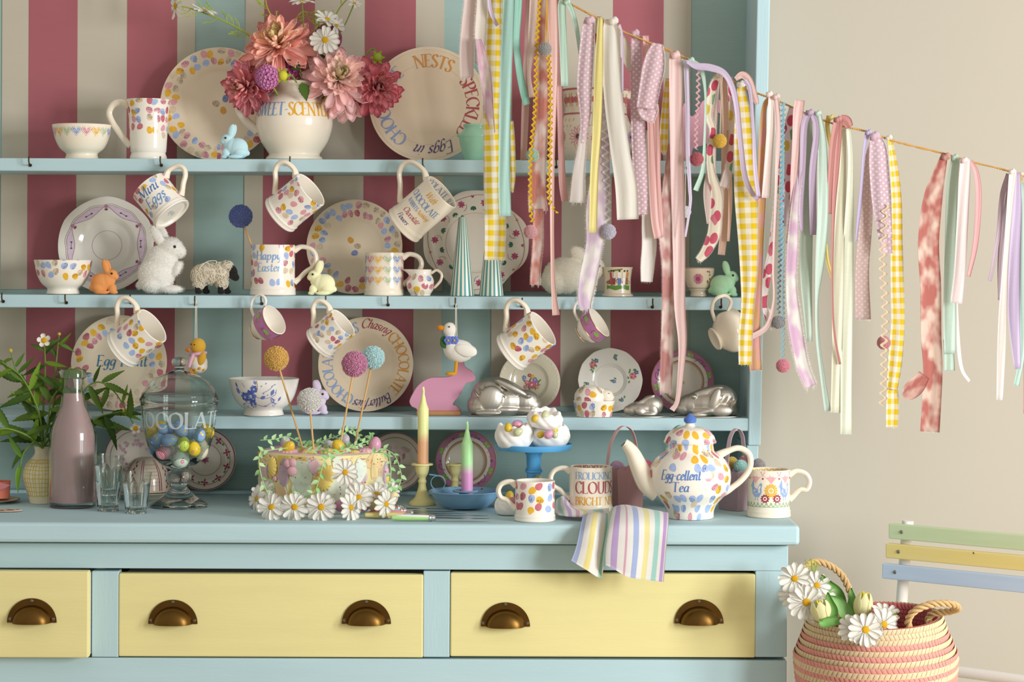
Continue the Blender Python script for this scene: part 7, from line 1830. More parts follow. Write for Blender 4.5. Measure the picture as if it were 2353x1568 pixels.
# ---------------- tea towel
def towel():
    cols = [['#b5c0e0'], ['#f3efea'], ['#efe19a'], ['#f3efea'], ['#a9d6c8'], ['#f3efea'], ['#efe19a'], ['#f3efea'], ['#b6dcd4'], ['#f3efea'], ['#cdb2dc'], ['#f3efea'], ['#e2b4c4'], ['#f3efea'], ['#b5c2e4'], ['#f3efea'], ['#f0e6a6'], ['#f3efea'], ['#b2dcd2'], ['#f3efea'], ['#cba6d8'], ['#f3efea']]
    ctl = [[(1352, 1182, 3.754), (1372, 1178, 3.754), (1396, 1180, 3.754), (1412, 1166, 3.754), (1440, 1162, 3.754), (1482, 1170, 3.741), (1536, 1180, 3.720)],
           [(1340, 1189, 3.680), (1368, 1183, 3.680), (1398, 1191, 3.687), (1408, 1177, 3.676), (1445, 1171, 3.671), (1490, 1177, 3.667), (1537, 1185, 3.665)],
           [(1333, 1222, 3.636), (1362, 1215, 3.633), (1394, 1236, 3.644), (1400, 1214, 3.625), (1447, 1206, 3.620), (1493, 1210, 3.625), (1535, 1216, 3.628)],
           [(1323, 1262, 3.631), (1354, 1268, 3.627), (1386, 1282, 3.639), (1393, 1262, 3.620), (1445, 1264, 3.615), (1490, 1268, 3.623), (1530, 1274, 3.624)],
           [(1313, 1289, 3.628), (1345, 1309, 3.625), (1381, 1329, 3.636), (1392, 1300, 3.620), (1440, 1325, 3.615), (1483, 1333, 3.620), (1525, 1338, 3.621)]]
    rows = [catmull(r, 11) for r in ctl]; rows = [r[:67] for r in rows]; cols_t = list(zip(*[catmull(c, 7) for c in zip(*rows)]))
    pts = [[P(*p) for p in r] for r in cols_t]
    bi = [0] * 66; edges = [0, 4, 9, 13, 19, 22, 24, 27, 30, 33, 36, 39, 42, 43, 46, 49, 52, 55, 58, 61, 63, 65, 66]
    for j in range(66): bi[j] = max(q_ for q_ in range(len(edges) - 1) if edges[q_] <= j)
    t = thing('tea_towel', 'pastel striped tea towel hanging over the worktop edge', 'tea towel', T(P(1440, 1185, 3.741)))
    o0 = P(1440, 1185, 3.741); pts = [[p - o0 for p in r] for r in pts]
    mb = MB().sheet(pts, .0012, lambda i, j: cols[min(bi[j], 21)][0])
    mb.build('hanging_end', cloth_m, t, None, True, 180)
    ctl = [[(1278, 1150, 3.834), (1294, 1142, 3.834), (1310, 1156, 3.848), (1330, 1172, 3.848), (1400, 1168, 3.848)], [(1276, 1176, 3.794), (1294, 1158, 3.787), (1312, 1166, 3.781), (1345, 1176, 3.781), (1400, 1172, 3.781)], [(1280, 1184, 3.754), (1300, 1174, 3.741), (1325, 1175, 3.741), (1352, 1180, 3.741), (1398, 1182, 3.741)], [(1284, 1190, 3.734), (1304, 1190, 3.714), (1326, 1190, 3.707), (1350, 1190, 3.707), (1394, 1192, 3.714)]]
    ctl = [[(x, min(y, 600 + (ZC - Z_W - .007) * F / d_), d_) for x, y, d_ in r] for r in ctl]
    rows = [catmull(r, 8) for r in ctl]; g = list(zip(*[catmull(c, 6) for c in zip(*rows)]))
    mb = MB().sheet([[P(*p) - o0 for p in r] for r in g], .0012, lambda i, j: ['#f3efea', '#b6dcd4', '#f3efea', '#cdb2dc', '#f3efea', '#e2b4c4', '#f3efea', '#efe19a'][(j // 3) % 8])
    mb.build('crumpled_end', cloth_m, t, None, True, 180)
def _cloth():
    t = NT('cotton cloth'); s_ = col_source(t, 'att'); n = t.noise(t.obj(), 900, 2); v = t.n('ShaderNodeVectorMath', operation='SCALE'); t.l(s_, v.inputs[0]); t.l(t.math('MULTIPLY_ADD', n.outputs[0], .16, .92), v.inputs['Scale'])
    t.base(v.outputs[0]); t.rough(.9); t.set(Sheen_Weight=.2, Specular_IOR_Level=.15); t.bump(n.outputs[0], .25, .0006); two_sided(t, v.outputs[0], .28); return t.m
cloth_m = _cloth()
towel()
# ---------------- knives
steel = metal('#c9c8c6', .18, .06, 40)
def knife(label, x0, x1, x2, y, ang, col, col2=None):
    d = (ZC - Z_W) * F / (y - 600) ; k = S(1, d); a = XZ(x0, d, Z_W + .006); t = thing('table_knife', label, 'knife', T(a) @ RZ(ang) @ RY(.4), 'pastel handled knives')
    L = (x1 - x0) * k; Bl = (x2 - x1) * k
    MB().tube([(x * L, 0, 0) for x in (0, .03, .3, .8, 1.0)], [.003, .0055, .0068, .0058, .005], 12, c=lambda i, j: (col2 or col) if j in (4, 5, 6, 7) and False else col, flat=.75).build('handle', matte('att', .25, .03), t)
    if col2: MB().tube([(x * L, 0, .0022) for x in (.02, .3, .8, 1.0)], [.003, .0058, .0052, .0046], 12, c=col2, flat=.6).build('handle_scale', matte('att', .25, .03), t)
    MB().lathe([(.0052, 0), (.0066, .002), (.0056, .004), (.0066, .006), (.0056, .009), (.005, .011)], 16, M=T(L, 0, 0) @ RY(90)).build('collar', steel, t)
    rows = [[(L + .01 + Bl * u, -.0075 * w_, z_) for w_, z_ in ((-.6, 0), (0, .0012), (1, 0), (0, -.0012), (-.6, 0))] for u, w_ in ((0, .6), (.1, 1), (.6, 1.05), (.9, .8), (1.0, .15))]
    rows = [[(L + .01 + Bl * u, -.0075 * w_ * v, z_ * (1.2 - u)) for v, z_ in ((-.9, 0), (0, .0012), (1, 0), (0, -.0012), (-.9, .00001))] for u, w_ in ((0, .55), (.1, .9), (.6, 1.0), (.9, .75), (1.0, .1))]
    MB().grid(rows).build('blade', steel, t)
knife('red handled table knife, furthest back of the bundle', 834, 914, 1040, 1177, -3, '#e8776c')
knife('pale blue handled table knife in the bundle', 822, 920, 1030, 1183.5, 1, '#a9cdd2')
knife('pink handled table knife in the bundle', 848, 936, 1060, 1188.5, -1, '#f0a0a4')
knife('yellow handled table knife partly under the green one', 837, 930, 1108, 1194, 2, '#e3cf86')
knife('green and white handled table knife at the front of the bundle', 899, 986, 1112, 1199.5, -1, '#b4dc8e', '#efece6')
# ---------------- paper scraps at the left edge
t = thing('paper_card', 'small floral paper card lying flat at the left worktop edge', 'card', std(16, 3.821, Z_W + .001) @ RZ(8))
mb = MB(); pts = [(34 * cos(a) * S(1, 3.821) * (1 + .05 * sin(9 * a)), 11 * 2.2 * sin(a) * S(1, 3.821)) for a in [2 * pi * j / 28 for j in range(28)]]
mb.add([(x, y, z) for z in (0, .0012) for x, y in pts], [list(range(27, -1, -1)), list(range(28, 56))] + [[i, (i + 1) % 28, (i + 1) % 28 + 28, i + 28] for i in range(28)], '#dcc0ae')
f = lambda u, v: Vector((u, v, .0015))
for k_ in range(12): flower5(mb, f, gc.uniform(-.02, .02), gc.uniform(-.012, .012), .004, [gc.choice(('#8a6a3c', '#b5763c', '#4f5a34'))], 5, '#e0b03a')
mb.build('card', matte('att', .8), t)
t = thing('paper_plate', 'stacked dark rimmed paper plate cut by the left edge', 'plate', std(-20, 3.955, Z_W + .001))
MB().lathe([(.0001, .001), (.03, .001), (.05, .004), (.051, .0052), (.049, .0052), (.03, .0025), (.0001, .0025)], 40, c=lambda i, j: '#6d5240' if i in (2, 3) else '#e3d2b8').build('body', matte('att', .7), t)
t = thing('coral_paper_box', 'folded coral paper box at the left edge with pink petals', 'box', std(-8, 3.962, Z_W + .008) @ RZ(10))
MB().lathe([(.0001, .001), (.026, .0), (.028, .03), (.0275, .03), (.0255, .002), (.0001, .002)], 6, wob=lambda a, i: 1 + .1 * sin(3 * a)).build('box', matte('#e0816c', .7, .1), t, None, False)
shared('paper_petal', LEAFW, pet_o, t, along((0, -.02, .02), (.7, -.3, .2), (0, -1, .4)) @ Matrix.Scale(.026, 4), '#e39aa0')
# ------------------------------------------------------------------ ribbon garland
GD = 3.80
def _uv(t, su, sv):
    uv = t.n('ShaderNodeUVMap'); uv.uv_map = 'UVMap'; m = t.n('ShaderNodeVectorMath', operation='MULTIPLY'); t.l(uv.outputs[0], m.inputs[0]); m.inputs[1].default_value = (su, sv, 0)
    return m.outputs[0]
def cloth_finish(t, c, k=.4):
    n = t.noise(_uv(t, 1500, 1500), 1.0, 2); v = t.n('ShaderNodeVectorMath', operation='SCALE'); t.l(c, v.inputs[0]); t.l(t.math('MULTIPLY_ADD', n.outputs[0], .18, .91), v.inputs['Scale'])
    t.base(v.outputs[0]); t.rough(.9); t.set(Specular_IOR_Level=.15, Sheen_Weight=.2); t.bump(n.outputs[0], .2, .0005); two_sided(t, v.outputs[0], k)
@cached
def gingham(c):
    t = NT('gingham'); s = t.n('ShaderNodeSeparateXYZ'); t.l(_uv(t, 1 / .0185, 1 / .0185), s.inputs[0])
    a = [t.math('GREATER_THAN', t.math('FRACT', t.math('ADD', s.outputs[i], 40.2)), .5) for i in (0, 1)]
    cloth_finish(t, t.mix(t.math('MULTIPLY', t.math('ADD', a[0], a[1]), .5), hx('#f8f4e8'), hx(c))); return t
@cached
def dotted(c, d='#f5eee8'):
    t = NT('dotted cotton'); u = _uv(t, 1 / .0104, 1 / .0104); s = t.n('ShaderNodeSeparateXYZ'); t.l(u, s.inputs[0])
    row = t.math('FLOOR', t.math('MULTIPLY', s.outputs[1], 2)); x = t.math('SUBTRACT', t.math('FRACT', t.math('MULTIPLY_ADD', row, .5, t.math('ADD', s.outputs[0], 40))), .5); y = t.math('MULTIPLY', t.math('SUBTRACT', t.math('FRACT', t.math('MULTIPLY', t.math('ADD', s.outputs[1], 40), 2)), .5), .5)
    m = t.math('LESS_THAN', t.math('ADD', t.math('MULTIPLY', x, x), t.math('MULTIPLY', y, y)), .032)
    cloth_finish(t, t.mix(m, hx(c), hx(d))); return t
@cached
def dyed(c, c2, sc=22.0, lo=.42, hi=.6):
    t = NT('dip dyed rag'); n = t.noise(_uv(t, sc * 1.8, sc), 1.0, 2); r = t.n('ShaderNodeMapRange'); t.l(n.outputs[0], r.inputs[0]); r.inputs[1].default_value = lo; r.inputs[2].default_value = hi
    w_ = t.n('ShaderNodeTexWave'); t.l(_uv(t, 130, 0), w_.inputs['Vector']); w_.inputs['Scale'].default_value = 1
    cloth_finish(t, t.mix(t.math('MULTIPLY', w_.outputs[0], .18), t.mix(r.outputs[0], hx(c), hx(c2)), hx(c2))); return t
@cached
def floral(bg):
    t = NT('floral cotton'); v = t.n('ShaderNodeTexVoronoi', voronoi_dimensions='2D'); t.l(_uv(t, 75, 48), v.inputs['Vector']); v.inputs['Scale'].default_value = 1
    r = t.n('ShaderNodeValToRGB'); r.color_ramp.interpolation = 'CONSTANT'; e = r.color_ramp.elements; s = t.n('ShaderNodeSeparateColor'); t.l(v.outputs['Color'], s.inputs[0])
    e[0].color = hx('#d9687c'); e[1].position = .34; e[1].color = hx(bg)
    for p_, c in ((.5, '#8fb98c'), (.62, '#e6cc5a'), (.7, '#e08a98'), (.82, bg)): k = e.new(p_); k.color = hx(c)
    t.l(s.outputs[0], r.inputs[0]); cloth_finish(t, t.mix(t.math('LESS_THAN', v.outputs['Distance'], .48), hx(bg), r.outputs[0])); return t
rag = None
@cached
def plain_cotton():
    t = NT('plain cotton'); cloth_finish(t, col_source(t, 'obj')); return t
fray_m = petal('#f3ece4', .4)
def ribbon_sheet(pts, d, twist, seed, flat=0.0):
    g = random.Random(seed); q = catmull(pts, 8); m = len(q); rows = []; uvs = []; L = 0; ph, fr = g.uniform(0, 6), g.uniform(.5, 1.1)
    prev = None
    for i, (x, y, w_) in enumerate(q):
        c = P(x, y, d)
        if prev: L += (c - prev).length
        prev = c; a = q[max(i - 1, 0)]; b = q[min(i + 1, m - 1)]; dx, dy = b[0] - a[0], b[1] - a[1]; n_ = sqrt(dx * dx + dy * dy) or 1
        nx, ny = dy / n_, -dx / n_; W = S(w_, d); fold = .07 * W * sin(L * 9 * fr + ph); r = []; u = []
        sl = twist * sin(L * 14 * fr + ph)
        for k in range(7):
            s_ = k / 6 - .5
            off = fold * cos(s_ * 6.28) + sl * s_ * W + .035 * W * sin(s_ * 11 + ph + L * 22)
            r.append(c + Vector((s_ * W * nx, off + .012 * sin(L * 5 * fr + ph) * min(1, L * 4), -s_ * W * ny))); u.append((s_ * max(W, .004) if flat == 0 else s_ * flat, L))
        rows.append(r); uvs.append(u)
    return rows, uvs
def frays(mb, rows, g, ln=.006, step=1):
    for e in (0, -1):
        for i in range(len(rows) - 1):
            a, b = rows[i][e], rows[i + 1][e]; o = (rows[i][e] - rows[i][3]); o = o.normalized() if o.length > 1e-6 else Vector((1, 0, 0))
            for k in range(13):
                p = a.lerp(b, (k + g.random()) / 13); t_ = (b - a).normalized(); L = ln * g.uniform(.25, .8); tip = p + o * L + t_ * L * g.uniform(-.5, .9) + Vector((0, g.uniform(-.4, .4) * L, 0)); s_ = t_ * .00022
                mb.add([p - o * .001 - s_, p - o * .001 + s_, tip + Vector((0, .0002, 0))], [[0, 1, 2]])
    for k in range(12):
        a = rows[-1][0].lerp(rows[-1][-1], g.random()); tip = a + Vector((g.uniform(-.3, .3), g.uniform(-.3, .3), -1)) * ln * g.uniform(.6, 2.2); mb.add([a - Vector((.0003, 0, 0)), a + Vector((.0003, 0, 0)), tip], [[0, 1, 2]])
NRB = [0]
def rib(label, kind, col, z, *tails, knot=None, fray=0, twist=.2, mat=None):
    """one ribbon over the string; each tail a path of x, y, width in pixels"""
    NRB[0] += 1; d = GD + z * .008; g = random.Random(NRB[0])
    if kind in ('satin', 'cotton'): col = tuple(v + (1 - v) * .16 for v in hx(col)[:3])
    ts = [[tuple(float(v) for v in p.split(',')) for p in s.split()] for s in tails]
    o = P(ts[0][0][0], ts[0][0][1], d); nm = {'satin': 'satin_ribbon', 'gingham': 'gingham_ribbon', 'dots': 'dotted_ribbon', 'dyed': 'dip_dyed_rag', 'floral': 'floral_rag', 'cotton': 'cotton_rag'}[kind]
    t = thing(nm, label, 'ribbon', T(o), 'ribbons on the garland')
    m = mat or {'satin': lambda: satin('obj'), 'gingham': lambda: gingham(col), 'dots': lambda: dotted(col), 'dyed': lambda: dyed(*col), 'floral': lambda: floral(col), 'cotton': plain_cotton}[kind]()
    for k, p in enumerate(ts):
        rows, uvs = ribbon_sheet(p, d + .004 * k, twist, NRB[0] * 7 + k, .036 if kind in ('gingham',) else 0)
        rows = [[v - o for v in r] for r in rows]
        MB().sheet(rows, .0005, None, uvs).build('tail', m, t, None, True, 180, col if kind in ('satin', 'cotton') else None)
        if fray: 
            mb = MB(); frays(mb, rows, g, .004 * fray); q = mb.build('frayed_edge', fray_m, t); q['kind'] = 'stuff'
    if knot:
        c = P(knot[0], knot[1], d - .004) - o; r_ = S(knot[2] * .8, d); mb = MB()
        mb.lathe([(.25, -1.1), (.7, -.8), (.85, -.3), (.62, 0), (.85, .3), (.7, .8), (.25, 1.1)], 18, M=T(c) @ RY(65) @ RX(g.uniform(-30, 30)) @ Matrix.Scale(r_, 4), wob=lambda a, i: 1 + .12 * sin(3 * a + i))
        mb.build('knot', m, t, None, True, 180, col if kind in ('satin', 'cotton') else None)
    return t
def ric(label, col, z, pts, w_=6.5, amp=3.0, per=14, pom=None, straight=0):
    """ric-rac braid: a flat wavy band, sometimes ending in a pompom"""
    NRB[0] += 1; d = GD + z * .008; q = catmull([tuple(float(v) for v in p.split(',')) for p in pts.split()], 16); L = 0; w2 = []
    for i, p in enumerate(q):
        if i: L += sqrt((p[0] - q[i - 1][0]) ** 2 + (p[1] - q[i - 1][1]) ** 2)
        w2.append((p[0] + (amp * sin(L * 6.283 / per) if L > straight else 0), p[1], w_ if L > straight else 2.5))
    # resample finely
    f = []
    for a, b in zip(w2, w2[1:]):
        f.append(a)
    q2 = []; L = 0
    for i in range(len(q) - 1):
        a, b = q[i], q[i + 1]; s_ = sqrt((b[0] - a[0]) ** 2 + (b[1] - a[1]) ** 2); n = max(1, int(s_ / (per / 14)))
        for k in range(n):
            x, y = a[0] + (b[0] - a[0]) * k / n, a[1] + (b[1] - a[1]) * k / n; l = L + s_ * k / n; q2.append((x + (amp * sin(l * 6.283 / per) if l > straight else 0), y, w_ if l > straight else 2.4))
        L += s_
    o = P(q2[0][0], q2[0][1], d); t = thing('ric_rac', label, 'braid', T(o), 'ric-rac braids on the garland')
    rows = [[P(x + s_ * w3 * .5, y + s_ * .8, d) - o for s_ in (-1, 0, 1)] for x, y, w3 in q2]
    MB().sheet(rows, .0009).build('braid', plain_cotton(), t, None, True, 180, col)
    if pom: bpy.context.view_layer.update(); pompom(pom[0], pom[1], d - .004, pom[2], pom[3], t)
def strand(label, z, pts, col, cord):
    NRB[0] += 1; d = GD + z * .008; q = [tuple(float(v) for v in p.split(',')) for p in pts.split()]; o = P(*q[0][:2], d); t = thing('pompom_strand', label, 'pompom strand', T(o), 'pompom strands on the garland')
    MB().tube([P(x, y, d) - o for x, y in q[:-1]] + [P(q[-1][0], q[-1][1], d) - o], .0007, 6).build('cord', plain_cotton(), t, None, True, 40, cord)
    bpy.context.view_layer.update(); pompom(q[-1][0], q[-1][1], d - .003, q[-1][2], col, t)
# the string itself: two twisted jute strands
sp = [P(x, y, GD) for x, y in catmull([(1000, -190), (1180, -70), (1300, 2), (1345, 27), (1440, 76), (1560, 126), (1655, 172), (1720, 206), (1790, 233), (1850, 260), (1920, 286), (1990, 302), (2060, 326), (2165, 352), (2240, 374), (2310, 391), (2420, 425)], 14)]
t = thing('garland_string', 'thin jute string the ribbons and pompoms hang from', 'string', T(sp[0]))
for ph in (0, pi):
    L = 0; pp = []
    for i, p in enumerate(sp):
        if i: L += (p - sp[i - 1]).length
        pp.append(p - sp[0] + Vector((0, .0011 * cos(L * 900 + ph), .0011 * sin(L * 900 + ph))))
    MB().tube(pp, .0014, 6).build('strand', matte('#c99a5a', .9, .15, 300), t)
rib('pale pink rag tied round with jute, leftmost of the garland', 'cotton', '#ecd6cf', -1, '1084,-110,26 1081,0,30 1076,60,32 1072,120,32 1073,178,30', fray=1)
rib('ivory frayed rag beside the leftmost pink rag', 'cotton', '#f1e7da', -2, '1106,-110,20 1107,0,22 1104,70,26 1102,145,20', fray=1.6)
rib('pink and white dyed rag with a pointed tip, over the yellow gingham', 'dyed', ('#e3b8cc', '#f1e6dc'), -2.5, '1100,90,12 1112,150,26 1119,200,24 1124,250,20 1134,304,8', fray=1)
rib('narrow lilac ribbon, leftmost of the lilac ones', 'satin', '#d9c4dc', -3, '1120,-110,8 1124,0,9 1131,35,9 1143,58,8')
rib('long yellow gingham strip, leftmost gingham, hanging to the striped cones', 'gingham', '#f2d528', 0, '1138,-110,28 1136,0,32 1132,150,38 1128,270,36 1132,340,42 1136,450,48 1139,520,49 1137,598,47', '1158,-110,20 1152,0,22 1145,150,22 1141,300,22', '1166,280,26 1174,330,18 1178,400,12 1177,440,5', fray=.5, twist=.15)
rib('wide aqua satin ribbon over the leftmost gingham', 'satin', '#aedbcf', -4, '1172,-110,27 1170,0,27 1162,200,26 1159,400,27 1161,497,27', twist=.2)
rib('curling jade satin ribbon right of the wide aqua one', 'satin', '#84c9b2', -1, '1192,-110,18 1190,0,20 1187,100,16 1195,170,17 1204,215,17 1211,240,15', twist=.6)
rib('dusty pink ribbon behind the yellow ric-rac, ending at the top shelf', 'satin', '#dcb0a6', 2, '1218,-110,14 1216,0,15 1209,200,18 1203,368,15')
rib('pale shell pink ribbon left of the grey pompom', 'satin', '#f0d2c6', 0, '1228,-110,20 1228,0,22 1224,90,20 1216,170,9 1223,224,13', twist=.5)
rib('coral dyed rag with a white lower end, under the grey pompom', 'dyed', ('#dd9182', '#f3e3dc'), 1, '1246,-80,26 1247,100,28 1246,250,30 1240,350,32 1234,440,38 1237,486,42', '1237,480,22 1236,560,24 1231,620,22 1230,655,22', fray=.8)
rib('peach satin ribbon, the longest narrow one left of the cream rag', 'satin', '#f2c5b8', -1, '1268,-110,24 1268,0,24 1273,180,16 1269,380,11 1269,560,9 1272,660,11 1278,725,17')
rib('dusty rose ribbon ending below the top shelf', 'satin', '#dfa39c', 1.5, '1284,-110,14 1283,0,15 1285,200,13 1290,360,15 1293,420,17 1298,463,15')
ric('yellow ric-rac ending in a dusty pink pompom', '#eec334', -2.5, '1241,-100 1240,0 1234,100 1230,250 1222,330 1219,400 1220,470 1223,512', pom=(1219, 533, 16, '#d9aeb0'))
ric('yellow ric-rac with a frayed yellow end, right of the coral rag', '#efc93a', -3, '1256,-100 1257,0 1260,120 1264,200 1264,330 1262,450 1271,478 1281,491', straight=210)
strand('grey pompom on a yellow thread near the left of the garland', -3.5, '1256,-100 1256,0 1252,113,16', '#b5b0ac', '#e6c34a')
strand('pale mint pompom peeping behind the coral rag', 1, '1232,-100 1228,150 1224,357,15', '#c3dccb', '#e6d0c6')
rib('two tailed mint ribbon at the start of the visible string', 'satin', '#c3e2cd', -1, '1296,2,18 1291,15,18 1294,90,17 1298,198,17', '1302,4,12 1314,24,11 1326,70,10 1333,125,7', knot=(1303, 5, 9))
rib('mauve polka dot rag with a gathered knot, left of the yellow satin', 'dots', '#e8cdd6', -2, '1354,40,16 1352,66,28 1347,130,34 1343,200,33 1345,260,24 1341,305,12 1338,330,7', knot=(1356, 46, 13), fray=.9, twist=.15)
rib('watermelon pink floral rag behind the yellow satin', 'floral', '#f3ece0', 1, '1378,38,18 1378,80,22 1377,130,16 1371,220,12 1362,290,10', knot=(1380, 45, 11))
rib('lemon satin ribbon in front of the pale dyed rag', 'satin', '#f1e27c', -3, '1380,40,12 1376,160,19 1371,300,19 1365,400,19 1362,535,18', twist=.15)
rib('wide ivory cotton strip ending over the plush rabbit', 'cotton', '#f2ece0', -2, '1402,44,26 1404,80,40 1405,150,44 1412,250,42 1425,350,43 1438,430,50 1442,505,50', knot=(1410, 48, 13), twist=.15)
rib('white frayed rag left of the lemon satin', 'cotton', '#f4ebe6', 0, '1342,250,10 1338,330,18 1330,400,28 1327,466,36', fray=1.2)
rib('pale lilac dyed rag reaching down to the second tea cup', 'dyed', ('#e3cbe0', '#f4eee9'), 0, '1384,200,18 1383,320,34 1378,420,44 1370,490,46 1366,560,38 1351,640,40 1344,690,32 1348,711,20', fray=1.6)
ric('white ric-rac ending in a lilac grey pompom', '#f2eef0', -1, '1400,60 1396,180 1392,270 1391,360 1396,450 1396,515', w_=8, amp=5, per=19, pom=(1398, 533, 18, '#ccc8d0'))
rib('cream cotton end slanting behind the ivory strip', 'cotton', '#ecdfcd', 2, '1414,62,20 1438,120,30 1455,162,22')
rib('very narrow lilac ribbon right of the ivory strip', 'satin', '#dcc6de', -3, '1424,56,5 1430,90,5 1431,212,4')
rib('mauve polka dot rag with frayed sides behind the bigger dotted one', 'dots', '#e4c4cd', 1, '1462,80,22 1463,200,27 1466,300,30 1470,400,31 1475,465,28 1476,493,20', knot=(1459, 76, 12), fray=1, twist=.15)
rib('broad pink polka dot rag with a cream pointed end', 'dots', '#eacbd4', -2, '1512,100,20 1507,125,40 1501,160,50 1493,200,46 1485,250,44', '1487,240,44 1492,262,40 1499,279,12', fray=.9, twist=.1)
rib('small yellow gingham tongue beside the broad dotted rag', 'gingham', '#f2d528', 0, '1534,180,8 1530,230,16 1526,300,20 1526,340,18 1527,356,7', twist=.15)
rib('rose pink satin ribbon with two tails under the broad dotted rag', 'satin', '#f0b8b0', 0, '1484,82,14 1488,180,14 1495,275,15 1499,400,16 1504,500,18 1512,548,19', '1508,240,14 1511,330,15 1512,420,13 1519,545,11')
rib('white cotton tail below the rose satin', 'cotton', '#f6f0e9', 1, '1490,300,10 1489,400,14 1489,500,28 1492,560,34 1488,610,32 1486,648,26', fray=.5)
rib('broad blush satin ribbon, the widest and longest left of the upright', 'satin', '#efcac3', -2, '1551,118,22 1552,150,29 1554,280,31 1557,400,32 1561,550,29 1563,700,26 1569,780,20 1567,840,15 1558,920,10 1545,944,12', knot=(1552, 126, 13), twist=.12)
rib('rose dyed rag reaching the floral plate, left of the broad blush satin', 'dyed', ('#cd8f8a', '#f0ddd4'), 0, '1540,330,10 1534,430,22 1529,520,30 1530,560,28 1535,620,28 1535,720,28 1533,820,28 1531,905,27', fray=.9, twist=.15)
strand('white pompom half behind the broad blush satin', 1, '1575,135 1577,300 1574,487,14', '#f2efea', '#eee8e0')
rib('very narrow mint ribbon beside the lilac satin', 'satin', '#c6e2d0', -1, '1570,136,8 1566,160,6 1564,260,4 1567,400,4')
rib('narrow lilac satin ribbon left of the pink ric-rac', 'satin', '#dfd0e6', -2, '1577,138,12 1580,250,10 1580,340,9 1584,430,8 1585,470,7 1574,545,5')
ric('pink ric-rac ending in a raspberry pompom', '#e6bcc0', -2, '1602,148 1605,180 1603,260 1600,320 1602,346', w_=6, pom=(1601, 366, 16, '#c46670'))
rib('mint satin ribbon curling to a slanted end over the green rabbit', 'satin', '#c6e4d0', -1, '1590,140,12 1612,160,11 1621,220,5 1619,320,6 1615,390,10 1599,438,13', knot=(1588, 138, 9))
rib('lilac satin loop swinging right across the string', 'satin', '#d5c0da', -4, '1580,142,8 1600,152,15 1635,156,17 1668,172,14 1690,225,14 1703,330,12 1712,400,12 1726,438,11 1742,459,8')
rib('bright floral rag twisted like a rope, ending in a pink tip', 'floral', '#f3ead8', -1, '1656,168,12 1640,196,18 1628,260,17 1638,300,14 1631,350,14 1636,400,18 1648,450,26 1645,500,28 1640,540,28 1622,578,22 1604,598,14', knot=(1656, 172, 11), fray=.8)
rib('beige pink ribbon behind the roped floral rag', 'satin', '#e3cabe', 1, '1652,172,8 1644,250,12 1637,360,16 1629,440,26 1627,515,8')
rib('peach satin ribbon right of the yellow pompom', 'satin', '#edc8ae', 1, '1662,175,16 1667,300,20 1668,430,19 1668,500,19 1659,586,16', '1674,300,8 1678,450,9 1673,555,6')
strand('golden yellow pompom beside the roped floral rag', -1, '1660,172 1656,250 1654,324,16', '#e6c043', '#f0ead8')
rib('pink floral rag left of the large gingham', 'floral', '#f0e2dc', 0, '1676,176,12 1682,260,14 1681,330,12 1674,390,18 1664,430,20', fray=.8)
rib('large yellow gingham strip in front of the upright', 'gingham', '#f2d528', -1, '1702,190,14 1706,250,34 1710,340,48 1714,420,53 1716,470,52 1719,560,44 1720,640,38 1717,700,30 1712,770,33 1711,838,30', '1735,600,10 1728,660,18 1722,720,22 1716,760,20', knot=(1703, 194, 12), fray=.5, twist=.15)
rib('narrow lilac ribbon over the large gingham', 'satin', '#d6c1da', -4, '1712,184,14 1724,210,9 1731,300,7 1735,390,10 1743,452,11')
rib('peach bow loop on the string by the upright', 'satin', '#ecc3b6', -2, '1690,182,10 1706,172,16 1722,186,16 1735,225,14 1740,240,8')
rib('apricot and pink dyed rag along the upright edge', 'dyed', ('#e3b878', '#e8b4ae'), -2, '1770,222,8 1756,250,12 1752,340,18 1751,450,20 1746,560,20 1738,680,26 1734,770,29 1738,852,28', fray=.5, twist=.15)
rib('pearl pink satin ribbon with a cut end right of the upright', 'satin', '#f6e4dc', -3, '1772,216,12 1771,280,17 1767,360,19 1761,455,20', knot=(1768, 216, 10))
rib('thin rose satin ribbon winding to a loop at the gingham end', 'satin', '#f0cfc8', -3, '1782,222,12 1788,300,12 1784,400,7 1780,520,6 1778,620,6 1780,690,6 1766,748,11 1735,772,13 1708,778,14 1716,800,16', knot=(1784, 222, 10))
rib('white floral rag rolled narrow with a watermelon end', 'floral', '#f3eae6', -1, '1786,230,12 1787,400,10 1776,560,14 1764,630,18 1757,700,10 1766,724,20 1772,752,12', fray=.9)
ric('sky blue ric-rac ending in a grey pompom', '#8fc4dd', -1, '1799,234 1797,300 1796,420 1793,560 1790,660 1789,722', w_=4, amp=3, per=12, pom=(1788, 741, 15, '#a9a6a6'))
ric('longest sky blue ric-rac ending in a candy pink pompom', '#9fd0e0', -2, '1801,236 1800,330 1798,500 1799,650 1799,760 1798,824', w_=4, amp=2.6, per=12, pom=(1799, 841, 16, '#e79aa8'))
rib('rose satin ribbon with a folded top on the string', 'satin', '#edc1b9', -2, '1838,230,22 1834,262,24 1830,330,20 1825,400,17 1822,480,14 1813,560,12')
rib('pale floral rag with long fringe, behind the rose satin', 'floral', '#efe2e4', 0, '1820,246,12 1812,300,20 1812,400,20 1810,470,28 1808,520,18', fray=1)
rib('long white floral rag with a fringed edge, ending in a yellow tinted tip', 'dyed', ('#e8c3dc', '#f5f0ea'), -1, '1832,270,10 1836,380,12 1826,470,16 1820,560,24 1816,650,24 1824,740,32 1836,810,30 1846,850,28 1862,888,26', fray=1.7)
rib('mauve satin ribbon with two tails on the right stretch of string', 'satin', '#bfa2be', -2, '1860,256,16 1848,290,16 1845,370,15 1841,470,14 1844,532,8', '1866,258,14 1876,300,14 1868,400,18 1870,540,15', knot=(1862, 258, 10))
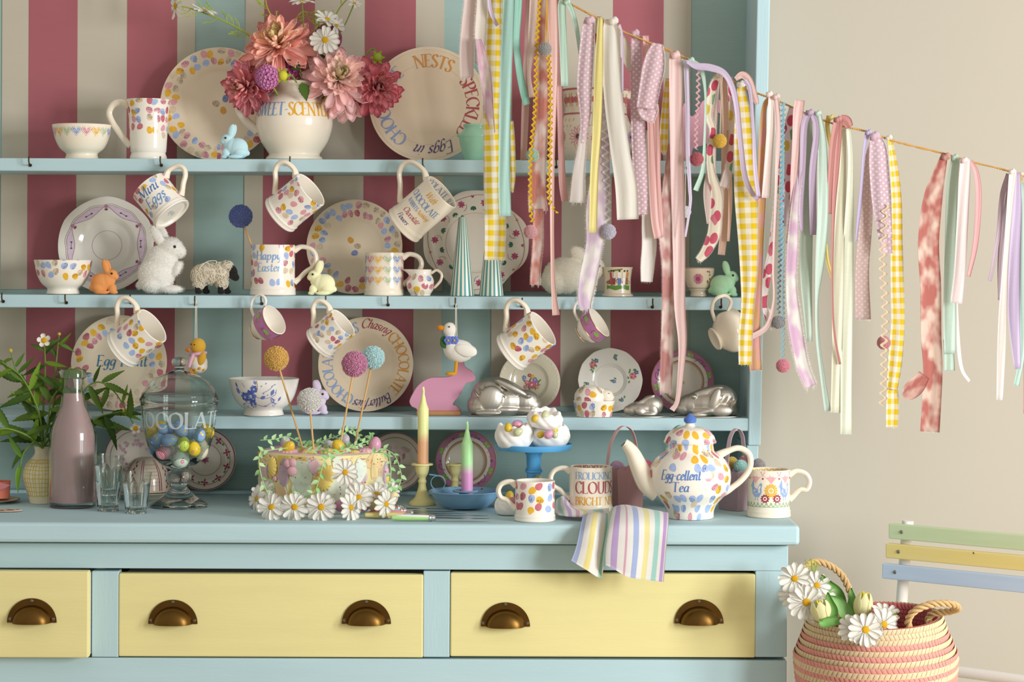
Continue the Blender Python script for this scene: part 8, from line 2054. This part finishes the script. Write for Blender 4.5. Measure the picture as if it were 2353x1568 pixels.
rib('sage satin ribbon behind the mauve one', 'satin', '#bfd0bb', 1, '1860,262,12 1857,400,24 1854,520,27 1852,640,26 1858,785,14')
rib('mint satin ribbon twisting down to a white looking end', 'satin', '#cce0d0', -1, '1880,258,12 1889,330,20 1890,480,26 1884,590,24 1877,690,9 1880,780,9 1892,870,11 1904,946,15', knot=(1880, 260, 9))
rib('butter yellow ribbon between mint and coral', 'satin', '#ead75e', 1, '1905,266,12 1902,300,10 1925,400,12 1935,500,10 1937,590,5', '1898,560,8 1902,600,9 1913,640,8', knot=(1910, 270, 9))
rib('brick coral ribbon with one short and one very long tail', 'satin', '#cf7a6e', -2, '1924,272,16 1914,330,14 1908,420,13 1907,492,11', '1928,274,18 1922,380,16 1916,500,8 1914,650,5 1918,760,5 1931,838,6', '1930,272,18 1944,278,24 1953,292,16', knot=(1926, 274, 10))
rib('pale cream satin ribbon behind, left of the longest one', 'satin', '#ebe7cb', 1, '1938,290,14 1933,450,22 1927,600,26 1923,780,25 1918,948,23', twist=.15)
rib('ivory green satin ribbon, the longest on the plain wall', 'satin', '#eef0d8', 0, '1950,296,12 1955,380,13 1951,560,24 1946,760,28 1944,998,28', twist=.12)
rib('narrow violet ribbon right of the longest ivory one', 'satin', '#c9b8de', -1, '1994,300,12 1986,350,8 1980,430,7 1975,490,8 1968,556,4', knot=(1996, 304, 9))
rib('faded pink polka dot strip behind, reaching lower than the mauve dotted one', 'dots', '#e6cfca', 2, '2008,310,10 1994,380,18 1990,500,30 1981,620,34 1984,735,37', fray=.6, mat=dotted('#e3cbc6', '#eee0d8'))
rib('mauve polka dot strip with a white end on the plain wall', 'dots', '#e6ccd8', -1, '2008,310,20 2017,340,38 2020,390,44 2026,470,42 2034,550,30', '2034,540,30 2037,565,27 2038,583,26', knot=(2010, 312, 14), fray=.6, twist=.12)
rib('yellow gingham strip hanging on the plain wall', 'gingham', '#f2d528', 0, '2044,314,10 2054,380,20 2061,460,25 2062,560,28 2064,660,30 2065,740,31 2058,830,33 2050,895,26', '2050,885,24 2051,930,30 2050,982,28', knot=(2043, 316, 9), fray=.5, twist=.15)
ric('cream ric-rac with a dusty rose pompom behind it', '#efdcc0', -2, '2036,470 2028,600 2034,700 2032,800 2031,880 2028,936', w_=8, amp=6, per=22)
strand('dusty rose pompom behind the cream ric-rac', 1, '2026,320 2028,560 2031,788,16', '#d9a0a4', '#ecd9c6')
rib('wide rust and cream dyed rag with a turned up corner', 'dyed', ('#c9746a', '#efd9c9'), -1, '2172,352,14 2158,400,28 2143,460,44 2133,560,50 2138,660,50 2140,770,48 2145,860,44 2139,994,44', '2124,862,30 2104,888,42 2086,905,34 2074,908,6', knot=(2174, 360, 12), fray=.4, twist=.15)
rib('sage mint satin ribbon beside the rust rag', 'satin', '#c5dbc8', 0, '2196,360,20 2188,440,27 2186,600,28 2183,720,28 2182,812,27', '2178,780,22 2181,820,24 2182,852,25', knot=(2194, 362, 11), twist=.15)
rib('palest pink satin ribbon right of the sage one', 'satin', '#f5e2de', -2, '2219,364,24 2216,420,27 2211,520,26 2205,620,25 2196,697,27', knot=(2216, 368, 10), twist=.15)
rib('salmon ribbon hanging at the right of the palest pink one', 'satin', '#e8a5a3', -1, '2230,370,10 2244,400,13 2249,460,15 2243,560,13 2228,636,9')
rib('thin white ribbon curling under the palest pink one', 'satin', '#f6ece8', 1, '2198,640,4 2200,720,4 2203,800,9 2211,850,9 2229,878,8')
rib('dusky mauve ribbon second from the right edge', 'satin', '#bda0ac', 0, '2318,400,12 2303,450,12 2292,540,11 2281,610,10 2273,646,9', '2322,410,10 2306,520,12 2299,600,14 2297,690,6')
rib('pearl white satin ribbon near the right edge', 'satin', '#f6ece4', -2, '2328,390,19 2321,470,15 2313,600,14 2306,750,19 2298,920,16', knot=(2326, 394, 9))
rib('lavender satin ribbon at the right edge', 'satin', '#ceb8d8', -1, '2336,396,18 2336,480,26 2333,600,27 2331,720,27 2337,848,15')
rib('yellow gingham knot and tail cut by the right edge', 'gingham', '#f2d528', 1, '2346,398,10 2338,470,9 2326,560,9 2310,640,12 2300,660,8', knot=(2345, 403, 10))
rib('mint ribbon tail low at the right edge', 'satin', '#bfe0cf', 1, '2351,420,10 2349,640,12 2347,800,12 2332,886,14')
rib('brick coral strip cut by the right edge', 'satin', '#d07a70', 2, '2354,430,8 2352,600,9 2353,800,8 2352,950,6')
# ------------------------------------------------------------------ folding chair with the flower basket on its seat
def _worn(c):
    t = NT('worn slat paint'); n = t.noise(t.obj(), 30, 4); n2 = t.noise(t.mapped(t.obj(), (4, 4, 60)), 1, 3); m = t.math('GREATER_THAN', n.outputs[0], .70)
    t.base(t.mix(m, t.mix(t.math('MULTIPLY', n2.outputs[0], .35), hx(c), hx('#ffffff')), hx('#7a5a3c'))); t.rough(.5); t.bump(n.outputs[0], .15, .001); return t.m
white_cp = paint('#ebe5dc', .05, .15, (10, 10, 10))
A0, A1 = P(2048, 1220, 3.95), P(2480, 1250, 3.73)
ax = Vector((A1.x - A0.x, A1.y - A0.y, 0)).normalized(); an = Vector((ax.y, -ax.x, 0)); Wc = Vector((A1.x - A0.x, A1.y - A0.y, 0)).length
ch = thing('folding_chair', 'white folding chair with green, yellow and blue painted back slats', 'chair', T(A0.x, A0.y, 0))
CM = Matrix(((ax.x, -an.x, 0, 0), (ax.y, -an.y, 0, 0), (0, 0, 1, 0), (0, 0, 0, 1)))   # local x along the back, local -y to the sitter's front
def cpart(mb, name, mat, M=None, bw=.002, parent=None):
    o = mb.build(name, mat, parent or ch, (M if parent else (CM @ M if M is not None else CM)), smooth=False if bw else True)
    return bevel(o, bw, 2) if bw else o
for y0, y1, dx, c, lab in ((1202, 1237, .000, '#c4d69c', 'sage green slat'), (1248, 1282, -.006, '#ecd05a', 'mustard yellow slat'), (1295, 1330, -.013, '#b0c8e4', 'pale blue slat')):
    z0, z1 = P(2048, y1, 3.95).z, P(2048, y0, 3.95).z
    o = cpart(MB().box((dx, -.011, z0), (Wc, .001, z1)), 'slat', _worn(c)); o['label'] = lab
    for x in (.026 + dx, Wc - .03): cpart(MB().lathe([(.0001, .0016), (.0028, .0013), (.0035, 0), (.0035, -.002)], 12, M=T(x, -.011, (z0 + z1) / 2) @ RX(90)), 'screw', screw_m, None, 0, o)
zt, zs = P(2048, 1196, 3.95).z, .45
for x in (.026, Wc - .03):
    MBt = MB().tube([(x, .014, zt), (x - .012, .014, zt - .15), (x - .022, .010, zs), (x - .03, -.02, .0)], .0105, 12)
    cpart(MBt, 'back_post', white_cp, None, 0)
    cpart(MB().tube([(x - .02, .03, zs - .02), (x - .01, -.16, .22), (x, -.37, .0)], .0105, 12), 'leg', white_cp, None, 0)
cpart(MB().tube([(0, .012, .57), (Wc - .04, .012, .57)], .010, 12), 'back_rail', white_cp, None, 0)
for k in range(6): cpart(MB().box((-.02, -.40 + .066 * k, zs - .014), (Wc - .02, -.40 + .066 * k + .056, zs)), 'seat_slat', white_cp)
for x in (.02, Wc - .06): cpart(MB().box((x, -.40, zs - .04), (x + .02, .02, zs - .014)), 'seat_rail', white_cp)
# basket
BD = 3.65; bk = S(1, BD); BX = P(2020, 1500, BD).x
bt = thing('belly_basket', 'pink and natural woven belly basket of daisies and tulips on the chair seat', 'basket', T(BX, BD, zs + .009) @ RX(3) @ RY(-2))
zr = P(2020, 1424, BD).z - zs; zb = P(2020, 1528, BD).z - zs
bp = catmull([(.108, .0), (.124, zb * .45), (.1345, zb), (.130, zb + .022), (.120, zb + (zr - zb) * .62), (.110, zr)], 6)
nat, pnk = '#e2c8a0', '#e2998c'
def lumpy(a, i): return 1 + .012 * sin(3 * a + 1) 
mb = MB(); mb.lathe([(.0001, .001)] + [(r - .002, z) for r, z in bp] + [(r - .006, z) for r, z in reversed(bp)] + [(.0001, .005)], 60, wob=lumpy); mb.build('shell', matte('#b98a66', .9, .1, 60), bt)
mi = MB(); rows_n = 30; zz = [zr * (i + .5) / rows_n for i in range(rows_n)]
mb = MB(); rw = zr / rows_n; g = random.Random(9)
for side in (1, -1):
    for i, z in enumerate(zz):
        if side < 0 and i < 17: continue
        n = 96; r0 = rad_at(bp, z) + (.0006 if side > 0 else -.0068); f_ = i / rows_n
        for j in range(n):
            a = 2 * pi * (j + .5 * (i % 2)) / n; sl = (.55 if i % 2 else -.55) * 2 * pi / n
            if side > 0: c = nat if f_ > .89 or (i % 2 and not .36 < f_ < .58) or (.36 < f_ < .58 and (j // 3 + i) % 3 == 0) else pnk
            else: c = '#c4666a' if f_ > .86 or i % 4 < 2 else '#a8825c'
            w_ = pi / n * .92; h = rw * .62; q = []
            for da, dz, up in ((-w_ - sl * .5, -h, 0), (w_ - sl * .5, -h, 0), (w_ + sl * .5, h, 0), (-w_ + sl * .5, h, 0), (0, 0, 1)):
                rr = (r0 + (.0022 * side if up else 0) + g.uniform(0, .0004)) * lumpy(a + da, 0); q.append((rr * sin(a + da), -rr * cos(a + da), z + dz))
            mb.add(q, [[0, 1, 4], [1, 2, 4], [2, 3, 4], [3, 0, 4]], c)
o = mb.build('woven_strands', matte('att', .75, .12, 200, 0, 0, .2), bt, None, True, 60); o['kind'] = 'stuff'
def rope(pts, name, r=.0036):
    q = [Vector(p) for p in catmull(pts, 8)]; m = len(q); L = 0; ths = [[], [], []]
    for i, p in enumerate(q):
        if i: L += (p - q[i - 1]).length
        t_ = (q[min(i + 1, m - 1)] - q[max(i - 1, 0)]).normalized(); a = t_.cross(Vector((.2, 1, .1))).normalized(); b = t_.cross(a)
        for k in range(3): ths[k].append(p + a * (r * cos(L * 190 + k * 2.094)) + b * (r * sin(L * 190 + k * 2.094)))
    fine = MB()
    for th in ths: fine.tube([tuple(v) for v in catmull([tuple(v) for v in th], 3)], r * .78, 7)
    fine.build(name, matte('#d3b07c', .8, .2, 120), bt)
def bq(px, py, d): return P(px, py, d) - Vector((BX, BD, zs))
rope([bq(*p) for p in ((1872, 1420, 3.66), (1856, 1380, 3.68), (1858, 1325, 3.70), (1880, 1302, 3.72), (1912, 1308, 3.73), (1944, 1334, 3.74), (1962, 1372, 3.745), (1968, 1400, 3.745))], 'rope_handle')
rope([bq(*p) for p in ((2102, 1462, 3.565), (2096, 1432, 3.555), (2112, 1408, 3.545), (2150, 1394, 3.545), (2196, 1396, 3.555), (2210, 1408, 3.575), (2190, 1416, 3.595), (2155, 1420, 3.61), (2142, 1432, 3.62), (2146, 1448, 3.61))], 'rope_handle')
gb = random.Random(15)
for lab, (x, y), d, n_, r, k in (('white daisy highest at the left of the basket, by the dresser corner', (1826, 1330), 3.60, (-.1, -1, .05), 37, 13), ('daisy half hidden behind the dresser corner', (1820, 1367), 3.62, (-.2, -1, .1), 32, 12), ('daisy below the left rope handle', (1877, 1346), 3.60, (.1, -.9, .35), 33, 12),
        ('large daisy above the open cream tulip', (1853, 1385), 3.57, (-.05, -.95, .25), 42, 15), ('daisy seen from the side behind the large one', (1890, 1366), 3.60, (.3, -.5, .8), 36, 12), ('daisy lying under the open cream tulip', (1858, 1412), 3.575, (-.4, -.6, -.5), 32, 11), ('daisy at the basket rim left of its twin', (1961, 1446), 3.525, (-.15, -.85, .5), 36, 13), ('daisy overlapping its twin at the front rim', (1989, 1448), 3.515, (.05, -1, .3), 40, 14),
        ('daisy at the right of the basket rim pair', (2031, 1436), 3.535, (.25, -.9, .2), 38, 13), ('daisy peeping above the right one in the basket', (2035, 1412), 3.56, (.2, -.6, .7), 33, 11)):
    t = daisy(lab, P(x, y, d), n_, S(r, d), k, gb, .06, 1, 'daisies in the basket')
    e = P(1960 + (x - 1960) * .5, 1440, 3.64) - P(x, y, d); MB().tube(catmull([(0, 0, 0), tuple(e * .5 + Vector((0, .01, .004))), tuple(e)], 4), .0012, 6).build('stem', stem_m, t)
def tulip(label, x, y, d, r, h, tilt, open_, st):
    k = S(1, d); t = thing('tulip', label, 'flower', T(P(x, y, d)) @ RY(tilt), 'tulips in the basket')
    for j in range(6):
        a = j * 1.047; rows = []
        for i in range(8):
            u = i / 7; rr = r * k * (.35 + .75 * sin(pi * min(1, u * .72 + .12))) * (1 + open_ * u * u) * (1 if j % 2 else .94); hw = .62 * sin(pi * (u * .86 + .09)) + .04
            rows.append([(rr * sin(a + hw * s_), -rr * cos(a + hw * s_), h * k * (u - .45) ) for s_ in (-1, -.5, 0, .5, 1)])
        MB().sheet(rows, .0008).build('petal', petal('#f2eec0', .4), t)
    mb = MB()
    for j in range(6): mb.tube([(0, 0, -.1 * h * k), (r * .3 * k * cos(j), r * .3 * k * sin(j), h * k * .58)], .0011, 5)
    mb.build('stamens', matte('#dcd04a', .7), t); e = P(*st, 3.64) - P(x, y, d)
    MB().tube([(0, 0, -h * k * .44), tuple(e * .5), tuple(e)], .0022, 7).build('stem', matte('#8fc06a', .5), t)
tulip('open cream tulip at the left of the basket', 1887, 1406, 3.555, 21, 46, -14, .15, (1935, 1450)); tulip('closed cream tulip standing in the middle of the basket', 1983, 1394, 3.575, 21, 58, 8, -.1, (1970, 1450))
def strap(label, pts, d0, d1, w_, c):
    n = len(pts); pp = [P(x, y, d0 + (d1 - d0) * i / (n - 1)) for i, (x, y) in enumerate(pts)]; o = pp[0]; q = [Vector(p) for p in catmull([tuple(p - o) for p in pp], 6)]; m = len(q); rows = []
    for i, p in enumerate(q):
        u = i / (m - 1); t_ = (q[min(i + 1, m - 1)] - q[max(i - 1, 0)]).normalized(); s_ = t_.cross(Vector((0, -1, .25))).normalized() * S(w_, d0) * .5 * (sin(pi * (u * .8 + .17)) + .02); rows.append([p - s_ + Vector((0, -.002, 0)), p + Vector((0, .0015, 0)), p + s_ + Vector((0, -.002, 0))])
    t = thing('tulip_leaf', label, 'leaf', T(o), 'tulip leaves in the basket'); MB().sheet(rows, .0007).build('blade', green_l, t, None, True, 170, c)
strap('dark green tulip leaf rising behind the daisies', [(1942, 1420), (1928, 1370), (1905, 1345), (1888, 1322)], 3.62, 3.60, 26, '#7fb05c'); strap('broad pale tulip leaf crossing the basket', [(1958, 1440), (1945, 1410), (1925, 1385), (1905, 1370)], 3.58, 3.59, 32, '#a4d488')
strap('upright tulip leaf left of the closed tulip', [(1962, 1445), (1962, 1410), (1958, 1380), (1956, 1352)], 3.60, 3.60, 24, '#94c878'); strap('dark curled tulip leaf right of the open tulip', [(1910, 1430), (1914, 1408), (1906, 1385), (1902, 1362)], 3.555, 3.56, 24, '#77a858'); strap('green tulip leaf curling under the open tulip', [(1935, 1425), (1910, 1428), (1890, 1432), (1884, 1426)], 3.545, 3.54, 22, '#86ba66')
t_ = fern('feathery leaf standing by the left rope handle', [(1870, 1345), (1868, 1318), (1864, 1284)], 3.61, 9, 26, 12); fern('feathery foliage at the basket rim', [(1965, 1432), (1945, 1430), (1922, 1436)], 3.56, 12, 26, 13); fern('feathery wisp by the right basket daisies', [(2010, 1430), (2040, 1425), (2066, 1418)], 3.56, 8, 22, 14)
for o_ in SC.objects:
    if o_.name.startswith('feathery_sprig') and o_.location.y < 3.7: o_['group'] = 'feathery foliage in the basket'
